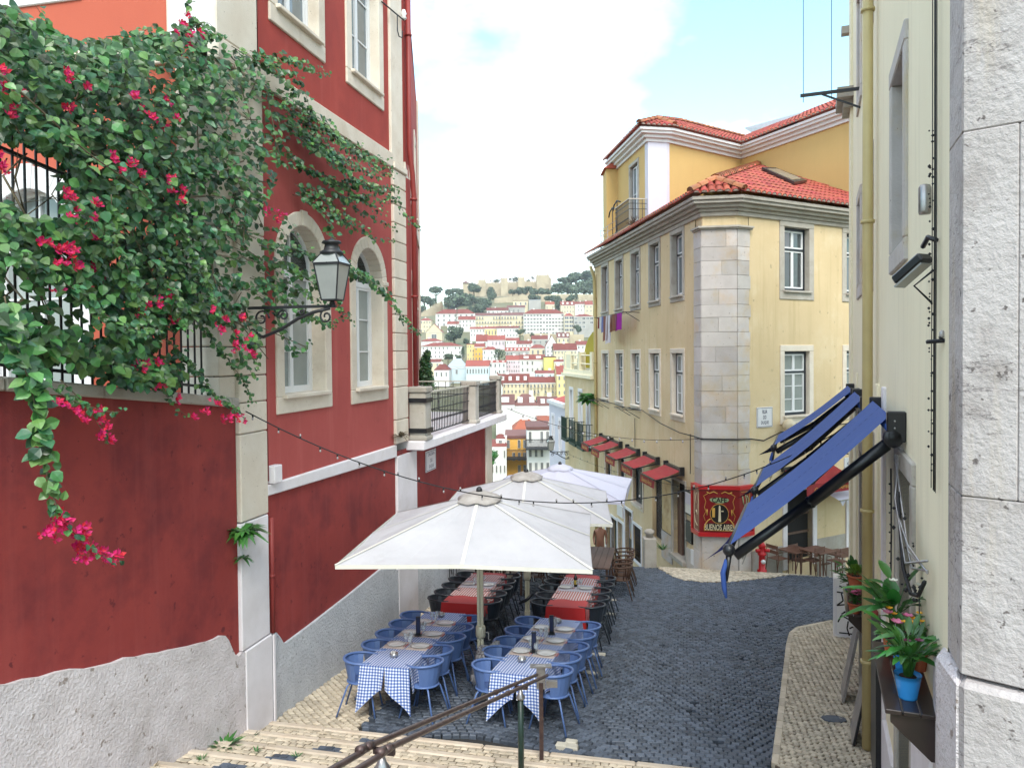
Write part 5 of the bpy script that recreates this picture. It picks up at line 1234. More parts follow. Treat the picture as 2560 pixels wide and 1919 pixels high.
for i in range(5): b.bar(FL.w(5.3, -.05, -2.4 + i * .27), FL.w(6.25, -.05, -2.4 + i * .27), .02, .012)
part('grille', b, M['iron'], yh)
b = MB(); frame_rect(b, FL, 6.32, 7.46, -2.65, -.8, .1, -.1, .03); swf = part('shop_window', b, M['white_wall'], yh)
M['artprint'] = mat('colourful_print', (.10, .22, .45), .4, (.55, .42, .08), 2.2, .9, blotch=(.35, .07, .04), blotch_scale=2.6, blotch_amt=.9)
b = MB(); b.fb(FL, 6.42, 7.36, -.14, -.12, -2.55, -.9); part('pane', b, M['glass'], swf)
b = MB(); b.fb(FL, 6.55, 7.25, -.119, -.112, -2.0, -1.15); part('print', b, M['artprint'], swf)
for (u0, u1, z0, z1), m in zip(HLG[5:8], ('white_wall', 'greenpaint', 'black')):
    b = MB(); b.fb(FL, u0, u1, -.2, -.14, z0, z1); part('door', b, M[m], yh)
    b = MB(); b.fb(FL, u0 - .1, u0, -.1, .03, z0, z1 + .1); b.fb(FL, u1, u1 + .1, -.1, .03, z0, z1 + .1); b.fb(FL, u0, u1, -.1, .03, z1, z1 + .1); part('door_frame', b, M['white_wall'], yh)
# framed things hung on the lane wall
def board(name, F, u0, u1, z0, z1, mf, mp, label, cat, split=None, fr=.05, dep=.06):
    b = MB(); b.fb(F, u0, u1, .0, dep, z0, z1); t = single(name, b, M[mf], label, cat, bw=.006)
    b = MB(); b.fb(F, u0 + fr, u1 - fr, dep + .002, dep + .006, z0 + fr, z1 - fr); part('face', b, M[mp], t)
    return t
mb_ = board('menu_case', FL, .06, .76, .28, .98, 'iron', 'china', 'framed cafe menu case between the door and the corner pillar', 'notice board')
b = MB(); b.fb(FL, .12, .70, .067, .07, .6, .92); part('paper', b, M['lilac'], mb_)
bx_ = board('meter_door', FL, .21, .71, -.52, .10, 'black', 'navy', 'dark metal meter door below the menu case', 'meter door', fr=.02)
b = MB()
for u in (.27, .65):
    for z in (-.45, .03): b.ball(FL.w(u, .07, z), .018, 6)
part('bolt', b, M['galv'], bx_)
board('utility_hatch', FL, .05, .36, -1.1, -.67, 'white_wall', 'plaque', 'small white metal door at the foot of the corner pillar', 'panel', fr=.02, dep=.04)
board('shop_sign', FL, 7.55, 8.35, -1.35, -.9, 'white_wall', 'plaque', 'white shop sign above the lower doors in the lane', 'sign', fr=.02)
# cafe sign wrapped round the pillar
cs = thing('cafe_sign', 'glossy red CAFE BUENOS AIRES sign wrapped round the stone corner pillar', 'sign', FC.w(LC / 2, .1, .6))
ko = off_path(SEG, .15); ki = off_path(SEG, .05); aL = FL.w(-.09, .15, 0); aLi = FL.w(-.09, .05, 0); eR = FY.w(.36, .15, 0); eRi = FY.w(.36, .05, 0)
Oo = [(aL.x, aL.y)] + ko + [(eR.x, eR.y)]; Ii = [(aLi.x, aLi.y)] + ki + [(eRi.x, eRi.y)]
ZS0, ZS1 = -.02, 1.28
b = MB()
for i in range(3): b.hexa([(*Ii[i], ZS0), (*Ii[i + 1], ZS0), (*Oo[i + 1], ZS0), (*Oo[i], ZS0), (*Ii[i], ZS1), (*Ii[i + 1], ZS1), (*Oo[i + 1], ZS1), (*Oo[i], ZS1)])
part('panel', b, M['sign_red'], cs)
b = MB()
for z0, z1 in ((ZS0 - .05, ZS0 + .06), (ZS1 - .05, ZS1 + .05)):
    k2 = off_path(SEG, .185); p = FL.w(-.05, .185, 0); e = FY.w(.39, .185, 0); O2 = [(p.x, p.y)] + k2 + [(e.x, e.y)]
    for i in range(3): b.hexa([(*Ii[i], z0), (*Ii[i + 1], z0), (*O2[i + 1], z0), (*O2[i], z0), (*Ii[i], z1), (*Ii[i + 1], z1), (*O2[i + 1], z1), (*O2[i], z1)])
b.fb(FL, -.10, -.05, .05, .186, ZS0, ZS1); b.fb(FY, .34, .39, .05, .186, ZS0, ZS1); part('frame', b, M['sign_frame'], cs)
SC = Fr(ko[0], FC.ang * 180 / pi, 1); LS = hypot(ko[1][0] - ko[0][0], ko[1][1] - ko[0][1]); mu = LS / 2
def curve_on(F, mb, pts, r=.008, n=.006): mb.tube([F.w(u, n, z) for u, z in pts], r, 4)
b = MB()     # gold line work
for s_ in (-1, 1):
    curve_on(SC, b, [(mu + s_ * .40, .08), (mu + s_ * .40, .2), (mu + s_ * .36, .3), (mu + s_ * .30, .38), (mu + s_ * .24, .42)], .016)
    curve_on(SC, b, [(mu + s_ * .38, .36), (mu + s_ * .42, .5), (mu + s_ * .36, .62), (mu + s_ * .4, .74), (mu + s_ * .36, .9), (mu + s_ * .42, 1.05), (mu + s_ * .3, 1.12)], .008)
    curve_on(SC, b, [(mu + s_ * .33, .52), (mu + s_ * .33, .68)], .018)
    curve_on(SC, b, [(mu + s_ * .05, 1.12), (mu + s_ * .15, 1.17), (mu + s_ * .26, 1.12), (mu + s_ * .34, 1.16)], .014)
curve_on(SC, b, [(mu - .40, .1), (mu + .40, .1)], .008)
curve_on(SC, b, [(mu + .245 * cos(a), .56 + .27 * sin(a)) for a in [k * pi / 12 for k in range(25)]], .008)
for F_, uu in ((Fr((aL.x, aL.y), -7.3 + 180, 1), .22),): pass
part('gold_scrolls', b, M['gold'], cs)
b = MB(); ov_ = [SC.w(mu + .24 * cos(k * pi / 12), .004, .56 + .265 * sin(k * pi / 12)) for k in range(24)]; b.face(ov_); b.face([SC.w(mu + u, .0045, z) for u, z in ((-.42, .08), (.42, .08), (.30, .30), (-.30, .30))]); part('medallion', b, M['sign_black'], cs)
b = MB(); b.face([SC.w(mu + u, .007, z) for u, z in ((-.03, .34), (.045, .34), (.03, .76), (.008, .80), (-.014, .76))]); b.face([SC.w(mu + u, .007, z) for u, z in ((.05, .62), (.11, .62), (.11, .65), (.05, .65))]); part('obelisk', b, M['cream_ink'], cs)
b = MB(); b.face([SC.w(mu + u, .007, z) for u, z in ((-.19, .46), (-.12, .46), (-.115, .72), (-.195, .72))]); part('beer_glass', b, M['gold'], cs)
b = MB(); b.face([SC.w(mu + .26 * cos(k * pi / 10), .006, .93 + .08 * sin(k * pi / 10) + .02 * cos(k * pi / 10) ** 2) for k in range(20)]); part('scroll_ground', b, M['sign_green'], cs)
part('lettering', text_mb('CAFE', SC, mu, .009, .94, width=.40, height=.14, bold=.03), M['sign_black'], cs)
part('lettering', text_mb('BUENOS AIRES', SC, mu, .009, .19, width=.80, height=.17, bold=.012), M['cream_ink'], cs)
S2 = Fr(ko[1], FY.ang * 180 / pi, 1); b = MB(); curve_on(S2, b, [(.10, 1.05), (.14, .85), (.22, .72), (.32, .8), (.34, .95), (.28, 1.05)], .016); curve_on(S2, b, [(.2, .74), (.26, .9), (.22, 1.08)], .012)
curve_on(S2, b, [(.06, .2), (.12, .42), (.26, .5), (.36, .4)], .02); part('leaf_scroll', b, M['sign_green'], cs)
b = MB(); curve_on(S2, b, [(.04, .1), (.37, .1), (.37, 1.1), (.3, 1.16), (.06, 1.16)], .007); curve_on(S2, b, [(.26, .3), (.36, .62)], .014); curve_on(S2, b, [(.2, .3), (.38, .66)], .01); part('gold_scrolls', b, M['gold'], cs)
S3 = Fr((ko[0][0], ko[0][1]), FL.ang * 180 / pi, -1); b = MB(); curve_on(S3, b, [(.12, .2), (.3, .3), (.34, .5), (.2, .62), (.14, .5)], .014); curve_on(S3, b, [(.2, .8), (.26, .95), (.2, 1.1)], .012); curve_on(S3, b, [(.06, .08), (.36, .08), (.36, 1.18), (.06, 1.18), (.06, .08)], .006); part('gold_scrolls', b, M['cream_ink'], cs)
# red lane awnings
for i, (u0, u1) in enumerate([(1.0, 2.4), (3.27, 4.62), (5.45, 6.8), (7.75, 9.05), (9.55, 10.85)]):
    nm = ['first', 'second', 'third', 'fourth', 'fifth'][i]
    t = thing('red_awning', f'small red cafe awning, {nm} down the lane from the corner pillar', 'awning', FL.w((u0 + u1) / 2, 0, 1.5), group='red awnings over the cafe windows')
    zt, zf, pj = 1.5, 1.24, .84
    b = MB(); K = 5
    for k in range(K):
        a, c = k / K, (k + 1) / K; sg = lambda q: -.03 * sin(pi * q)
        b.face([FL.w(u0, .06 + pj * a, zt + (zf - zt) * a + sg(a)), FL.w(u0, .06 + pj * c, zt + (zf - zt) * c + sg(c)), FL.w(u1, .06 + pj * c, zt + (zf - zt) * c + sg(c)), FL.w(u1, .06 + pj * a, zt + (zf - zt) * a + sg(a))], .5, True)
    part('canopy', b, M['awn_red'], t)
    b = MB(); K = 8
    for k in range(K): ua, ub = u0 + (u1 - u0) * k / K, u0 + (u1 - u0) * (k + 1) / K; b.face([FL.w(ua, .06 + pj, zf), FL.w(ub, .06 + pj, zf), FL.w(ub, .07 + pj + .01 * (k % 2), zf - .27), FL.w(ua, .07 + pj + .01 * ((k + 1) % 2), zf - .27)])
    part('valance', b, M['awn_red'], t)
    part('lettering', text_mb('Buenos Aires', FL, (u0 + u1) / 2, .09 + pj, zf - .14, width=(u1 - u0) * .7, height=.15, shear=.2, bold=.01), M['gold'], t)
    b = MB(); b.fb(FL, u0 - .04, u1 + .04, .0, .12, zt - .06, zt + .04); b.bar(FL.w(u0, .07 + pj, zf), FL.w(u1, .07 + pj, zf), .04, .04)
    for u in (u0 - .02, u1 + .02): b.bar(FL.w(u, .08, zt - .12), FL.w(u, .06 + pj, zf - .02), .035, .035); b.fb(FL, u - .05, u + .05, 0, .14, zt - .16, zt + .1)
    part('frame', b, M['black'], t)
# street plaque, globe lamp
pl = thing('street_plaque', 'white RUA DO DUQUE street plaque beside the stone corner pillar', 'sign', FY.w(.97, 0, 3.14))
b = MB(); b.fb(FY, .66, 1.29, 0, .03, 2.87, 3.44); part('plate', b, M['plaque'], pl, bw=.006)
b = MB(); frame_rect(b, FY, .68, 1.27, 2.89, 3.42, .012, .03, .032); part('border', b, M['ink'], pl)
b = MB()
for s_, z, w_ in (('RUA', 3.31, .19), ('DO', 3.155, .12), ('DUQUE', 3.0, .3)): text_mb(s_, FY, .97, .033, z, width=w_, height=.11, mb=b, bold=.015)
part('lettering', b, M['ink'], pl)
gl_ = thing('globe_lamp', 'cream globe lamp on the yellow wall above the cafe door', 'lamp', FY.w(1.72, .2, 2.85))
b = MB(); b.ball(FY.w(1.72, .24, 2.9), .19, 14); part('globe', b, M['globe'], gl_); b = MB(); b.tube([FY.w(1.72, 0, 2.66), FY.w(1.72, .2, 2.62), FY.w(1.72, .24, 2.7)], .025, 6); b.lathe(FY.w(1.72, .24, 2.68), [(.09, 0), (.1, .05)], 10); part('bracket', b, M['iron'], gl_)
# cafe door towards the square, red awning and white parasol cloth over it
for h in HYG:
    b = MB(); b.fb(FY, h[0], h[1], -.2, -.16, -1.1, h[3]); dr = part('door', b, M['dark'], yh)  # near-black sheet for the unlit inside, shade held in its colour
    b = MB()
    for z in (-.9, -.35, .2): b.fb(FY, h[0], h[1], -.16, -.12, z, z + .06)
    part('door_bars', b, M['wood'], dr)
    b = MB(); b.fb(FY, h[0] - .18, h[0], -.2, .04, -1.3, h[3]); b.fb(FY, h[1], h[1] + .18, -.2, .04, -1.3, h[3]); b.fb(FY, h[0] - .18, h[1] + .18, -.2, .045, h[3], h[3] + .18); part('door_frame', b, M['white_stone'], yh, bw=.01)
t = thing('red_awning', 'wide red awning with gold lettering over the cafe door towards the square', 'awning', FY.w(2.7, .3, 1.5))
b = MB(); b.face([FY.w(1.7, .05, 1.62), FY.w(3.8, .05, 1.62), FY.w(3.8, .85, 1.28), FY.w(1.7, .85, 1.28)]); part('canopy', b, M['awn_red'], t)
b = MB(); b.face([FY.w(1.7, .85, 1.28), FY.w(3.8, .85, 1.28), FY.w(3.8, .86, .98), FY.w(1.7, .86, .98)]); part('valance', b, M['awn_red'], t)
part('lettering', text_mb('Cafe Buenos Aires', FY, 2.75, .875, 1.12, width=1.5, height=.13, shear=.2, bold=.01), M['gold'], t)
b = MB(); b.fb(FY, 1.66, 3.84, 0, .1, 1.56, 1.68); b.bar(FY.w(1.68, .05, 1.5), FY.w(1.68, .85, 1.26), .03, .03); b.bar(FY.w(3.82, .05, 1.5), FY.w(3.82, .85, 1.26), .03, .03); part('frame', b, M['black'], t)
t = thing('hanging_sign', 'white pointed shop sign hung high beside the cafe door', 'sign', FY.w(3.6, .9, 1.7))
zsn = 1.55; b = MB(); b.prism([FY.w(u, .98, z) for u, z in ((3.15, 1.35), (3.55, 1.18), (4.15, 1.35), (4.15, 1.95), (3.15, 1.95))], Vector((FY.n[0] * -.03, FY.n[1] * -.03, 0))); part('board', b, M['plaque'], t)
b = text_mb('da Duque', FY, 3.66, .985, 1.78, width=.8, height=.15, bold=.01); b.fb(FY, 3.35, 3.95, .982, .985, 1.62, 1.645); b.fb(FY, 3.45, 3.85, .982, .985, 1.52, 1.54); b.fb(FY, 3.4, 3.9, .982, .985, 1.42, 1.45); part('lettering', b, M['ink'], t)
b = MB(); b.bar(FY.w(3.65, 0, 2.0), FY.w(3.65, 1.0, 2.0), .03, .03); part('bracket', b, M['iron'], t)
t = thing('side_awning', 'white canvas awning with scalloped edge above the brown cafe tables', 'awning', FY.w(4, .5, .8))
b = MB(); K = 8
for k in range(K):
    ua, ub = 3.05 + 2.2 * k / K, 3.05 + 2.2 * (k + 1) / K
    b.face([FY.w(ua, .05, 1.0), FY.w(ub, .05, 1.0), FY.w(ub, .9, .72), FY.w(ua, .9, .72)], .5, True); b.face([FY.w(ua, .9, .72), FY.w(ub, .9, .72), FY.w((ua + ub) / 2, .9, .55)])
part('canopy', b, M['canvas_new'], t); b = MB(); b.bar(FY.w(3.05, .9, .72), FY.w(5.25, .9, .72), .03, .03); part('bar', b, M['galv'], t)
# downpipes, cable runs, drying rails and washing on the lane wall
pipe('drainpipe', FL, [(11.6, .3, 8.75), (11.75, .1, 8.3), (11.75, .07, 7), (11.75, .07, -3)], .07, M['pipe_yel'], 'ochre drainpipe at the far edge of the yellow house', clips=[(11.75, .07, 7.4), (11.75, .07, 4.6)])
b = MB(); P = [(0.0, .06, 2.62), (1.2, .05, 2.6), (3, .05, 2.72), (5, .05, 3.0), (7, .05, 2.95), (10, .05, 3.0), (11.7, .05, 3.05)]; b.tube([FL.w(*p) for p in P], .014, 4)
for u, z in ((.35, 1.5), (5.9, 1.6)): b.tube([FL.w(u, .04, 2.65), FL.w(u, .04, z)], .012, 4)
b.tube([FL.w(0, .06, 2.62)] + [Vector((*q, 2.60)) for q in off_path(SEG, .07)] + [FY.w(.4, .06, 2.58), FY.w(.9, .05, 2.5), FY.w(1.6, .05, 2.7), FY.w(3.2, .05, 2.75), FY.w(5, .05, 2.8)], .018, 4)
single('wall_cables', b, M['cable'], 'black cables slung round the corner pillar under the first floor windows', 'cable')
def drying(u0, u1, z, lab):
    b = MB()
    for u in (u0, u1): b.bar(FL.w(u, 0, z), FL.w(u, .62, z + .02), .025, .025); b.bar(FL.w(u, 0, z - .3), FL.w(u, .5, z), .02, .02)
    for n in (.2, .4, .58): b.tube([FL.w(u0, n, z + .015), FL.w(u1, n, z + .015)], .006, 4)
    single('drying_rail', b, M['iron'], lab, 'drying rack')
drying(5.4, 9.6, 6.42, 'iron drying rail hung with washing under the upper windows'); drying(5.45, 6.6, 2.98, 'empty iron drying bracket below the middle lower windows'); drying(9.7, 10.8, 3.02, 'empty iron drying bracket near the drainpipe')
WASH = [(6.35, .95, .60, (.34, .01, .33), 'magenta towel at the near end of the washing line', 'towel'), (7.05, .95, .62, (.24, .10, .065), 'striped brown towel beside the magenta towel', 'towel'), (7.75, .8, 1.05, (.66, .64, .70), 'long white shirt in the middle of the washing line', 'shirt'), (8.25, .6, .95, (.28, .13, .1), 'russet trousers hanging next to the white shirt', 'trousers'), (8.65, .4, .62, (.16, .2, .42), 'blue cloth on the washing line', 'cloth'), (9.0, .42, .5, (.6, .6, .64), 'small white cloth at the far end of the washing line', 'cloth'), (9.3, .3, .45, (.2, .04, .04), 'dark red cloth at the very end of the washing line', 'cloth')]
for u, w_, h, c, lab, cat in WASH:
    b = MB(); K, Q = 6, 5; f = lambda i, j: FL.w(u + w_ * (i / K - .5) * (1 - .12 * (j / Q) * (1 if i % 2 else .6)), .5 + .035 * sin(i * 2.1 + u) * (j / Q + .3), 6.44 - h * j / Q - (.05 if (i == K and j == Q) else 0))
    for i in range(K):
        for j in range(Q): b.face([f(i, j), f(i + 1, j), f(i + 1, j + 1), f(i, j + 1)], .5, True)
    single('hung_' + cat, b, mat('washing_' + str(int(u * 100)), c, .9, tuple(x * .7 for x in c), 8, .6, sub=.2), lab, cat, 'washing on the drying rail')
# ================================================================ neighbours further down the lane
nb = thing('terrace_house', 'pale yellow house with roof terrace and green shuttered balconies down the lane', 'building', FL.w(15.5, -3, -4))
HN = [(12.9, 13.5, .9, 3.0), (14.55, 15.2, .9, 3.15), (16.65, 17.3, .9, 3.15)]
b = MB(); wall_mb(FL, b, EL + .03, 18.7, -9, 3.9, HN, n=.05, depth=.2); part('wall', b, M['yellow'], nb)
b = MB(); b.fb(FL, EL + .1, 18.6, -.6, -.5, -9, 3.8); b.fb(FL, 18.6, 18.7, -6, -.3, -9, 3.9); part('inner_wall', b, M['dark'], nb)
FLn = Fr(FL.w(0, .05, 0)[:2], -7.3, -1)
for h in HN: window(FLn, nb, *h, sur=.16, surm='white_wall', depth=.14, fcol='white', scol='white', muntins=1, pane='glass_pale', sill=False)
b = MB(); b.fb(FL, EL + .05, 18.8, -.2, .22, 3.85, 4.0); b.fb(FL, EL + .05, 18.75, -.1, .12, 4.0, 4.2); part('cornice', b, M['cream'], nb)
for u in (12.4, 15.0, 18.4): b = MB(); b.fb(FL, u - .2, u + .2, -.2, .12, 4.2, 5.05); part('parapet_post', b, M['cream'], nb)
b = MB(); b.fb(FL, 17.0, 18.2, -.1, .08, 4.2, 4.95); part('parapet', b, M['cream'], nb)
b = MB()
for z in (4.5, 4.9): b.tube([FL.w(12.5, .0, z), FL.w(17, .0, z)], .035, 6)
part('terrace_rail', b, M['cream'], nb)
b = MB(); b.face([FL.w(EL, -6, 4.0), FL.w(18.7, -6, 4.0), FL.w(18.7, 0, 4.0), FL.w(EL, 0, 4.0)]); part('terrace_floor', b, M['lime_joint'], nb)
for u0, u1 in ((16.2, 17.5), (14.1, 15.6), (12.45, 13.8)):
    f_ = part('balcony_railing', (lambda mb: (mb.fb(FL, u0, u1, .05, .5, .62, .72), mb)[1])(MB()), M['greenpaint'], nb)
    b = MB(); k = 9
    for i in range(k + 1): u = u0 + (u1 - u0) * i / k; b.bar(FL.w(u, .48, .72), FL.w(u, .48, 1.8), .02, .02)
    for n in (.18, .33):
        b.bar(FL.w(u0, n, .72), FL.w(u0, n, 1.8), .02, .02); b.bar(FL.w(u1, n, .72), FL.w(u1, n, 1.8), .02, .02)
    for z in (.74, 1.3, 1.8): b.bar(FL.w(u0, .48, z), FL.w(u1, .48, z), .03, .03); b.bar(FL.w(u0, .05, z), FL.w(u0, .48, z), .03, .03)
    part('railing', b, M['greenpaint'], f_)
b = MB(); K = 10; R0_ = 2.9; cu = 12.5
for i in range(K):
    for j in range(6):
        f = lambda a, c: FL.w(cu + R0_ * cos(pi * a / K) * 1.0, -.2 - 2.0 * c / 6, 4.3 + R0_ * .6 * sin(pi * a / K))
        b.face([f(i, j), f(i + 1, j), f(i + 1, j + 1), f(i, j + 1)], .5, True)
b.face([FL.w(cu + R0_ * cos(pi * a / K), -.2, 4.3 + R0_ * .6 * sin(pi * a / K)) for a in range(K + 1)])
single('yellow_awning', b, M['yel_tarp'], 'rounded yellow canvas shelter on the roof terrace down the lane', 'awning')
b = MB(); b.ball(FL.w(12.6, -.1, 4.75), .22, 8, sq=(1, 1, 1.5)); single('terrace_bundle', b, M['awn_navy'], 'blue and white cloth bundle hanging over the terrace rail', 'cloth')
weed('creeper', FL.w(12.2, .25, 3.0), .75, 240, 'green creeper hanging at the corner of the terrace house', 'plant', droop=.6, wd=.2)
lantern('wall_lantern', (17.7, -.05), FL, 1.0, 'black street lantern on a scrolled bracket down the lane', .85)
wb = thing('white_house', 'plain white house with pale grey window frames down the lane', 'building', FL.w(21, -3, -6))
HWb = [(19.9, 20.5, -.3, 1.3), (22.0, 22.6, -.3, 1.4)]
b = MB(); wall_mb(FL, b, 18.72, 23.6, -10, 2.1, HWb, n=.02, depth=.12); b.fb(FL, 23.5, 23.6, -6, .0, -10, 2.1); part('wall', b, M['lilac'], wb)
b = MB(); b.fb(FL, 18.8, 23.5, -.6, -.5, -10, 2); part('inner_wall', b, M['dark'], wb)
FLm = Fr(FL.w(0, .02, 0)[:2], -7.3, -1)
for h in HWb: window(FLm, wb, *h, sur=.18, surm='white_stone', depth=.1, fcol='white', scol='white', muntins=1, pane='glass', sill=False)
b = MB(); b.fb(FL, 18.72, 23.7, -.2, .15, 2.1, 2.3); part('cornice', b, M['white_wall'], wb)
b = MB(); b.face([FL.w(18.7, -.2, 2.3), FL.w(23.6, -.2, 2.3), FL.w(22.5, -3, 3.2), FL.w(18.7, -3, 3.2)]); part('roof', b, M['tile'], wb)
# stone bollard at the head of the lower steps
t = thing('bollard', 'square stone bollard with a round cap at the head of the lane', 'bollard', G(1624, 1418))
bz = G(1624, 1418); b = MB(); b.box(bz.x - .17, bz.x + .17, bz.y - .17, bz.y + .17, bz.z - .05, bz.z + .86); part('shaft', b, M['grey_stone'], t, bw=.02)
b = MB(); b.lathe((bz.x, bz.y, bz.z + .86), [(.11, 0), (.10, .08), (.13, .1), (.145, .14), (.14, .18), (.09, .22), (0.001, .235)], 14); part('cap', b, M['grey_stone'], t)
weed('weed', FL.w(1.95, .35, -1.1), .34, 60, 'tall grass tuft at the foot of the yellow wall by the bollard', 'weed', wd=.05, droop=.1)
# red hydrant
hp = G(1905, 1428); t = thing('fire_hydrant', 'red fire hydrant beside the stone corner pillar', 'hydrant', hp)
b = MB(); b.lathe(hp, [(.13, 0), (.13, .05), (.09, .06), (.085, .45), (.12, .46), (.12, .52), (.09, .53), (.09, .68), (.11, .70), (.08, .78), (.03, .82), (.001, .83)], 14); part('barrel', b, M['hydrant'], t)
for s_ in (-1, 1): b = MB(); b.tube([hp + Vector((s_ * .05, -.04, .6)), hp + Vector((s_ * .19, -.08, .6))], .05, 8); part('outlet', b, M['hydrant'], t)
b = MB(); b.tube([hp + Vector((0, -.13, .3)), hp + Vector((0, -.085, .3))], .06, 10); part('plate', b, M['plaque'], t)
# ================================================================ CAFE FURNITURE
def slope_rot(yaw):
    """upright axes that follow the slope of the lane: local y points along yaw (clockwise from +Y)"""
    y = Vector((sin(yaw), cos(yaw), 0)); y.z = (gz(OX + 5 * UA[0] + y.x, OY + 5 * UA[1] + y.y) - gz(OX + 5 * UA[0], OY + 5 * UA[1])); y.normalize()
    x0 = Vector((cos(yaw), -sin(yaw), 0)); x0.z = (gz(OX + 5 * UA[0] + x0.x, OY + 5 * UA[1] + x0.y) - gz(OX + 5 * UA[0], OY + 5 * UA[1]))
    z = x0.cross(y).normalized(); x = y.cross(z).normalized()
    return Matrix((x, y, z)).transposed()
def make_chair(name, label, m, loc, rot, style='tub', mseat=None):
    t = thing(name, label, 'chair', loc, rot=rot); ms = M[mseat or m]; m = M[m]
    b = MB(); b.lathe((0, 0, .44), [(.19, -.008), (.205, 0), (.20, .012), (.001, .014)], 16); part('seat', b, ms, t, local=True)
    b = MB(); b.tube([(.205 * cos(a), .205 * sin(a), .44) for a in [k * pi / 9 for k in range(18)]], .014, 6, closed=True); part('seat_rim', b, m, t, local=True)
    # armrest hoop: opens to the front and bends down to the seat
    H = [(.27 * sin(a), -.26 * cos(a) - .0, .735 + .015 * cos(a)) for a in [radians(q) for q in range(-128, 129, 16)]]
    L = H[0]; Rr = H[-1]
    path = [(-.185, .10, .45), (-.205, .15, .6), (L[0] * .99, L[1] + .03, .70)] + H + [(Rr[0] * .99, Rr[1] + .03, .70), (.205, .15, .6), (.185, .10, .45)]
    b = MB(); b.tube(path, .02, 6); part('arm_hoop', b, m, t, local=True)
    b = MB()
    if style == 'tub':
        K = 9; A = [radians(-78 + 156 * k / K) for k in range(K + 1)]
        for a, c in zip(A, A[1:]):
            for sgn in (0,):
                b.face([(.195 * sin(a), -.195 * cos(a), .445), (.195 * sin(c), -.195 * cos(c), .445), (.268 * sin(c), -.258 * cos(c), .735), (.268 * sin(a), -.258 * cos(a), .735)], .5, True)
        part('backrest', b, ms, t, local=True)
    else:
        for a in [radians(-66 + 22 * k) for k in range(7)]:
            q = MB(); q.tube([(.19 * sin(a), -.19 * cos(a), .45), (.265 * sin(a), -.255 * cos(a), .735)], .012, 5); part('back_slat', q, ms, t, local=True)
    for sx, sy in ((-1, 1), (1, 1), (-1, -1), (1, -1)):
        b = MB(); b.tube([(sx * .13, sy * .13, .43), (sx * .165, sy * .165, .40), (sx * .235, sy * (.25 if sy > 0 else .29), .0)], .0135, 6); part('leg', b, m, t, local=True)
    return t
ORD = ['first', 'second', 'third', 'fourth', 'fifth']
PROTO = {}
def chair(kind, x, y, yaw, label, group):
    p = Vector((x, y, gz(x, y) + .02)); rot = slope_rot(yaw + RND.uniform(-.24, .24))
    if kind not in PROTO:
        nm, m, st, ms = {'blue': ('blue_chair', 'bluechair', 'tub', None), 'black': ('black_chair', 'blackchair', 'tub', None), 'wood': ('brown_chair', 'woodchair', 'slat', None), 'brown': ('metal_chair', 'brownmetal', 'slat', None)}[kind]
        PROTO[kind] = make_chair(nm, label, m, p, rot, st, ms); PROTO[kind]['group'] = group; return PROTO[kind]
    return copy_thing(PROTO[kind], p, label=label, group=group, rot=rot)
class Row:
    def __init__(s, quad, h=.75):
        P = [G(*q, h=h) for q in quad]; f = (P[0] + P[1]) / 2; b_ = (P[2] + P[3]) / 2
        s.L = hypot(b_.x - f.x, b_.y - f.y); s.yaw = atan2(b_.x - f.x, b_.y - f.y); s.rot = slope_rot(s.yaw); s.h = h
        s.o = Vector((f.x, f.y, gz(f.x, f.y))); s.W = .69
        s.M = Matrix.Translation(s.o) @ s.rot.to_4x4()
    def p(s, x, y, z=0): return s.M @ Vector((x, y, s.h + z))
    def g(s, x, y): q = s.M @ Vector((x, y, 0)); return q.x, q.y
def table(row, label, m='wood', legm='blackchair', name='dining_table', th=.03):
    t = thing(name, label, 'table', row.o, rot=row.rot)
    b = MB(); b.box(-row.W / 2, row.W / 2, 0, row.L, row.h - th, row.h - .004); part('tabletop', b, M[m], t, local=True)
    for x in (-.27, .27):
        for y in (.2, row.L * .36, row.L * .64, row.L - .2):
            b = MB(); b.box(x - .02, x + .02, y - .02, y + .02, 0, row.h - th); part('leg', b, M[legm], t, local=True)
    return t
class CM(MB):
    def __init__(s): super().__init__(); s.uvs = []
    def q(s, pts, uvs, sm=True): s.face(pts, .5, sm); s.uvs.append(uvs)
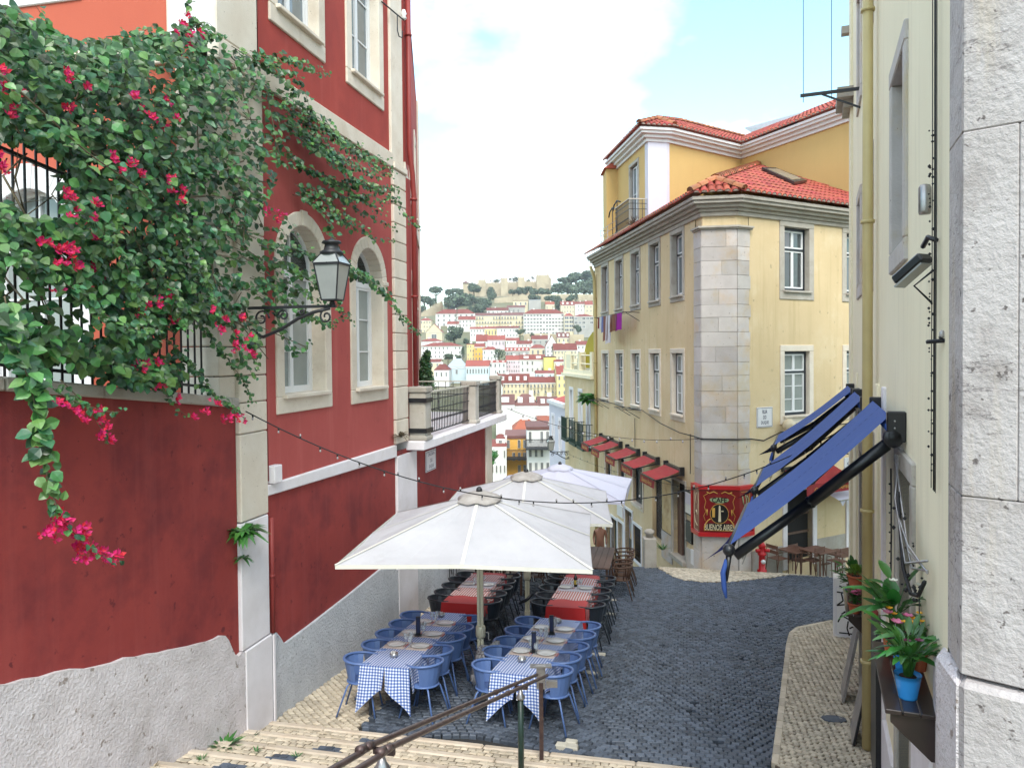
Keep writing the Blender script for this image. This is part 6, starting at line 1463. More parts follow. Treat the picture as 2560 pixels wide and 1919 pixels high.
def cloth(row, m, label, drop=.26, fdrop=.46, y0=-.0, y1=None, split=True, lift=.004, name='tablecloth', ph=0, sag=.05):
    """cloth lying on the table: top, waving sides and the ends hanging down"""
    y1 = row.L if y1 is None else y1; w_ = row.W / 2 + .012; c = CM(); N_ = max(4, int((y1 - y0) / .12)); h = row.h + lift
    for i in range(N_):
        ya, yb = y0 + (y1 - y0) * i / N_, y0 + (y1 - y0) * (i + 1) / N_
        for k in range(4):
            xa, xb = -w_ + 2 * w_ * k / 4, -w_ + 2 * w_ * (k + 1) / 4; c.q([(xa, ya, h), (xb, ya, h), (xb, yb, h), (xa, yb, h)], [(xa, ya), (xb, ya), (xb, yb), (xa, yb)])
    def dr(y): return drop * (1 + .35 * abs(((y * 1.02 + ph) % 1) * 2 - 1) ** 1.5)
    J = 4
    for sx in (-1, 1):
        for i in range(N_ * 2):
            ya, yb = y0 + (y1 - y0) * i / (N_ * 2), y0 + (y1 - y0) * (i + 1) / (N_ * 2)
            for j in range(J):
                f = lambda y, j: (sx * (w_ + .004 + .05 * (j / J) * (.6 + .5 * sin(y * 19 + ph + sx))), y, h - dr(y) * j / J)
                g = lambda y, j: (sx * (w_ + dr(y) * j / J), y)
                c.q([f(ya, j), f(yb, j), f(yb, j + 1), f(ya, j + 1)], [g(ya, j), g(yb, j), g(yb, j + 1), g(ya, j + 1)])
    for ye, sy in ((y0, -1), (y1, 1)):
        K = 12
        for k in range(K):
            xa, xb = -w_ + 2 * w_ * k / K, -w_ + 2 * w_ * (k + 1) / K
            def dd(x):
                if not split: return fdrop
                e = abs(x) / w_; return fdrop * (.62 + .75 * max(0, e - .12) ** 1.1) if sy < 0 else fdrop * .7
            for j in range(J + 1):
                f = lambda x, j: (x + (.03 * x / w_) * j / J, ye + sy * (.004 + .06 * (j / (J + 1)) * (.6 + .6 * sin(x * 16 + ph))), h - dd(x) * j / (J + 1))
                g = lambda x, j: (x, ye + sy * dd(x) * j / (J + 1))
                sp = (lambda p, j: (p[0] + (.02 * (1 if (xa + xb) > 0 else -1) * j / J if split and sy < 0 and abs(p[0]) < .05 else 0), p[1], p[2]))
                c.q([sp(f(xa, j), j), sp(f(xb, j), j), sp(f(xb, j + 1), j + 1), sp(f(xa, j + 1), j + 1)], [g(xa, j), g(xb, j), g(xb, j + 1), g(xa, j + 1)])
    t = bpy.data.objects.new(name, c.mesh(name)); t.data.materials.append(M[m]); t.matrix_basis = row.M; WM[t] = row.M.copy(); COL.objects.link(t); tag(t, label, 'tablecloth'); return t
def mat_strip(row, y, w_, label, x0=-.335, x1=.335, m='placemat', z=.0075, name='paper_placemat', group=None):
    b = MB(); P = [row.p(a, c, z) for a, c in ((x0, y), (x1, y), (x1, y + w_), (x0, y + w_))]; b.prism(P, row.rot.col[2] * .0015); single(name, b, M[m], label, 'placemat', group)
PLP = None
def at_row(row, x, y, z=.009): return row.p(x, y, z)
def plate(row, x, y, label, group):
    global PLP
    p = at_row(row, x, y, .011)
    if PLP is None:
        PLP = thing('plate', label, 'plate', p, rot=row.rot, group=group)
        b = MB(); b.lathe((0, 0, 0), [(.06, .0), (.08, .004), (.138, .018), (.137, .023), (.08, .010), (.001, .007)], 20); part('dish', b, M['china'], PLP, local=True)
        b = MB(); b.box(.135, .175, -.07, .07, -.002, .002); part('napkin', b, M['napkin'], PLP, local=True)
        b = MB(); b.bar((.155, -.09, .004), (.155, .1, .006), .014, .003); b.bar((-.15, -.09, .0), (-.15, .1, .002), .014, .003); part('cutlery', b, M['steel'], PLP, local=True)
        return PLP
    return copy_thing(PLP, p, label=label, group=group, rot=row.rot)
GLP = None
M['clear'] = mat('clear_drinking_glass', (.62, .66, .7), .05, spec=.9); _b = M['clear'].node_tree.nodes['Principled BSDF']; _b.inputs['Alpha'].default_value = .3
def glass(row, x, y, label, group):
    global GLP
    p = at_row(row, x, y, .010)
    if GLP is None:
        GLP = single('wine_glass', (lambda b: (b.lathe(p, [(.03, 0), (.03, .004), (.005, .01), (.005, .06), (.03, .085), (.036, .12), (.03, .16), (.028, .16), (.034, .12), (.028, .09), (.001, .07)], 10), b)[1])(MB()), M['clear'], label, 'glass', group, loc=p); return
    c = GLP.copy(); c.matrix_basis = Matrix.Translation(p); c['label'] = label; c['group'] = group; COL.objects.link(c)
def ashtray(row, x, y, label):
    p = at_row(row, x, y, .010); b = MB(); b.lathe(p, [(.055, 0), (.06, .03), (.06, .055), (.05, .056), (.05, .02), (.001, .018)], 14); o = single('ashtray', b, M['steel'], label, 'ashtray', loc=p)
    b = MB()
    for k in range(3): b.box(p.x - .035 + k * .022, p.x - .025 + k * .022, p.y - .03, p.y + .03, p.z + .02, p.z + .075)
    part('packet', b, M['china'], o)
def menu(row, x, y, h, label):
    p = at_row(row, x, y, .010); b = MB(); b.box(p.x - .035, p.x + .035, p.y - .012, p.y + .012, p.z, p.z + h); o = single('menu_holder', b, M['black'], label, 'menu holder', loc=p)
    b = MB(); b.box(p.x - .055, p.x + .055, p.y - .05, p.y + .05, p.z, p.z + .012); part('base', b, M['black'], o)
    b = MB(); b.box(p.x - .026, p.x + .026, p.y - .0135, p.y - .0122, p.z + .05, p.z + h - .02); part('card', b, M['ink'], o)
def bottle(row, x, y, label):
    p = at_row(row, x, y, .010); b = MB(); b.lathe(p, [(.036, 0), (.037, .01), (.037, .17), (.03, .2), (.014, .24), (.013, .3), (.015, .3), (.015, .31), (.001, .312)], 12); o = single('bottle', b, M['bottle'], label, 'bottle', loc=p)
    b = MB(); b.lathe((p.x, p.y, p.z + .05), [(.0375, 0), (.0375, .09)], 12); part('label', b, M['label_yel'], o)
z4 = ZM(800, 1350, .3016); z5 = ZM(1150, 1350, .3432)
BL = Row([(899.5, 1664), (1015.6, 1676), (1162, 1535.5), (1065, 1531)]); BR = Row([(1222, 1685), (1355, 1694), (1450, 1552.5), (1354, 1548)])
RL = Row([(1101.6, 1508), (1195, 1513), (1261.5, 1434), (1187.7, 1432)]); RR = Row([(1364.5, 1520), (1460.6, 1521.6), (1496.6, 1438.5), (1417.7, 1437.5)])
ROWS = {'BL': (BL, 'blue', 'beside the red wall'), 'BR': (BR, 'blue', 'on the open street side'), 'RL': (RL, 'red', 'beside the red wall'), 'RR': (RR, 'red', 'on the open street side')}
for k, (r, c, wh) in ROWS.items():
    table(r, f'long table under the {c} tablecloth {wh}')
    cloth(r, 'ging_blue' if c == 'blue' else 'redcloth', (f'blue checked tablecloth on the long table {wh}' if c == 'blue' else f'plain red tablecloth on the long table {wh}'), split=(c == 'blue'), drop=.25 if c == 'blue' else .3, fdrop=.5 if c == 'blue' else .6, ph={'BL': 0, 'BR': 1.3, 'RL': .5, 'RR': 2}[k])
    for i in range(5):
        y = .28 + i * (r.L - .5) / 4.15
        for sx in (-1, 1):
            x, yy = r.g(sx * (.455 + RND.uniform(-.025, .025)), y + RND.uniform(-.05, .05))
            side = ('wall side of the row by the wall' if sx < 0 else 'inner side of the row by the wall') if k[1] == 'L' else ('inner side of the row by the street' if sx < 0 else 'outer side of the row by the street')
            chair('blue' if c == 'blue' else 'black', x, yy, r.yaw + (pi / 2 if sx < 0 else -pi / 2), f'{"blue" if c == "blue" else "black"} chair, {ORD[i]} from the steps, {side}', f'{"blue" if c == "blue" else "black"} chairs along the {c} tables')
for r, wh, yy in ((BL, 'by the wall', ((.78, .36), (1.42, .36), (2.08, .36))), (BR, 'by the street', ((.78, .36), (1.42, .36), (2.08, .36)))):
    for i, (y, w_) in enumerate(yy):
        for sx in (-1, 1):
            mat_strip(r, y, w_, f'paper mat under the {ORD[i]} {"inner" if sx < 0 else "outer"} plate of the blue table {wh}', *((-.335, -.01) if sx < 0 else (.01, .335)), group='paper mats on the blue tables')
            plate(r, sx * .19, y + .18, f'white plate, {ORD[i]} from the steps, {"inner" if sx < 0 else "outer"} half of blue table {wh}', 'white plates on the blue tables')
        for j, (gx, gy) in enumerate(((-.06, .25), (.05, .12), (.0, .33))): glass(r, gx, y + gy, f'wine glass, {ORD[j]} of three by the {ORD[i]} plates, blue table {wh}', f'glasses of the {ORD[i]} setting {wh}')
ashtray(BL, -.02, .42, 'round steel ashtray at the steps end of the blue table by the wall'); ashtray(BL, .0, 2.68, 'round steel ashtray at the far end of the blue table by the wall')
ashtray(BR, -.06, .52, 'round steel ashtray at the steps end of the blue table by the street'); ashtray(BR, .0, 2.66, 'round steel ashtray at the far end of the blue table by the street')
menu(BL, -.02, 1.5, .30, 'tall black menu holder in the middle of the blue table by the wall'); menu(BR, .0, .98, .30, 'tall black menu holder nearer the steps on the blue table by the street'); menu(BR, .04, 1.98, .30, 'tall black menu holder further down the blue table by the street')
for r, wh in ((RL, 'by the wall'), (RR, 'by the street')):
    c = cloth(r, 'ging_red', f'red striped runner across the red tablecloth {wh}', drop=.12, fdrop=.0, y0=.62, y1=2.55, split=False, lift=.008, name='table_runner')
    mat_strip(r, 1.28, .62, f'pale cloth strip across the red table {wh}', m='lilac', z=.011, name='table_mat')
    for sx in (-1, 1):
        p = r.p(sx * .2, 1.55, .016); c2 = copy_thing(PLP, p, label=f'white plate on the {"inner" if sx < 0 else "outer"} half of the red table {wh}', group='white plates on the red tables', rot=r.rot)
    bottle(r, -.02, 1.72, f'dark bottle with yellow label on the red table {wh}')
    for j, gx in enumerate((-.06, .04, .09)): glass(r, gx, 1.5 + .1 * j, f'clear glass, {ORD[j]} beside the bottle on the red table {wh}', f'glasses on the red table {wh}')
# grey jacket thrown over a chair of the street-side blue table
x, y = BR.g(-.5, .93); p0 = Vector((x, y, gz(x, y))); b = MB(); K, Q = 12, 8
yr = BR.yaw
def jk(i, j):
    a = (i / K - .5) * 2.6; q = j / Q; side = (q - .35)
    r_ = .275 + .05 * sin(a * 5 + q * 4) * (.3 + q) + .05 * q; zz = .79 - .0 * q - (max(0, abs(side) - .08)) * (.75 if side > 0 else .9) + .02 * sin(a * 7)
    rr_2 = r_ + (.09 * side if side > 0 else .14 * side)
    d = Vector((-cos(yr) * cos(a) + sin(yr) * sin(a), sin(yr) * cos(a) + cos(yr) * sin(a), 0)); return p0 + d * rr_2 + Vector((0, 0, zz))
for i in range(K):
    for j in range(Q): b.face([jk(i, j), jk(i + 1, j), jk(i + 1, j + 1), jk(i, j + 1)], .5, True)
o = single('grey_jacket', b, M['jacket'], 'grey jacket draped over the back of a blue chair', 'jacket'); o.modifiers.new('solid', 'SOLIDIFY').thickness = .02
# wooden tables and brown chairs further down
class Row2(Row):
    def __init__(s, x, y, yaw, L, W=.75): s.o = Vector((x, y, gz(x, y))); s.yaw = yaw; s.rot = slope_rot(yaw); s.L = L; s.W = W; s.h = .75; s.M = Matrix.Translation(s.o) @ s.rot.to_4x4()
WR = Row2(1.82, 17.35, RR.yaw - .02, 2.9); WL = Row2(-.15, 17.6, RL.yaw - .03, 2.7)
for r, wh in ((WR, 'by the street'), (WL, 'by the terrace wall')):
    t = thing('wooden_table', f'long slatted wooden table {wh} beyond the red tables', 'table', r.o, rot=r.rot)
    for k in range(5): b = MB(); x0 = -r.W / 2 + k * r.W / 5; b.box(x0 + .004, x0 + r.W / 5 - .004, 0, r.L, .72, .75); part('plank', b, M['wood'], t, local=True)
    for x in (-.3, .3):
        for y in (.15, r.L / 2, r.L - .15): b = MB(); b.box(x - .025, x + .025, y - .025, y + .025, 0, .72); part('leg', b, M['wood'], t, local=True)
    for i in range(5):
        for sx in (-1, 1):
            x, yy = r.g(sx * .62, .3 + i * .56)
            chair('wood', x, yy, r.yaw + (pi / 2 if sx < 0 else -pi / 2), f'brown woven chair, {ORD[i]} along the {"inner" if sx < 0 else "outer"} side of the wooden table {wh}', 'brown chairs at the wooden tables')
# brown metal tables and chairs in front of the cafe door towards the square
TB = [(1985, 1352), (2045, 1358), (2100, 1345)]
tbl = None
for i, (px, py) in enumerate(TB):
    p = G(px, py, .75); p.z = gz(p.x, p.y) + .045; yaw = radians(60); lab = f'square brown metal cafe table, {ORD[i]} along the yellow wall from the hydrant'
    if tbl is None:
        tbl = thing('cafe_table', lab, 'table', p, rz=-yaw, group='brown metal tables by the cafe wall')
        b = MB(); b.box(-.36, .36, -.36, .36, .72, .75); part('tabletop', b, M['brownmetal'], tbl, local=True, bw=.006)
        for x in (-.32, .32):
            for y in (-.32, .32): b = MB(); b.box(x - .015, x + .015, y - .015, y + .015, 0, .72); part('leg', b, M['brownmetal'], tbl, local=True)
    else: copy_thing(tbl, p, -yaw, lab, 'brown metal tables by the cafe wall')
def metal_chair(loc, yaw, label):
    if 'mc' not in PROTO:
        t = thing('metal_chair', label, 'chair', loc, rz=-yaw, group='brown metal chairs by the cafe wall'); m = M['brownmetal']
        for k in range(5): b = MB(); b.box(-.2, .2, -.19 + k * .08, -.19 + k * .08 + .068, .44, .455); part('seat_slat', b, m, t, local=True)
        b = MB(); b.bar((-.19, -.245, .80), (.19, -.245, .80), .03, .1); b.bar((-.19, -.24, .66), (.19, -.24, .66), .02, .09); part('backrest', b, m, t, local=True)
        for sx in (-1, 1):
            b = MB(); b.tube([(sx * .2, .2, 0), (sx * .2, .18, .44), (sx * .2, .17, .64), (sx * .2, -.2, .66)], .012, 5); part('leg', b, m, t, local=True)
            b = MB(); b.tube([(sx * .2, -.3, 0), (sx * .2, -.2, .44), (sx * .2, -.25, .86)], .012, 5); part('leg', b, m, t, local=True)
        PROTO['mc'] = t; return
    copy_thing(PROTO['mc'], loc, -yaw, label, 'brown metal chairs by the cafe wall')
fyd = Vector((FY.d[0], FY.d[1], 0)); fyn = Vector((FY.n[0], FY.n[1], 0))
base = [G(px, py, .75) for px, py in TB]
lb = 0
for i, p in enumerate(base):
    for s_, a in ((1, radians(60 - 90)), (-1, radians(60 + 90))):
        q = p + fyn * .62 * s_; q = Vector((q.x, q.y, gz(q.x, q.y) + .04)); metal_chair(q, a, f'brown metal chair on the {"square" if s_ > 0 else "wall"} side of the {ORD[i]} cafe table')
q = base[0] - fyd * .66; q = Vector((q.x, q.y, gz(q.x, q.y) + .045)); metal_chair(q, radians(60), 'brown metal chair at the hydrant end of the cafe tables')
# ================================================================ PARASOLS
def parasol(x, y, yaw, label, a=1.66, mcan='canvas', hz=None, zE=2.45, zA=3.05, polem='alu', valance=False):
    p = Vector((x, y, gz(x, y) + .02)); t = thing('parasol', label, 'parasol', p, rz=-yaw, group='big square parasols over the tables')
    b = MB(); K = 8; pts = []
    edge = [(-a, -a), (0, -a * .985), (a, -a), (a * .985, 0), (a, a), (0, a * .985), (-a, a), (-a * .985, 0)]
    def P(k, f):
        ex, ey = edge[k % 8]; z = zA - .02 + (zE - zA) * f - .05 * sin(pi * f) * 0
        return Vector((ex * f, ey * f, z - (.0 if k % 2 else .03 * f)))
    rings = [.13, .3, .5, .7, .85, 1.0]
    for k in range(8):
        for f0, f1 in zip(rings, rings[1:]):
            S = 4
            for s_ in range(S):
                def Q(f, s): 
                    A, B = P(k, f), P(k + 1, f); q = A.lerp(B, s); q.z -= .085 * f * sin(pi * s) * (1.0 if f < .95 else .5); return q
                b.face([Q(f0, s_ / S), Q(f1, s_ / S), Q(f1, (s_ + 1) / S), Q(f0, (s_ + 1) / S)], .5, True)
    part('canopy', b, M[mcan], t, local=True)
    b = MB()
    for k in range(8):
        A = [P(k, f) + Vector((0, 0, .008)) for f in rings]; ex, ey = edge[k]; d = Vector((-ey, ex, 0)).normalized() * .022
        for p0, p1 in zip(A, A[1:]): b.face([p0 - d, p1 - d, p1 + d, p0 + d], .5)
    for k in range(8):
        A, B = P(k, 1), P(k + 1, 1); b.face([A + Vector((0, 0, .004)), B + Vector((0, 0, .004)), B - Vector((0, 0, .05)), A - Vector((0, 0, .05))])
    part('seam_tape', b, M['piping'] if mcan == 'canvas' else M[mcan], t, local=True)
    b = MB(); vs = []
    for r_, z in ((.0, zA + .03), (.12, zA + .02), (.24, zA - .03), (.33, zA - .085), (.32, zA - .11)):
        for k in range(16):
            q = 2 * pi * k / 16; sq = 1 / max(abs(cos(q)), abs(sin(q))) ** .45; w_ = 1 + .06 * sin(q * 5) * (r_ > .2); vs.append((r_ * sq * w_ * cos(q), r_ * sq * w_ * sin(q), z + (.015 * sin(q * 7) if r_ > .2 else 0)))
    b.add(vs, [(i * 16 + j, i * 16 + (j + 1) % 16, (i + 1) * 16 + (j + 1) % 16, (i + 1) * 16 + j) for i in range(4) for j in range(16)], .5, True)
    part('vent_cap', b, M['cap'] if mcan == 'canvas' else M[mcan], t, local=True)
    b = MB(); b.lathe((0, 0, zA + .015), [(.05, 0), (.045, .05), (.02, .08), (.001, .085)], 8); part('finial', b, M['iron'], t, local=True)
    for k in range(8):
        b = MB(); b.bar(P(k, .06) - Vector((0, 0, .03)), P(k, .97) - Vector((0, 0, .03)), .02, .03); b.bar((0, 0, zE - .25), P(k, .5) - Vector((0, 0, .04)), .016, .024); part('rib', b, M['alu'], t, local=True)
    b = MB()
    if polem == 'alu':
        b.box(-.045, .0 - .004, -.035, .035, 0, zA); b.box(.004, .045, -.035, .035, 0, zA)
    else: b.tube([(0, 0, 0), (0, 0, zA)], .025, 8)
    part('pole', b, M[polem], t, local=True)
    b = MB(); b.lathe((0, 0, .88), [(.06, 0), (.075, .03), (.075, .16), (.06, .19)], 8); part('crank_box', b, M['alu' if polem == 'alu' else polem], t, local=True)
    b = MB(); b.tube([(.07, -.02, .97), (.12, -.02, .97), (.12, -.02, .86), (.16, -.02, .86)], .009, 5); part('crank', b, M['galv'], t, local=True)
    b = MB(); b.box(-.1, .1, -.1, .1, .0, .012); b.box(-.055, .055, -.05, .05, .0, .25); part('foot', b, M[polem], t, local=True)
    if valance:
        b = MB()
        for k in (2, 3):
            A, B = P(k, 1), P(k + 1, 1)
            for s_ in range(4):
                q0, q1 = A.lerp(B, s_ / 4), A.lerp(B, (s_ + 1) / 4); dz = .32 - .2 * abs(s_ - 0) / 4
                b.face([q0, q1, q1 - Vector((.03, .0, .30 - .05 * s_)), q0 - Vector((.03, 0, .34 - .05 * s_))], .5, True)
        part('flap', b, M[mcan], t, local=True)
    return t
p = G(1203, 1742); parasol(p.x, p.y, radians(5.5), 'white square parasol with a dirty vent cap, nearest the steps')
p = G(1319, 1558); parasol(p.x, p.y, radians(5), 'white square parasol standing between the two red tables')
p = G(1402, 1448); parasol(p.x, p.y, radians(12), 'cleaner lilac white parasol with a hanging flap, deepest in the lane', a=1.75, mcan='canvas_new', polem='iron', valance=True, zA=2.95, zE=2.42)
b = MB(); p = G(1319, 1558); b.tube([p + Vector((-.16, -.02, .42)), p + Vector((0, -.06, .52)), p + Vector((.10, -.03, .62))], .03, 6); single('pole_strap', b, M['black'], 'dark strap wound round the pole of the middle parasol', 'strap')
# ================================================================ HANDRAIL on the steps
hr = thing('handrail', 'double rusty tube handrail running down the middle of the steps', 'handrail', (.4, 9.2, 0))
pb0 = G(1354, 1903); pb0.z = gz(pb0.x, pb0.y)
dU = Vector((UA[0], UA[1], 0)); dV = Vector((VA[0], VA[1], 0))
def rail_pt(t, v): return Vector((pb0.x, pb0.y, 1.09)) - dU * t + dV * v + Vector((0, 0, .333 * t))
for v in (-.045, .075):
    b = MB(); b.tube([rail_pt(-.02, v), rail_pt(.0, v), rail_pt(4.9, v), rail_pt(5.1, v) + Vector((0, 0, -.02)), rail_pt(5.6, v) + Vector((0, 0, -.05)), rail_pt(7.8, v) + Vector((0, 0, -.3))], .0185, 10); R = part('rail', b, M['rail'], hr)
    for t in (2.0, 4.95, 5.05): b = MB(); b.tube([rail_pt(t, v), rail_pt(t + .07, v)], .025, 10); part('sleeve', b, M['rail'], R)
b = MB(); b.bar(Vector((pb0.x, pb0.y, .0)), Vector((pb0.x, pb0.y, 1.0)), .05, .05, up=(0, 1, 0)); part('post', b, M['rail'], hr)
b = MB(); b.bar(Vector((pb0.x, pb0.y, .92)), Vector((pb0.x, pb0.y, 1.22)), .11, .03, up=(0, 1, 0)); b.bar(Vector((pb0.x - .13, pb0.y, 1.2)), Vector((pb0.x + .13, pb0.y, 1.2)), .09, .02); b.bar(Vector((pb0.x + .06, pb0.y - .0, .98)), Vector((pb0.x + .2, pb0.y, .98)), .05, .08); part('end_plate', b, M['galv'], hr)
for t in (1.15, 4.9):
    q = rail_pt(t, .0); zb = stepz(q.x, q.y); b = MB(); b.tube([(q.x, q.y, zb), (q.x, q.y, q.z - .14)], .032, 10); P_ = part('post', b, M['green_post'], hr)
    b = MB(); b.lathe((q.x, q.y, q.z - .16), [(.045, 0), (.05, .02), (.03, .05), (.015, .1)], 10); part('post_cap', b, M['galv'], P_)
    b = MB(); b.bar(rail_pt(t, -.05) - Vector((0, 0, .04)), rail_pt(t, .08) - Vector((0, 0, .04)), .03, .03); b.tube([q - Vector((0, 0, .1)), q - Vector((0, 0, .02))], .012, 5); part('saddle', b, M['rail'], P_)
# ================================================================ STRING LIGHTS
def string_lights(A, B, sag, label, n=18, r=.008, bulb=.014, ctrl=None):
    A, B = Vector(A), Vector(B); P = []
    for i in range(41):
        t = i / 40; q = A.lerp(B, t); q.z -= sag * 4 * t * (1 - t); P.append(q)
    t_ = thing('string_lights', label, 'string lights', A); b = MB(); b.tube(P, r, 5); part('wire', b, M['cable'], t_)
    for i in range(n):
        t = (i + .5) / n + RND.uniform(-.006, .006); q = A.lerp(B, t); q.z -= sag * 4 * t * (1 - t); a = RND.choice((-1, -1, -1, .8)); b = MB()
        b.tube([q, q + Vector((RND.uniform(-.01, .01), 0, a * .035))], .011, 5); S_ = part('socket', b, M['cable'], t_); e = q + Vector((0, 0, a * .05)); b = MB(); b.ball(e, bulb, 6, sq=(1, 1, 1.4)); part('bulb', b, M['bulb'], S_)
    return t_
# ================================================================ CREAM HOUSE close by, with awnings and flower shelves
ch_ = thing('cream_house', 'cream stucco house wall with ochre drainpipe and deep set windows above the pavement', 'building', FW.w(11, -2, 0))
UE = 17.2
HWW = [(7.0, 8.05, 5.95, 7.58), (10.95, 11.85, 5.98, 7.6), (13.55, 14.45, 6.1, 7.55), (7.0, 8.05, 9.5, 11.2), (10.95, 11.85, 9.5, 11.2), (13.6, 14.5, 9.35, 11.1)]
HWD = [(6.42, 7.5, -.6, 3.95), (10.75, 11.35, -.5, 3.75), (12.75, 13.6, -.7, 3.35)]
UJ = FW.on(2372, 900)[0]
b = MB(); wall_mb(FW, b, UJ, UE, -2.2, 13.4, HWW + HWD, depth=.28, rev=HWD); b.face([FW.w(UE, 0, -2.2), FW.w(UE, -8, -2.2), FW.w(UE, -8, 13.4), FW.w(UE, 0, 13.4)]); part('wall', b, M['cream'], ch_)
b = MB(); b.fb(FW, 5.5, UE - .1, -.85, -.8, -2, 13.3); part('inner_wall', b, M['dark'], ch_)
b = MB(); b.face([FW.w(UJ, 0, 13.4), FW.w(UE, 0, 13.4), FW.w(UE, -8, 13.4), FW.w(UJ, -8, 13.4)]); part('roof', b, M['tile'], ch_)
for i, h in enumerate(HWW): window(FW, ch_, *h, sur=.17, surm='pillar', depth=.22, fcol='navy', scol='white', muntins=1, pane='glass', sill=False)
b = MB(); b.fb(FW, UE - .6, UE + .02, -.1, .05, -1.5, 13.4); part('corner_pilaster', b, M['cream'], ch_, bw=.012)
for q in ((16.3, UE + .25, -.3, .3, 10.05, 10.25), (16.5, UE + .15, -.3, .18, 9.9, 10.05), (UE - .1, UE + .1, -.3, .2, 11.6, 11.75)): b = MB(); b.fb(FW, *q); part('cornice_return', b, M['grey_stone'], ch_)
for u0, u1, z0, z1 in HWD:
    b = MB(); b.fb(FW, u0 - .16, u0, -.28, .03, z0 - .6, z1); b.fb(FW, u1, u1 + .16, -.28, .03, z0 - .6, z1); b.fb(FW, u0 - .16, u1 + .16, -.28, .032, z1, z1 + .18); F_ = part('door_frame', b, M['grey_stone'], ch_, bw=.012)
    b = MB(); b.fb(FW, u0, u1, -.28, -.22, z0 - .6, z1); D_ = part('door', b, M['dark'], ch_)  # dark backing of the opening, shade of the inside painted on
    b = MB(); b.fb(FW, u0, u0 + .12, -.22, -.12, z0 - .6, z1); b.fb(FW, u0 + .12, u1, -.22, -.14, z1 - .12, z1); part('door_leaf', b, M['wood'], D_)
for u in (8.85, 9.75, 12.3, 14.6):
    b = MB(); b.fb(FW, u, u + .22, -.1, .035, -1.2, 4.6); part('pilaster_strip', b, M['white_stone'] if u in (8.85, 12.3) else M['cream'], ch_, bw=.01)
for q in ((5.2, 6.2, -.1, .04, -.6, 2.6), (7.8, 8.8, -.1, .04, -.6, 1.0), (11.6, 12.6, -.1, .04, -1, .6)): b = MB(); b.fb(FW, *q); part('plinth', b, M['white_stone'], ch_, bw=.015)
# stone pilaster of the next house, closest to the camera, with its stepped plinth
sp = thing('stone_pilaster', 'big weathered stone pilaster with cracked blocks at the edge of the picture', 'pilaster', at(2480, 900, 4.2))
J0 = FW.w(*[FW.on(2370, 900)[0], 0, 0]); 
S0 = Vector((J0.x, J0.y, 0)); e1 = at(2404, 900, 4.05); e1.z = 0
dirf = Vector((cos(radians(42)), -sin(radians(42)), 0)); e2 = e1 + dirf * .85
zc2 = [1.6, 3.12, 4.25, 6.1, 6.55, 8.2, 9.6]
zz_ = [1.2, 3.26, 4.22, 6.15, 9.0]
back = Vector((.5, .6, 0))
nfc = Vector((-dirf.y, dirf.x, 0)); nfc = nfc if nfc.y < 0 else -nfc
for i, (z0, z1) in enumerate(zip(zz_, zz_[1:])):
    if i == 0: continue
    g = .0015; split = {1: .5, 2: .16, 3: .26, 4: .34, 5: .2}.get(i, .3)
    cuts = [0, .3, 1.0] if i == 2 else [0, 1.0]
    b = MB(); P = [S0 + back, S0, e1, e1 + back]; b.hexa([(p.x, p.y, z0 + g) for p in P] + [(p.x, p.y, z1 - g) for p in P], RND.random()); part('pilaster_block', b, M['old_stone'], sp, bw=.006)
    for a, c in zip(cuts, cuts[1:]):
        A, B = e1 + dirf * (.85 * a + .001), e1 + dirf * (.85 * c - .001); off = nfc * RND.uniform(0, .005); b = MB(); P = [A + back, A + off, B + off, B + back]
        b.hexa([(p.x, p.y, z0 + g) for p in P] + [(p.x, p.y, z1 - g) for p in P], RND.random()); part('pilaster_block', b, M['old_stone'], sp, bw=.006)
# plinth: juts out below, its top edge running down along the steps
pl0 = FW.w(5.15, .0, 0); pl1 = FW.w(4.72, .16, 0); pl2 = e1 + nfc * .12; pl3 = e2 + nfc * .12
b = MB(); P = [FW.w(5.15, -.3, 0), FW.w(5.12, .03, 0), FW.w(4.72, .05, 0), FW.w(4.6, -.3, 0)]
b.hexa([(p.x, p.y, -.3) for p in P] + [(P[0].x, P[0].y, 3.1), (P[1].x, P[1].y, 3.1), (P[2].x, P[2].y, 3.14), (P[3].x, P[3].y, 3.14)]); part('plinth_block', b, M['plinth'], sp, bw=.03)
A, B = e1 + nfc * .06, e2 + nfc * .06; S1 = S0 + Vector((-.08, -.03, 0))
b = MB(); P = [S1 + back, S1, A, A + back]; b.hexa([(p.x, p.y, -.3) for p in P] + [(P[0].x, P[0].y, 3.22), (P[1].x, P[1].y, 3.24), (P[2].x, P[2].y, 3.24), (P[3].x, P[3].y, 3.24)]); part('plinth_block', b, M['plinth'], sp, bw=.03)
b = MB(); P = [A + back, A, B, B + back]; b.hexa([(p.x, p.y, -.3) for p in P] + [(p.x, p.y, 3.24) for p in P]); part('plinth_block', b, M['old_stone'], sp, bw=.03)
b = MB(); rr = random.Random(5)
for i in range(0):
    t = i / 14; c = S1.lerp(A, min(1, t * 3)) if t < .33 else A.lerp(B, (t - .33) / .67); b.ball((c.x + rr.uniform(-.02, .02), c.y + rr.uniform(-.02, .02), 3.25 + rr.uniform(-.01, .03)), rr.uniform(.035, .06), 6, RND.random(), (1.3, 1.3, .7))
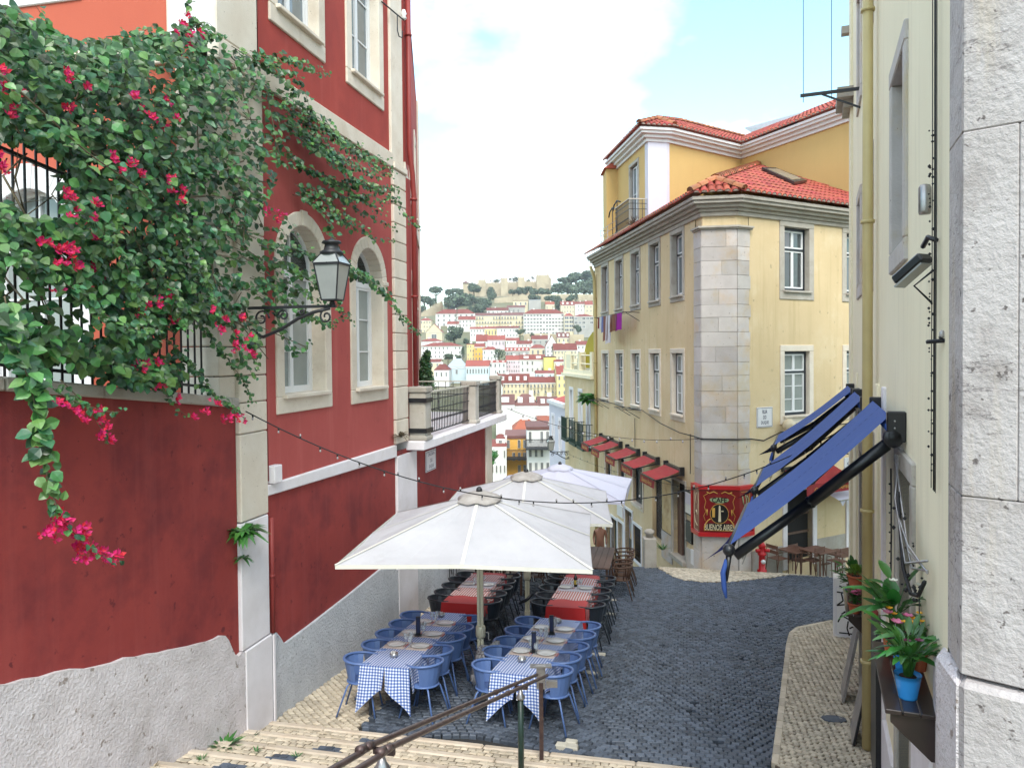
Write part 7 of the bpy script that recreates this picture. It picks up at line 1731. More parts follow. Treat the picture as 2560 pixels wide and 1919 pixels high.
# drainpipe
pipe('drainpipe', FW, [(10.15, .11, 13.2), (10.15, .11, .0)], .062, M['pipe_yel'], 'tall ochre drainpipe on the cream wall between window and door', clips=[(10.15, .11, 9.2), (10.15, .11, 6.6), (10.15, .11, 3.0), (10.15, .11, 1.1)])
b = MB()
for u, r_ in ((5.20, .003), (5.11, .003), (5.06, .004), (5.01, .0025)): b.tube([FW.w(u + .01 * sin(z * 2 + u), .03, z) for z in (9.5, 8.6, 7.6, 6.9, 6.2, 5.6, 5.0, 4.4, 4.12)], r_, 5)
b.tube([FW.w(11.9, .04, 9.6), FW.w(11.95, .06, 8.9), FW.w(11.75, .05, 8.6), FW.w(11.8, .04, 7), FW.w(11.75, .04, 5.5)], .012, 4)
for i in range(60): z = RND.uniform(4.2, 6.4); b.ball(FW.w(RND.choice((5.20, 5.06)) + RND.uniform(-.03, .03), .045, z), RND.uniform(.006, .012), 5)
single('cable_bundle', b, M['cable'], 'bundle of black cables running down the cream wall to the pilaster', 'cable')
b = MB(); b.lathe(FW.w(5.3, .06, 5.88), [(.035, 0), (.04, .02), (.04, .17), (.03, .19)], 8); single('sensor', b, M['galv'], 'small grey cylinder sensor clipped to the cable bundle', 'sensor')
fl_ = thing('floodlight', 'black floodlight on a short arm pointing down from the cream wall', 'lamp', FW.w(5.25, .1, 5.6))
b = MB(); b.tube([FW.w(5.08, .02, 5.68), FW.w(5.14, .06, 5.71), FW.w(5.22, .08, 5.66)], .016, 6); part('arm', b, M['black'], fl_)
hd = [FW.w(5.22, .06, 5.63), FW.w(5.32, .17, 5.54)]; b = MB(); ax = (hd[1] - hd[0]).normalized(); b.bar(hd[0] - Vector((0, 0, .03)), hd[1] + ax * .06 - Vector((0, 0, .05)), .12, .065); h_ = part('head', b, M['black'], fl_, bw=.012)
b = MB(); q0 = hd[0] - Vector((0, 0, .075)); q1 = hd[1] + ax * .05 - Vector((0, 0, .095)); b.bar(q0, q1, .10, .012); part('lens', b, M['lampglass'], h_)
b = MB(); b.tube([FW.w(5.2, .03, 5.5), FW.w(5.3, .12, 5.42), FW.w(5.2, .03, 5.3)], .008, 4); part('wire', b, M['cable'], fl_)
# aerial bracket and thin masts at the far edge
b = MB(); b.bar(FW.w(13.9, .0, 9.42), FW.w(13.9, .95, 9.42), .05, .05); b.bar(FW.w(13.9, .0, 9.1), FW.w(13.9, .6, 9.40), .03, .03)
for n in (.45, .9): b.tube([FW.w(13.9, n, 9.3), FW.w(13.9, n, 14)], .006, 4)
single('drying_bracket', b, M['iron'], 'black iron wall bracket with two thin wires rising from it', 'bracket')
# ---------------------------------------------------------------- blue awnings
def blue_awning(u0, u1, zw, zf, pj, label):
    t = thing('blue_awning', label, 'awning', FW.w((u0 + u1) / 2, 0, zw), group='blue folding awnings on the cream wall')
    b = MB(); K = 8
    for k in range(K):
        f = lambda q: (.12 + (pj - .12) * q, zw + .02 + (zf - zw) * q - .045 * sin(pi * q))
        (na, za), (nb_, zb) = f(k / K), f((k + 1) / K)
        b.face([FW.w(u0 + .06, na, za), FW.w(u0 + .06, nb_, zb), FW.w(u1 - .06, nb_, zb), FW.w(u1 - .06, na, za)], .5, True)
    part('canopy', b, M['awn_blue'], t)
    b = MB()
    for q in (.33, .66):
        n0, z0 = .12 + (pj - .12) * 0, 0
    uu = u0 + (u1 - u0) * .5
    for k in range(26):
        f = lambda q: (.12 + (pj - .12) * q, zw + .026 + (zf - zw) * q - .045 * sin(pi * q)); (na, za), (nb_, zb) = f((k + .2) / 26), f((k + .75) / 26); b.face([FW.w(uu - .008, na, za), FW.w(uu - .008, nb_, zb), FW.w(uu + .008, nb_, zb), FW.w(uu + .008, na, za)])
    part('stitching', b, M['awn_navy'], t)
    b = MB(); K = 10
    for k in range(K): a, c = u0 + .03 + (u1 - u0 - .06) * k / K, u0 + .03 + (u1 - u0 - .06) * (k + 1) / K; w1, w2 = .02 * sin(k * 1.7), .02 * sin((k + 1) * 1.7); b.face([FW.w(a, pj + .03, zf), FW.w(c, pj + .03, zf), FW.w(c, pj + .04 + .22 * max(0, .62 - (k + 1) / K) / .62, zf - .16 - .1 * min(1, (k + 1) / K)), FW.w(a, pj + .04 + .22 * max(0, .62 - k / K) / .62, zf - .16 - .1 * min(1, k / K))], .5, True)
    part('valance', b, M['awn_navy'], t)
    b = MB(); b.tube([FW.w(u0, pj, zf - .01), FW.w(u1, pj, zf - .01)], .035, 10); part('front_bar', b, M['black'], t)
    b = MB(); b.ball(FW.w(u0 - .0, pj, zf - .01), .06, 10); b.tube([FW.w(u0, pj + .0, zf - .05), FW.w(u0 - .01, pj + .02, zf - .3)], [.03, .012], 6); part('end_cap', b, M['black'], t)
    b = MB(); b.tube([FW.w(u0 + .0, pj + .02, zf - .1), FW.w(u0 - .03, pj + .05, zf - .22), FW.w(u0 - .02, pj + .04, zf - .37), FW.w(u0 - .04, pj + .02, zf - .45)], [.02, .026, .024, .01], 6); part('hanging_strap', b, M['awn_blue'], t)
    for u in (u0, u1): b = MB(); b.fb(FW, u - .05, u + .05, .0, .15, zw - .2, zw + .06); b.tube([FW.w(u - .05, .10, zw - .17), FW.w(u + .05, .10, zw - .17)], .08, 12); k_ = part('bracket_box', b, M['black'], t, bw=.01)
    b = MB()
    for z in (zw - .06, zw - .0): b.ball(FW.w(u0 - .052, .09, z - .02), .010, 6)
    part('bolt', b, M['galv'], t)
    b = MB(); b.tube([FW.w(u0, .1, zw - .08), FW.w(u1, .1, zw - .08)], .06, 10); part('roller', b, M['awn_blue'], t)
    for u, s_ in ((u0 + .12, 1), (u1 - .12, -1)):
        e = FW.w(u + s_ * .3, pj * .52, (zw + zf) / 2 - .22); b = MB(); b.tube([FW.w(u, .14, zw - .24), e], .055, 8); b.tube([e, FW.w(u + s_ * .03, pj - .04, zf - .1)], .05, 8); b.ball(e, .062, 8); part('folding_arm', b, M['black'], t)
        b = MB()
        for dz in (0, .05): b.bar(FW.w(u + s_ * .1, pj - .16, zf + .02 - dz), FW.w(u + s_ * .1, pj - .1, zf - .14 - dz), .012, .012)
        part('spring_rods', b, M['galv'], t)
    return t
blue_awning(6.95, 9.15, 4.42, 3.18, 1.46, 'big blue awning in front of the ochre drainpipe, closest one')
blue_awning(11.05, 13.25, 4.32, 3.03, 1.52, 'blue awning in the middle of the three on the cream wall')
blue_awning(14.0, 16.0, 4.30, 3.3, 1.40, 'blue awning farthest down the cream wall')
# tangled white cables and lights under the awning box
b = MB(); rr = random.Random(9)
for i in range(4):
    P = [FW.w(6.85 + rr.uniform(-.1, .1), .06 + rr.uniform(0, .05), 4.12), FW.w(6.35 + rr.uniform(-.1, .1), .08 + rr.uniform(0, .06), 3.85 + rr.uniform(-.1, .05)), FW.w(5.7, .08 + rr.uniform(0, .06), 3.55 + rr.uniform(-.15, .1)), FW.w(5.2, .05, 3.62 + rr.uniform(-.06, .06))]
    b.tube(P, .008, 4)
single('white_cables', b, M['galv'], 'tangle of thin white cables hanging below the awning box', 'cable')
b = MB(); P = [FW.w(6.3, .12, 3.9), FW.w(6.1, .12, 3.6), FW.w(5.9, .12, 3.4), FW.w(5.65, .1, 3.3), FW.w(5.4, .08, 3.36), FW.w(5.25, .06, 3.5)]; b.tube(P, .014, 5)
for i in range(26): q = P[rr.randrange(5)].lerp(P[rr.randrange(1, 6)], rr.random()); b.ball(q + Vector((rr.uniform(-.05, .05), rr.uniform(-.05, .05), rr.uniform(-.05, .03))), rr.uniform(.008, .02), 5)
BB_ = MB(); BB_.tube([FW.w(5.35, .08, 3.36), FW.w(5.33, .08, 3.12)], .004, 4); BB_.ball(FW.w(5.33, .08, 3.08), .032, 8); HG_ = MB(); HG_.tube([FW.w(7.6, .06, 3.9), FW.w(7.55, .06, 3.3), FW.w(7.6, .06, 2.7), FW.w(7.5, .06, 2.4)], .008, 4)
for i in range(16): HG_.ball(FW.w(7.57 + rr.uniform(-.05, .05), .07, 2.4 + i * .09), .011, 5)
tl_ = single('tangled_lights', b, M['cable'], 'black fairy lights tangled in a loop beside the stone pilaster', 'string lights')
part('hanging_bulb', BB_, M['cable'], tl_); single('hanging_lights', HG_, M['cable'], 'strand of dark fairy lights hanging straight down beside the near door', 'string lights')
string_lights(FR.w(-.62, .12, 4.30), FW.w(12.4, .1, 3.95), 1.22, 'long string of lights sagging from the garden wall across the lane', 34)
k0_ = FC.w(.0, .08, 2.62); string_lights(k0_, FR.w(12.5, .4, 3.4), .35, 'string of black bulbs from the stone corner pillar towards the terrace', 16, bulb=.03)
string_lights(FW.w(5.0, .08, 5.05), e1 + dirf * .8 + nfc * .04 + Vector((0, 0, 5.18)), .02, 'short string of fairy lights hung across the stone pilaster', 6, r=.014, bulb=.02)
string_lights(FL.w(17.7, .6, .1), FC.w(.0, .1, 1.2), .25, 'thin dark string of lights along the awnings to the cafe sign', 14, r=.006)
# ---------------------------------------------------------------- flower shelves, pots and plants
def shelf(u0, u1, z, w_, label):
    t = thing('flower_shelf', label, 'shelf', FW.w((u0 + u1) / 2, .1, z))
    for k in range(3): b = MB(); n0 = .02 + k * w_ / 3; b.fb(FW, u0, u1, n0 + .003, n0 + w_ / 3 - .003, z - .03, z, RND.random()); part('plank', b, M['darkwood'], t, bw=.005)
    for u in (u0 + .03, u1 - .03):
        b = MB(); b.prism([FW.w(u, .02, z - .032), FW.w(u, w_ * .95, z - .032), FW.w(u, w_ * .95, z - .09), FW.w(u, .06, z - .30), FW.w(u, .02, z - .30)], Vector((FW.d[0] * .03, FW.d[1] * .03, 0))); part('bracket', b, M['darkwood'], t)
    return t
M['darkwood'] = mat('dark_stained_wood', (.035, .022, .020), .32, (.02, .013, .012), 6, .8, tint=.2, coat=.3)
shelf(4.9, 6.1, 2.78, .30, 'dark wooden flower shelf beside the stone pilaster'); shelf(11.2, 12.6, 1.33, .30, 'dark wooden flower shelf beyond the drainpipe')
def pot(c, r, h, m, label, taper=.72, rim=True):
    t = thing('plant_pot', label, 'plant pot', c); b = MB(); pr = [(r * taper, 0), (r * (taper + .02), .01)] + [(r * (taper + (1 - taper) * k / 4) , h * k / 4 * (.86 if rim else 1)) for k in range(1, 5)]
    if rim: pr += [(r * 1.1, h * .86), (r * 1.12, h), (r * .98, h)]
    else: pr += [(r * 1.02, h), (r * .95, h)]
    pr += [(r * .93, h * .9)]; b.lathe(c, pr, 20); part('body', b, M[m], t)
    b = MB(); b.lathe((c.x, c.y, c.z + h * .88), [(r * .92, 0), (.001, .01)], 14); part('soil', b, M['soil'], t); return Vector((c.x, c.y, c.z + h * .88))
def broad_plant(c, h, n, label, seed, wd=.17, flowers=(), spread=.7, m='plant'):
    h *= .86; n = int(n * 1.25); wd *= .85
    t = thing('potted_plant', label, 'plant', c); rr = random.Random(seed); S_ = MB()
    for i in range(n):
        a = rr.uniform(0, 2 * pi); L = h * rr.uniform(.5, 1.0); lean = rr.uniform(.1, spread); top = c + Vector((cos(a) * lean * L, sin(a) * lean * L, L * rr.uniform(.55, .95))); mid = c + Vector((cos(a) * lean * L * .35, sin(a) * lean * L * .35, L * .5))
        S_.tube([c + Vector((cos(a) * .02, sin(a) * .02, 0)), mid, top], [.006, .005, .004], 4)
        d = Vector((cos(a) * (lean + .3), sin(a) * (lean + .3), rr.uniform(-.1, .9))).normalized(); ll = h * rr.uniform(.4, .7); s_ = d.cross(UP).normalized() * ll * wd * rr.uniform(.8, 1.3); nn = s_.cross(d).normalized(); q = MB(); dr_ = ll * rr.uniform(.05, .35)
        pts = [(0, .12), (.2, .8), (.45, 1.0), (.7, .75), (.9, .35), (1.0, 0.02)]; vs = []
        for f, w_ in pts:
            cc = top + d * ll * f - UP * dr_ * f * f; vs += [cc - s_ * w_ + nn * ll * .04 * w_, cc, cc + s_ * w_ + nn * ll * .04 * w_]
        q.add(vs, [(k * 3 + j, k * 3 + j + 1, k * 3 + 4 + j, k * 3 + 3 + j) for k in range(5) for j in (0, 1)], rr.random(), True); part('leaf', q, M[m], t)
    part('stems', S_, M['plant'], t, kind='stuff')
    for fm, k, sz, zf in flowers:
        for i in range(k):
            a = rr.uniform(0, 2 * pi); r_ = h * rr.uniform(.1, .45); p = c + Vector((cos(a) * r_, sin(a) * r_, h * zf * rr.uniform(.8, 1.15))); q = MB()
            for j in range(6):
                d = Vector((cos(j * 1.05 + a), sin(j * 1.05 + a), .6)).normalized() * sz; s_ = d.cross(UP).normalized() * sz * .45; q.add([p, p + d * .6 + s_, p + d, p + d * .6 - s_], [(0, 1, 2, 3)], rr.random())
            part('flower', q, M[fm], t)
    return t
M['fl_pink'] = mat('pink_petal', (.62, .10, .24), .5, (.66, .3, .4), 8, .8, tint=.2, sub=.2); M['fl_orange'] = mat('orange_petal', (.75, .30, .02), .5, (.72, .45, .03), 8, .8, tint=.2, sub=.2); M['fl_dark'] = mat('dark_purple_petal', (.12, .01, .05), .4, tint=.3); M['fl_white'] = mat('white_petal', (.74, .7, .6), .5, sub=.2)
s1 = lambda u, n: FW.w(u, n, 2.78)
c = pot(s1(5.12, .17), .082, .155, 'blue_pot', 'sky blue glazed pot at the near end of the flower shelf', rim=False, taper=.66); broad_plant(c, .36, 46, 'leafy green lily with dark buds in the near sky blue pot', 1, .16, (('fl_dark', 4, .035, .75),), .55)
c = pot(s1(5.55, .15), .075, .15, 'blue_pot', 'second sky blue pot behind the first on the flower shelf', rim=False, taper=.66); broad_plant(c, .30, 34, 'bushy plant with pink and orange flowers in the second blue pot', 2, .18, (('fl_orange', 9, .03, .95), ('fl_pink', 6, .045, .85)), .75)
c = pot(s1(5.88, .18), .085, .16, 'terracotta', 'terracotta pot at the far end of the near flower shelf'); broad_plant(c, .50, 26, 'tall calla lily with upright green leaves in a terracotta pot', 3, .2, (('fl_white', 2, .04, 1.0),), .35)
c = pot(s1(5.62, .05), .06, .14, 'terracotta', 'small dark clay pot against the wall on the flower shelf'); broad_plant(c, .25, 14, 'small plant with dark dried flowers against the cream wall', 8, .14, (('fl_dark', 5, .03, .7),), .5)
s2 = lambda u, n: FW.w(u, n, 1.33)
b = MB(); q = s2(11.55, .17); b.fb(FW, 11.32, 11.8, .05, .29, 1.335, 1.60); single('wooden_box', b, M['wood'], 'small pale wooden crate standing on the far flower shelf', 'crate', bw=.006)
c = pot(FW.w(11.55, .17, 1.605), .115, .2, 'terracotta', 'terracotta pot on top of the crate on the far shelf')
t = thing('potted_plant', 'rounded light green succulent in the upper terracotta pot', 'plant', c); b = MB(); rr = random.Random(4)
for i in range(260):
    a = rr.uniform(0, 2 * pi); e = rr.uniform(.1, 1.5); r_ = .15 * rr.uniform(.7, 1); p = c + Vector((cos(a) * cos(e) * r_, sin(a) * cos(e) * r_, sin(e) * .15 + .02)); d = (p - c).normalized(); s_ = d.cross(UP).normalized() * .008
    b.add([p - d * .05 - s_, p - d * .05 + s_, p + s_ * .5 + d * .01, p - s_ * .5 + d * .01], [(0, 1, 2, 3)], rr.random())
M['lime_leaf'] = mat('lime_green_leaf', (.17, .30, .03), .5, (.1, .22, .03), 12, .7, tint=.35, sub=.2); part('foliage', b, M['lime_leaf'], t, kind='stuff')
c = pot(s2(11.32, .2), .085, .14, 'terracotta', 'low terracotta pot in front on the far shelf'); broad_plant(c, .20, 30, 'pink flowering kalanchoe in the low terracotta pot', 5, .3, (('fl_pink', 12, .035, .95),), .6)
c = pot(s2(11.95, .2), .09, .15, 'awn_blue', 'dark blue pot on the far flower shelf'); broad_plant(c, .32, 26, 'trailing green plant with pale flowers in the dark blue pot', 6, .22, (('fl_white', 8, .04, .8),), .9)
c = pot(s2(12.35, .16), .09, .2, 'terracotta', 'terracotta pot at the far end of the far shelf'); broad_plant(c, .34, 28, 'leafy green plant at the far end of the far shelf', 7, .25, (), .8)
# white electrical cabinet with a spray-painted scrawl
g0 = G(2112, 1600); uc, _ = 0, 0
F0 = Fr((g0.x, g0.y), 21.7, -1); cb = thing('electrical_cabinet', 'white street cabinet with a black spray painted scrawl', 'cabinet', (g0.x, g0.y, gz(g0.x, g0.y)))
zb = gz(g0.x, g0.y); FC2 = Fr((g0.x, g0.y), 21.7 + 90, 1)   # face towards the camera
b = MB(); b.fb(FC2, -.2, .25, -.36, .0, zb, zb + 1.18); part('body', b, M['plaque'], cb, bw=.012)
b = MB(); frame_rect(b, FC2, -.16, .22, zb + .1, zb + 1.02, .012, .0, .006); part('door', b, M['lilac'], cb)
b = MB()
for pts in ([(-.04, 1.0), (.02, .98)], [(-.08, .88), (.1, .87)], [(.0, .86), (.03, .72), (-.08, .62), (.1, .66), (.14, .56), (.04, .5)], [(.1, .78), (.16, .7), (.08, .62)], [(-.06, .3), (.0, .44), (.16, .36), (.2, .34)], [(.0, .46), (.08, .52)], [(.12, .34), (.1, .2), (.14, .06)], [(.14, .2), (.2, .24), (.24, .18)], [(-.04, .1), (.2, .1)]):
    P = [FC2.w(u - .06, .004, zb + z + .04) for u, z in pts]
    for a, c in zip(P, P[1:]): b.bar(a, c, .026, .003, up=(FC2.n[0], FC2.n[1], 0))
part('graffiti', b, M['graffiti'], cb)
# folding menu boards leaning by the wall
def aboard(u, n0, h, label, m='galv', w_=.55):
    z = FW.gz(u, n0) + .07; t = thing('menu_board', label, 'menu board', FW.w(u, n0, z))
    for k, s_ in enumerate((-1, 1)):
        b = MB(); nb = n0 + (.13 if s_ < 0 else -.12); nt_ = n0 - .11 + s_ * -.015; A = FW.w(u, nb, z); A2 = FW.w(u + w_, nb, z); T = FW.w(u, nt_, z + h); T2 = FW.w(u + w_, nt_, z + h)
        q = Vector((FW.n[0] * .02, FW.n[1] * .02, 0)); b.hexa([A, A2, A2 + q, A + q, T, T2, T2 + q, T + q]); part('panel', b, M['board_face'], t)
        b = MB(); b.bar(A, T, .035, .03); b.bar(A2, T2, .035, .03); b.bar(T, T2, .03, .03); b.bar(A.lerp(T, .06), A2.lerp(T2, .06), .03, .03); part('frame', b, M[m], t)
    return t
M['board_face'] = mat('printed_menu_board', (.30, .27, .25), .35, (.10, .09, .10), 5, .9, blotch=(.4, .36, .3), blotch_scale=4, blotch_amt=.7)
aboard(11.75, .2, 1.2, 'tall folding menu board on the pavement below the far shelf'); aboard(10.2, .13, 1.15, 'folding menu board leaning near the foot of the drainpipe', 'black')
b = MB(); b.fb(FW, 9.0, 9.8, .03, .09, FW.gz(9.4) + .1, FW.gz(9.4) + 1.9); single('wall_board', b, M['black'], 'dark narrow board fixed to the cream wall by the drainpipe', 'board')
b = MB(); p = FW.w(8.8, .12, 2.15); b.ball(p, .045, 10); b.tube([p + UP * .04, FW.w(8.8, .04, 2.35)], .004, 4); single('hanging_ball', b, M['pipe_red'], 'small red and blue ball hanging on the cream wall', 'ornament')
pm = G(2085, 1806); b = MB(); b.lathe((0, 0, 0), [(.17, .045), (.165, .066), (.001, .068)], 18, sy=.7); q = MB(); Mx = Matrix.Translation(Vector((pm.x, pm.y, gz(pm.x, pm.y)))) @ TILT.to_4x4(); q.add([Mx @ Vector(v) for v in b.v], b.f); single('drain_cover', q, M['cobble'], 'small oval iron drain cover in the pavement', 'drain cover')
# ================================================================ THE CITY ACROSS THE VALLEY
M['c_white'] = mat('far_white_wall', (.70, .68, .65), .9, (.60, .57, .54), .12, .6)
M['c_cream'] = mat('far_cream_wall', (.66, .56, .38), .9, (.56, .47, .32), .12, .6)
M['c_yellow'] = mat('far_yellow_wall', (.68, .54, .26), .9, (.6, .48, .24), .12, .6)
M['c_orange'] = mat('far_orange_wall', (.72, .40, .09), .9, (.64, .35, .08), .12, .6)
M['c_pink'] = mat('far_pink_wall', (.62, .50, .53), .9, (.55, .44, .47), .12, .6)
M['c_blue'] = mat('far_pale_blue_wall', (.54, .62, .65), .9, (.48, .56, .6), .12, .6)
M['c_lemon'] = mat('far_lemon_wall', (.70, .60, .18), .9, (.64, .55, .16), .12, .5)
M['c_grey'] = mat('far_grey_wall', (.40, .38, .35), .9, (.3, .28, .26), .2, .8)
M['r_red'] = mat('far_red_roof', (.23, .058, .042), .9, (.17, .043, .035), .25, .9, tint=.35)
M['r_dark'] = mat('far_dark_roof', (.17, .075, .062), .9, (.12, .055, .05), .3, .9, tint=.12)
M['r_orange'] = mat('far_orange_roof', (.30, .085, .045), .9, (.23, .065, .035), .3, .9, tint=.12)
M['r_zinc'] = mat('far_zinc_roof', (.34, .38, .42), .6, (.27, .3, .34), .3, .7)
M['f_win'] = mat('far_window', (.13, .14, .15), .3, tint=.5)
M['f_frame'] = mat('far_window_frame', (.55, .52, .48), .8)
M['castle'] = mat('castle_stone', (.50, .41, .28), .95, (.36, .29, .2), .12, .9, blotch=(.22, .17, .12), blotch_scale=.09, blotch_amt=.6)
def wmesh(w_, h, balcony=False):
    b = MB(); f = .14 * w_
    b.box(-w_ / 2, w_ / 2, -.05, .1, 0, h, .5, 0)
    for x0, x1, z0, z1 in ((-w_ / 2 - f, -w_ / 2, -f, h + f), (w_ / 2, w_ / 2 + f, -f, h + f), (-w_ / 2, w_ / 2, h, h + f), (-w_ / 2, w_ / 2, -f, 0), (-w_ * .05, w_ * .05, 0, h)): b.box(x0, x1, -.12, .1, z0, z1, .5, 1)
    if balcony: b.box(-w_ * 1.0, w_ * 1.0, -.7, .0, -f - .15, -f, .5, 1); b.box(-w_ * 1.0, w_ * 1.0, -.72, -.68, -f, h * .38, .5, 0)
    me = b.mesh('window'); me.materials.append(M['f_win']); me.materials.append(M['f_frame']); return me
HN_ = 0
def house(x0, x1, yt, ye, yb, Y, wall, roof, cols, rows, label, rt='hip', depth=11, dorm=0, balc=False, wf=.28, hf=.45, chim=1, name='house', yaw=0.0, side=None):
    """x0..x1, yt/ye/yb: edges, ridge, eaves and foot as seen in the photo; Y: how far away it stands"""
    A, B = at(x0, ye, Y), at(x1, ye, Y); foot = min(at(x0, yb, Y).z, at(x1, yb, Y).z); ze = (A.z + B.z) / 2; zr = max(ze + .3, (at((x0 + x1) / 2, yt, Y + depth * .45).z)); wd = B.x - A.x
    loc = Vector((A.x, Y, foot - 2)); t = thing(name, label, 'house', loc, group='houses on the hillside across the valley'); z0 = foot - 6
    b = MB(); X0, X1, Y0, Y1 = A.x, B.x, Y, Y + depth
    b.box(X0, X1, Y0, Y1, z0, ze); part('wall', b, M[wall], t)
    b = MB(); o = min(.35, wd * .03); E = [(X0 - o, Y0 - o, ze), (X1 + o, Y0 - o, ze), (X1 + o, Y1 + o, ze), (X0 - o, Y1 + o, ze)]; ym = Y0 + depth * .45; hx = min(depth * .45, wd * .32)
    if rt == 'hip': r = [(X0 + hx, ym, zr), (X1 - hx, ym, zr)]; b.add(E + r, [(0, 1, 5, 4), (2, 3, 4, 5), (1, 2, 5), (3, 0, 4), (3, 2, 1, 0)])
    elif rt == 'gable': r = [(X0 - o, ym, zr), (X1 + o, ym, zr)]; b.add(E + r, [(0, 1, 5, 4), (2, 3, 4, 5), (3, 2, 1, 0)]); 
    elif rt == 'front': xm = (X0 + X1) / 2; zr = at(0, yt, Y).z; r = [(xm, Y0 - o, zr), (xm, Y1 + o, zr)]; b.add(E + r, [(0, 4, 5, 3), (1, 2, 5, 4), (3, 2, 1, 0)])
    else: b.box(X0 - .1, X1 + .1, Y0 - .1, Y1, ze, ze + .35)
    R_ = part('roof', b, M[roof], t)
    if rt == 'gable': b = MB(); b.add([(X0, Y0, ze), (X0, Y1, ze), (X0, ym, zr - .1), (X1, Y0, ze), (X1, Y1, ze), (X1, ym, zr - .1)], [(0, 1, 2), (3, 5, 4)]); part('gable', b, M[wall], t)
    if rt == 'front': b = MB(); b.add([(X0, Y0, ze), (X1, Y0, ze), ((X0 + X1) / 2, Y0, zr - .05)], [(0, 1, 2)]); part('gable', b, M[wall], t)
    if rt != 'flat': b = MB(); b.box(X0 - o * .6, X1 + o * .6, Y0 - o * .6, Y0 + .1, ze - .35, ze - .02); part('cornice', b, M['c_white'], t)
    H = ze - foot
    if cols and rows:
        cw = wd / cols; rh = H / rows; me = wmesh(cw * wf, rh * hf, balc)
        MI_ = WM[t].inverted()
        for i in range(cols):
            for j in range(rows):
                if RND.random() < .13: continue
                o_ = bpy.data.objects.new('window', me); o_.matrix_basis = MI_ @ Matrix.Translation((X0 + cw * (i + .5), Y0 - .02, foot + rh * (j + .28))); o_.parent = t; COL.objects.link(o_)
    if dorm:
        for i in range(dorm):
            x = X0 + wd * (i + .5) / dorm; f = .3; yy = Y0 + (ym - Y0) * f; zz = ze + (zr - ze) * f; dw = min(1.7, wd / dorm * .42); dh = (zr - ze) * .42
            b = MB(); b.box(x - dw / 2, x + dw / 2, yy - .3, ym, zz - .2, zz + dh); D = part('dormer', b, M['c_white'], R_); 
    for i in range(chim):
        x = X0 + wd * RND.uniform(.15, .85); b = MB(); b.box(x - .4, x + .4, ym - .3, ym + .5, ze, zr + .6); part('chimney', b, M['c_white'], R_)
    return t
W_ = 'c_white'
house(1089, 1187, 773, 784, 816, 520, W_, 'r_red', 7, 3, 'large white block with a hipped red roof below the castle trees')
house(1050, 1078, 795, 801, 832, 500, 'c_cream', 'r_red', 4, 3, 'small cream house with red roof at the end of the old castle wall')
house(1189, 1252, 782, 789, 822, 482, 'c_cream', 'r_dark', 9, 3, 'cream row of houses with iron balconies and dark roof edge, western half', 'gable', balc=True)
house(1252, 1309, 781, 788, 822, 480, 'c_cream', 'r_dark', 8, 3, 'cream row of houses directly beside the tall white apartment block', 'gable', balc=True)
house(1309, 1410, 773, 784, 836, 470, W_, 'r_red', 13, 6, 'tall bright white apartment block with rows of dark windows', wf=.6, hf=.45, chim=2)
house(1217, 1270, 769, 776, 785, 535, W_, 'r_red', 5, 1, 'low white house with long red roof above the cream row', 'gable')
house(1268, 1312, 763, 769, 785, 540, 'c_grey', 'r_dark', 4, 1, 'grey house with stepped brown roofs above the white apartment block', 'gable')
house(1283, 1320, 750, 752, 766, 560, 'c_cream', 'r_dark', 3, 1, 'low cream wall house under the castle rampart', 'flat', chim=0)
house(1322, 1352, 748, 750, 770, 556, 'c_grey', 'r_zinc', 0, 0, 'grey slate house with white gable walls below the rampart', 'flat', chim=0)
house(1364, 1386, 754, 761, 776, 550, 'c_cream', 'r_orange', 3, 1, 'small house with orange roof right of the slate house', 'gable')
house(1402, 1436, 753, 763, 784, 540, 'c_cream', 'r_red', 5, 2, 'cream house with three white dormers in its red roof', 'gable', dorm=3)
house(1437, 1463, 754, 760, 780, 541, W_, 'r_red', 4, 2, 'white house with small red roof next to the dormered cream house', 'gable')
house(1463, 1482, 752, 762, 782, 538, 'c_cream', 'r_red', 2, 2, 'narrow cream house at the edge of the yellow building', 'gable')
house(1411, 1434, 783, 790, 830, 462, 'c_cream', 'r_red', 2, 4, 'apartment block with deep cream balconies', wf=.75, hf=.55)
house(1435, 1484, 785, 791, 822, 460, 'c_grey', 'r_red', 5, 3, 'grey apartment block with red roof and wide balconies', wf=.7, hf=.5)
house(1146, 1188, 790, 799, 818, 500, W_, 'r_red', 5, 2, 'white cottage row with ridged red roofs beside the tall pine', 'gable', chim=2)
house(1118, 1146, 803, 810, 828, 495, W_, 'r_red', 3, 1, 'white house half hidden by the spindly pine', 'gable')
house(1175, 1212, 817, 822, 842, 440, W_, 'r_red', 5, 2, 'white row house with thin red roof below the cream row', 'gable')
house(1212, 1242, 816, 821, 842, 438, 'c_yellow', 'r_red', 4, 1, 'pale yellow house with two dark windows under the cream row', 'gable')
house(1242, 1296, 815, 820, 844, 436, W_, 'r_red', 7, 2, 'white house with long thin red roof left of the apartment block foot', 'gable')
house(1065, 1105, 818, 830, 852, 430, 'c_cream', 'r_red', 1, 1, 'cream house with plain pointed gable towards the valley', 'front')
house(1050, 1104, 846, 853, 866, 372, W_, 'r_red', 0, 0, 'low white house with two red roofs behind the long white building', 'hip')
house(1053, 1154, 856, 865, 896, 332, W_, 'r_red', 10, 3, 'long white building with red roof and three rows of small windows', wf=.25)
house(1167, 1186, 858, 861, 902, 312, 'c_yellow', 'r_red', 3, 4, 'slim yellow tower house', 'flat')
house(1186, 1211, 858, 867, 902, 309, 'c_orange', 'r_red', 3, 3, 'orange and yellow house with red roof beside the slim yellow one', 'gable')
house(1190, 1219, 836, 853, 862, 385, W_, 'r_red', 2, 1, 'white house with a steep red roof above the orange house', 'gable')
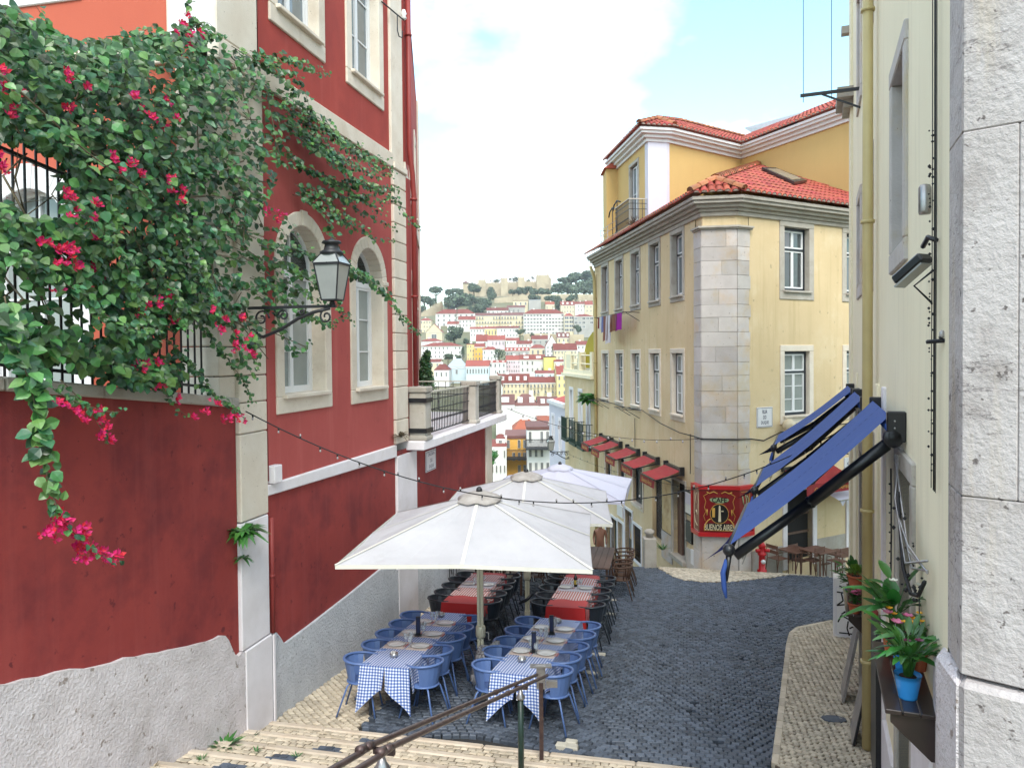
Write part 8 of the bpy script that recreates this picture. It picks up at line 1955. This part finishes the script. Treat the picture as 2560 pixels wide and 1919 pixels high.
house(1219, 1262, 838, 850, 866, 382, 'c_pink', 'r_red', 5, 1, 'pink and white cluster house with broken red roofs', 'gable', chim=2)
house(1207, 1243, 866, 874, 902, 300, W_, 'r_red', 4, 2, 'white house with pointed red roof beside the bare tree', 'hip')
house(1393, 1425, 831, 844, 858, 402, 'c_cream', 'r_dark', 3, 1, 'cream house with brown mansard and three white dormers', 'gable', dorm=3)
house(1265, 1298, 844, 851, 862, 380, W_, 'r_red', 4, 1, 'white house with single slope red roof in the dense quarter', 'gable')
house(1330, 1372, 838, 848, 862, 388, 'c_grey', 'r_red', 3, 1, 'grey stone house with patched roof under the retaining wall', 'gable')
house(1292, 1330, 851, 860, 876, 352, W_, 'r_red', 4, 2, 'white cottage with red roof in front of the stone wall', 'gable')
house(1365, 1394, 850, 864, 892, 322, W_, 'r_red', 3, 3, 'white house with tall pointed gable and few windows', 'front')
house(1385, 1442, 858, 875, 912, 302, 'c_cream', 'r_red', 7, 3, 'cream house with a broad bright red roof', 'gable')
house(1442, 1482, 852, 862, 900, 330, W_, 'r_red', 4, 3, 'white house behind the yellow canvas shelter', 'gable')
house(1325, 1365, 861, 870, 890, 335, 'c_cream', 'r_red', 3, 1, 'cream house with red pyramid roof beside the white gable', 'hip')
house(1264, 1322, 868, 877, 890, 314, 'c_grey', 'r_red', 6, 1, 'long red roof with a row of white dormers', 'gable', dorm=6)
house(1265, 1300, 888, 900, 932, 262, 'c_pink', 'r_red', 6, 3, 'pink house with small windows and red roof', 'gable', wf=.3)
house(1300, 1362, 886, 899, 932, 262, W_, 'r_red', 5, 2, 'white house joined to the pink one under the same red roof', 'gable', dorm=2)
house(1361, 1389, 888, 893, 928, 252, 'c_lemon', 'r_dark', 0, 0, 'blank lemon yellow gable wall', 'flat', chim=0)
house(1386, 1420, 898, 904, 940, 248, 'c_cream', 'r_red', 4, 2, 'cream house with green shuttered windows beside the lemon wall', 'gable')
house(1222, 1265, 900, 906, 936, 256, W_, 'r_red', 4, 2, 'white house with small dark attic windows left of the pink one', 'gable', dorm=3)
house(1165, 1222, 900, 915, 940, 240, 'c_blue', 'r_red', 8, 1, 'pale blue building with white pilasters and red roof', 'gable', wf=.4)
house(1118, 1165, 896, 918, 940, 246, 'c_blue', 'r_zinc', 3, 1, 'pale blue house with two zinc gable roofs', 'hip')
house(1085, 1122, 909, 925, 946, 236, W_, 'r_red', 3, 1, 'white house with red roof behind the terrace tree', 'hip')
house(1060, 1100, 897, 905, 920, 270, 'c_cream', 'r_red', 3, 1, 'cream house with red roof above the terrace railing', 'gable')
house(1340, 1391, 925, 933, 946, 232, 'c_blue', 'r_red', 5, 1, 'low pale house with red roof and glass front', 'gable')
house(1392, 1417, 913, 936, 990, 192, 'c_yellow', 'r_red', 2, 3, 'yellow house with steep red roof at the white house corner', 'gable')
house(1247, 1323, 934, 957, 985, 200, 'c_cream', 'r_red', 8, 2, 'wide cream house with four white dormers in a red roof', 'gable', dorm=4)
house(1323, 1395, 941, 956, 985, 197, 'c_cream', 'r_red', 8, 2, 'cream house with iron balconies and low red roof', 'gable', balc=True)
house(1228, 1256, 942, 966, 990, 190, W_, 'r_red', 2, 2, 'white house with steep red gable just past the terrace post', 'front')
house(1240, 1286, 985, 1012, 1075, 140, W_, 'r_dark', 0, 0, 'white house with dark roof just behind the terrace corner', 'gable', dorm=1, chim=1)
house(1286, 1345, 984, 1014, 1075, 142, W_, 'r_dark', 0, 0, 'white house with a big dark hipped roof and white dormers', 'hip', dorm=2)
house(1345, 1396, 990, 1014, 1080, 144, W_, 'r_dark', 0, 0, 'white house with dark roof and white parapet by the lane house', 'gable', dorm=2)
house(1282, 1345, 1047, 1078, 1110, 104, 'c_cream', 'r_orange', 0, 0, 'orange hipped roofs stepping down behind the yellow corner house', 'hip', chim=1, depth=9)
house(1345, 1398, 1038, 1052, 1100, 106, 'c_cream', 'r_orange', 2, 1, 'cream roof house with orange roof and small balcony', 'hip', depth=9)
house(1264, 1318, 1075, 1096, 1190, 95, 'c_orange', 'r_dark', 4, 3, 'orange corner building with white bands and iron balcony', 'flat', wf=.42, hf=.6, chim=0, depth=8)
house(1318, 1376, 1062, 1074, 1190, 88, 'c_white', 'r_dark', 4, 3, 'pale building with long dark iron balcony', 'flat', wf=.38, hf=.6, chim=0, depth=8)
house(1226, 1266, 1104, 1116, 1190, 90, W_, 'r_red', 4, 2, 'low white building with red roof below the terrace', 'hip', depth=8)
house(1240, 1262, 1084, 1096, 1112, 92, W_, 'r_red', 1, 1, 'little white turret with pointed red roof', 'hip', chim=0, depth=4)
# balcony rails on the two near blocks of the valley
for x0, x1, y, Y, lab in ((1258, 1320, 1143, 94.2, 'dark iron balcony running round the orange corner building'), (1314, 1378, 1118, 87.2, 'long dark green balcony on the cream building')):
    A, B = at(x0, y, Y), at(x1, y, Y); b = MB(); b.box(A.x, B.x, Y - .9, Y + .8, A.z - .2, A.z); 
    for i in range(26): x = A.x + (B.x - A.x) * i / 25; b.box(x - .03, x + .03, Y - .9, Y - .84, A.z, A.z + 1)
    b.box(A.x, B.x, Y - .92, Y - .82, A.z + .95, A.z + 1.03); single('balcony', b, M['iron'], lab, 'balcony')
# ---------------------------------------------------------------- castle
cs_ = thing('castle', 'sandy stone castle with battlements on the hilltop', 'castle', at(1270, 735, 690))
def tower(x0, x1, yt, yb, Y, dep=None, merl=4, nm='tower'):
    A, B, zt, zb = at(x0, yt, Y), at(x1, yt, Y), at(x0, yt, Y).z, at(x0, yb, Y).z - 8; dep = dep or (B.x - A.x)
    b = MB(); k = Y / 1900; b.box(A.x, B.x, Y, Y + dep, zb, zt - 2.2 * k); T_ = part(nm, b, M['castle'], cs_)
    w_ = (B.x - A.x); n = merl
    for i in range(n):
        x = A.x + w_ * (i + .1) / n; q = MB(); q.box(x, x + w_ * .62 / n, Y - .05, Y + .9, zt - 2.2 * k, zt + .8 * k); q.box(x, x + w_ * .62 / n, Y + dep - .9, Y + dep, zt - 2.2 * k, zt + .8 * k); part('merlon', q, M['castle'], T_)
tower(1157, 1171, 706, 735, 700, merl=3); tower(1195, 1214, 698, 742, 690, merl=4); tower(1252, 1269, 694, 735, 688, merl=4); tower(1295, 1312, 692, 728, 694, merl=4); tower(1341, 1373, 686, 726, 690, merl=5, dep=14); tower(1372, 1378, 694, 726, 692, merl=1)
tower(1171, 1184, 707, 736, 704, 6, 3, 'curtain_wall'); tower(1184, 1196, 709, 738, 702, 6, 3, 'curtain_wall'); tower(1213, 1253, 706, 735, 700, 6, 9, 'curtain_wall'); tower(1268, 1296, 704, 732, 700, 6, 7, 'curtain_wall'); tower(1311, 1342, 703, 730, 700, 6, 8, 'curtain_wall')
b = MB(); A, B = at(1157, 706, 699), at(1171, 706, 699); b.add([(A.x - .5, 699, A.z - .5), (B.x + .5, 699, A.z - .5), (B.x + .5, 706, A.z - .5), (A.x - .5, 706, A.z - .5), ((A.x + B.x) / 2, 702, A.z + 2)], [(0, 1, 4), (1, 2, 4), (2, 3, 4), (3, 0, 4)]); part('tower_roof', b, M['r_dark'], cs_)
# old wall running down the slope, and the rampart terrace
def farwall(name, pts, h, label, merl=True):
    t = thing(name, label, 'wall', at(*pts[0])); b = MB(); m_ = MB()
    for (xa, ya, Ya), (xb, yb_, Yb) in zip(pts, pts[1:]):
        A, B = at(xa, ya, Ya), at(xb, yb_, Yb); d = (B - A); n = 6
        for i in range(n):
            p, q = A + d * (i / n), A + d * ((i + 1) / n); b.hexa([(p.x, p.y, p.z - h), (q.x, q.y, q.z - h), (q.x, q.y + 2, q.z - h), (p.x, p.y + 2, p.z - h), p, q, q + Vector((0, 2, 0)), p + Vector((0, 2, 0))])
            if merl: r = p + d * (.5 / n); m_.hexa([(p.x, p.y, p.z - .3), (r.x, r.y, r.z - .3), (r.x, r.y + 1, r.z - .3), (p.x, p.y + 1, p.z - .3), p + UP * .9, r + UP * .9, r + UP * .9 + Vector((0, 1, 0)), p + UP * .9 + Vector((0, 1, 0))])
    part('wall', b, M['castle'], t)
    if merl: part('battlement', m_, M['castle'], t, kind='stuff')
farwall('castle_wall', [(1046, 788, 560), (1068, 774, 565), (1085, 763, 570), (1106, 752, 580)], 12, 'old battlemented wall climbing the slope to the castle')
farwall('castle_wall', [(1106, 752, 580), (1109, 776, 560)], 8, 'short end of the old wall turning down the slope', False)
farwall('rampart', [(1236, 746, 610), (1300, 738, 612), (1370, 736, 615), (1420, 735, 618), (1490, 736, 620)], 9, 'long sandy rampart below the castle trees', False)
farwall('terrace_wall', [(1310, 835, 405), (1360, 833, 408), (1394, 836, 405)], 5, 'grey stone retaining wall under the white apartment block', False)
farwall('terrace_wall', [(1424, 836, 400), (1460, 836, 402)], 7, 'mottled grey stone wall right of the mansard house', False)
# ---------------------------------------------------------------- trees of the hill and valley
def tree(px, pyb, Y, wpx, hpx, label, seed, kind='round', group=None, m='tree', n=1100, name='tree'):
    c = at(px, pyb, Y); k = Y / 1900; w_, h = wpx * k, hpx * k; rr = random.Random(seed); t = thing(name, label, 'tree', c, group=group)
    b = MB(); b.tube([c - UP * 3, c + UP * h * .35, c + UP * h * .6 + Vector((rr.uniform(-.05, .05) * w_, 0, 0))], [w_ * .05, w_ * .04, w_ * .02], 6)
    for i in range(4): a = rr.uniform(0, 6.28); b.tube([c + UP * h * .35, c + UP * h * .6 + Vector((cos(a) * w_ * .3, sin(a) * w_ * .3, 0))], [w_ * .025, w_ * .01], 4)
    part('trunk', b, M['twig'], t)
    lobes = []; nl = 9
    for i in range(nl):
        a = rr.uniform(0, 6.28); r_ = rr.uniform(.05, .36)
        if kind == 'pine': lobes.append((cos(a) * r_ * w_, sin(a) * r_ * w_, h * rr.uniform(.62, .86), w_ * rr.uniform(.16, .27), .5))
        elif kind == 'tall': f = i / nl; lobes.append((cos(a) * .1 * w_, sin(a) * .1 * w_, h * (.2 + .75 * f), w_ * (.5 - .35 * f), 1.2))
        else: lobes.append((cos(a) * r_ * w_, sin(a) * r_ * w_, h * rr.uniform(.3, .8), w_ * rr.uniform(.17, .27), .8))
    q = MB(); s = w_ * .036
    for i in range(n):
        x, y, z, r_, fl = lobes[rr.randrange(nl)]; d = Vector((rr.gauss(0, 1), rr.gauss(0, 1), rr.gauss(0, 1))).normalized(); p = c + Vector((x, y, z)) + Vector((d.x, d.y, d.z * fl)) * r_ * rr.uniform(.65, 1.08)
        nn = (d + Vector((rr.gauss(0, .5), rr.gauss(0, .5), rr.gauss(0, .5)))).normalized(); u = nn.orthogonal().normalized(); v = nn.cross(u); e = s * rr.uniform(.6, 1.5); q.face([p - u * e - v * e * .7, p + u * e - v * e, p + u * e * .8 + v * e, p - u * e + v * e * .8], rr.random())
    part('crown', q, M[m], t)
    return t
NTH = ['first', 'second', 'third', 'fourth', 'fifth', 'sixth', 'seventh', 'eighth', 'ninth', 'tenth', 'eleventh', 'twelfth']; TLAB = {}
PG = 'trees on the castle hill'; lab = 'dark green tree in the wood below the castle'
for i, (x, y, Y, w_, h, kd) in enumerate([(1062, 775, 600, 46, 34, 'pine'), (1090, 752, 620, 50, 36, 'pine'), (1052, 790, 590, 40, 30, 'round'), (1075, 768, 595, 30, 24, 'round'), (1125, 740, 640, 30, 20, 'round'), (1145, 740, 645, 26, 20, 'round'), (1140, 768, 600, 70, 38, 'round'), (1120, 775, 590, 40, 32, 'round'), (1165, 770, 600, 50, 34, 'round'), (1185, 742, 650, 40, 34, 'round'), (1200, 765, 610, 40, 30, 'round'), (1215, 775, 600, 40, 26, 'round'), (1228, 742, 660, 34, 36, 'tall'), (1230, 762, 630, 30, 30, 'round'), (1182, 782, 570, 40, 22, 'round'), (1205, 782, 570, 36, 22, 'round'),
        (1282, 736, 660, 30, 20, 'round'), (1297, 737, 655, 36, 30, 'round'), (1315, 737, 655, 40, 32, 'round'), (1335, 737, 650, 36, 24, 'round'), (1355, 736, 650, 40, 24, 'round'), (1375, 735, 650, 34, 20, 'round'), (1395, 735, 650, 44, 26, 'round'), (1418, 735, 650, 52, 28, 'round'), (1440, 736, 650, 44, 24, 'round'), (1418, 725, 700, 54, 34, 'pine'), (1440, 722, 710, 60, 40, 'pine'), (1470, 720, 705, 70, 42, 'pine'), (1460, 735, 660, 60, 30, 'round'), (1485, 730, 690, 60, 46, 'round'), (1390, 760, 580, 30, 22, 'round'), (1398, 775, 560, 26, 34, 'tall'), (1375, 752, 590, 36, 16, 'round'), (1335, 748, 590, 40, 14, 'round'), (1425, 757, 580, 30, 22, 'round'), (1440, 752, 590, 14, 22, 'tall')]):
    wh = 'on the slope by the old castle wall' if x < 1110 else 'in the wood below the round tower' if x < 1240 else 'under the castle ramparts' if x < 1405 else 'on the ridge beside the castle'
    if 1270 < x < 1380 or x in (1228, 1182, 1200): h *= .62; w_ *= .8
    l_ = f"{'flat topped pine' if kd == 'pine' else 'narrow dark tree' if kd == 'tall' else 'rounded dark tree'} {wh}"; TLAB.setdefault(l_, []).append((x, tree(x, y, Y, w_, h, l_, 100 + i, kd, PG)))
for l_, q in TLAB.items():
    if len(q) > 1:
        for k_, (x, o) in enumerate(sorted(q, key=lambda e: e[0])): o['label'] = f'{l_}, {NTH[k_]} from the red building'
for i, (x, y, Y, w_, h) in enumerate([(1240, 712, 730, 30, 16), (1250, 706, 735, 6, 22), (1274, 702, 730, 14, 8), (1290, 706, 730, 30, 14), (1320, 705, 730, 18, 6), (1331, 702, 730, 15, 14)]): tree(x, y, Y, w_, h, f'tree top above the castle battlements, {NTH[i]} counted from the red building', 200 + i, 'round', 'trees inside the castle', n=160)
tree(1136, 858, 420, 58, 44, 'big round dark tree among the white houses', 300, 'round', n=900); tree(1142, 815, 470, 14, 48, 'tall spindly pine in front of the hipped white block', 301, 'tall', n=200)
tree(1165, 862, 400, 18, 18, 'small dark tree beside the big round one', 302); tree(1300, 838, 430, 22, 16, 'small dark tree at the foot of the white apartment block', 303); tree(1445, 834, 440, 24, 22, 'dark tree in front of the grey balcony block', 304); tree(1332, 848, 400, 14, 20, 'dark shrub against the grey retaining wall', 305)
tree(1248, 905, 285, 36, 38, 'thin greyish bare tree between the houses', 306, 'round', n=260); tree(1120, 900, 290, 26, 16, 'low green tree above the zinc gables', 307); tree(1146, 900, 288, 18, 14, 'second low tree above the zinc gables', 308); tree(1157, 895, 300, 14, 30, 'grey green tree beside the slim yellow tower', 309, 'tall')
tree(1230, 1180, 82, 44, 62, 'bright green tree below the terrace end', 310, 'round', m='plant', n=900)
p = FR.w(11.8, -4.2, 3.2); tree(1066, 985, 25.5, 46, 115, 'dark green leafy tree on the terrace behind the red building', 311, 'tall', m='leaf', n=2600)
# person further down the lane, half hidden by the parasol
def person(name, loc, h, label, yaw=0.0):
    t = thing(name, label, 'person', loc, rz=-yaw); k = h / 1.72; me = bpy.data.meshes.new('body')
    J = [(0, 0, .95), (0, 0, 1.15), (0, 0, 1.38), (0, 0, 1.5), (0, .01, 1.6), (0, .01, 1.70), (-.09, 0, .9), (-.1, .03, .5), (-.1, -.02, .08), (-.1, .12, .03), (.09, 0, .9), (.1, -.02, .5), (.1, .03, .08), (.1, .15, .03), (-.19, 0, 1.4), (-.24, -.02, 1.14), (-.22, .08, .9), (.19, 0, 1.4), (.24, -.02, 1.14), (.22, .1, .9)]
    R = [.14, .13, .14, .055, .085, .075, .085, .06, .045, .04, .085, .06, .045, .04, .06, .045, .035, .06, .045, .035]
    E = [(0, 1), (1, 2), (2, 3), (3, 4), (4, 5), (0, 6), (6, 7), (7, 8), (8, 9), (0, 10), (10, 11), (11, 12), (12, 13), (2, 14), (14, 15), (15, 16), (2, 17), (17, 18), (18, 19)]
    me.from_pydata([tuple(c * k for c in q) for q in J], E, []); me.materials.append(M['brownmetal']); o = bpy.data.objects.new('body', me); put(o, t)
    sk_ = o.modifiers.new('skin', 'SKIN'); o.modifiers.new('sub', 'SUBSURF').levels = 1
    if not len(me.skin_vertices): print('NO SKIN')
    else:
        for v, r in zip(me.skin_vertices[0].data, R): v.radius = (r * k, r * k)
        me.skin_vertices[0].data[0].use_root = True
    b = MB(); b.ball((0, -.015, 1.66 * k), .1 * k, 8); part('hair', b, M['soil'], t, local=True)
    return t
person('person', (at(1500, 1330, 27.5).x, 27.5, gz(at(1500, 1330, 27.5).x, 27.5) + .02), 1.66, 'person in brown clothes standing at the edge of the parasol down the lane', radians(180))
# thin morning haze over the whole place
hz = MB(); hz.box(-3200, 3200, -1600, 4100, -13, 86); M['haze'] = bpy.data.materials.new('haze'); M['haze'].use_nodes = True; _t = M['haze'].node_tree; _t.nodes.clear()
_o = N('ShaderNodeOutputMaterial', _t); _v = N('ShaderNodeVolumePrincipled', _t); _v.inputs['Density'].default_value = .0002; _v.inputs['Color'].default_value = (.86, .92, 1.0, 1); _v.inputs['Anisotropy'].default_value = .2; _t.links.new(_v.outputs[0], _o.inputs['Volume'])
single('haze', hz, M['haze'], None, None, None, 'stuff', (0, 0, 0))
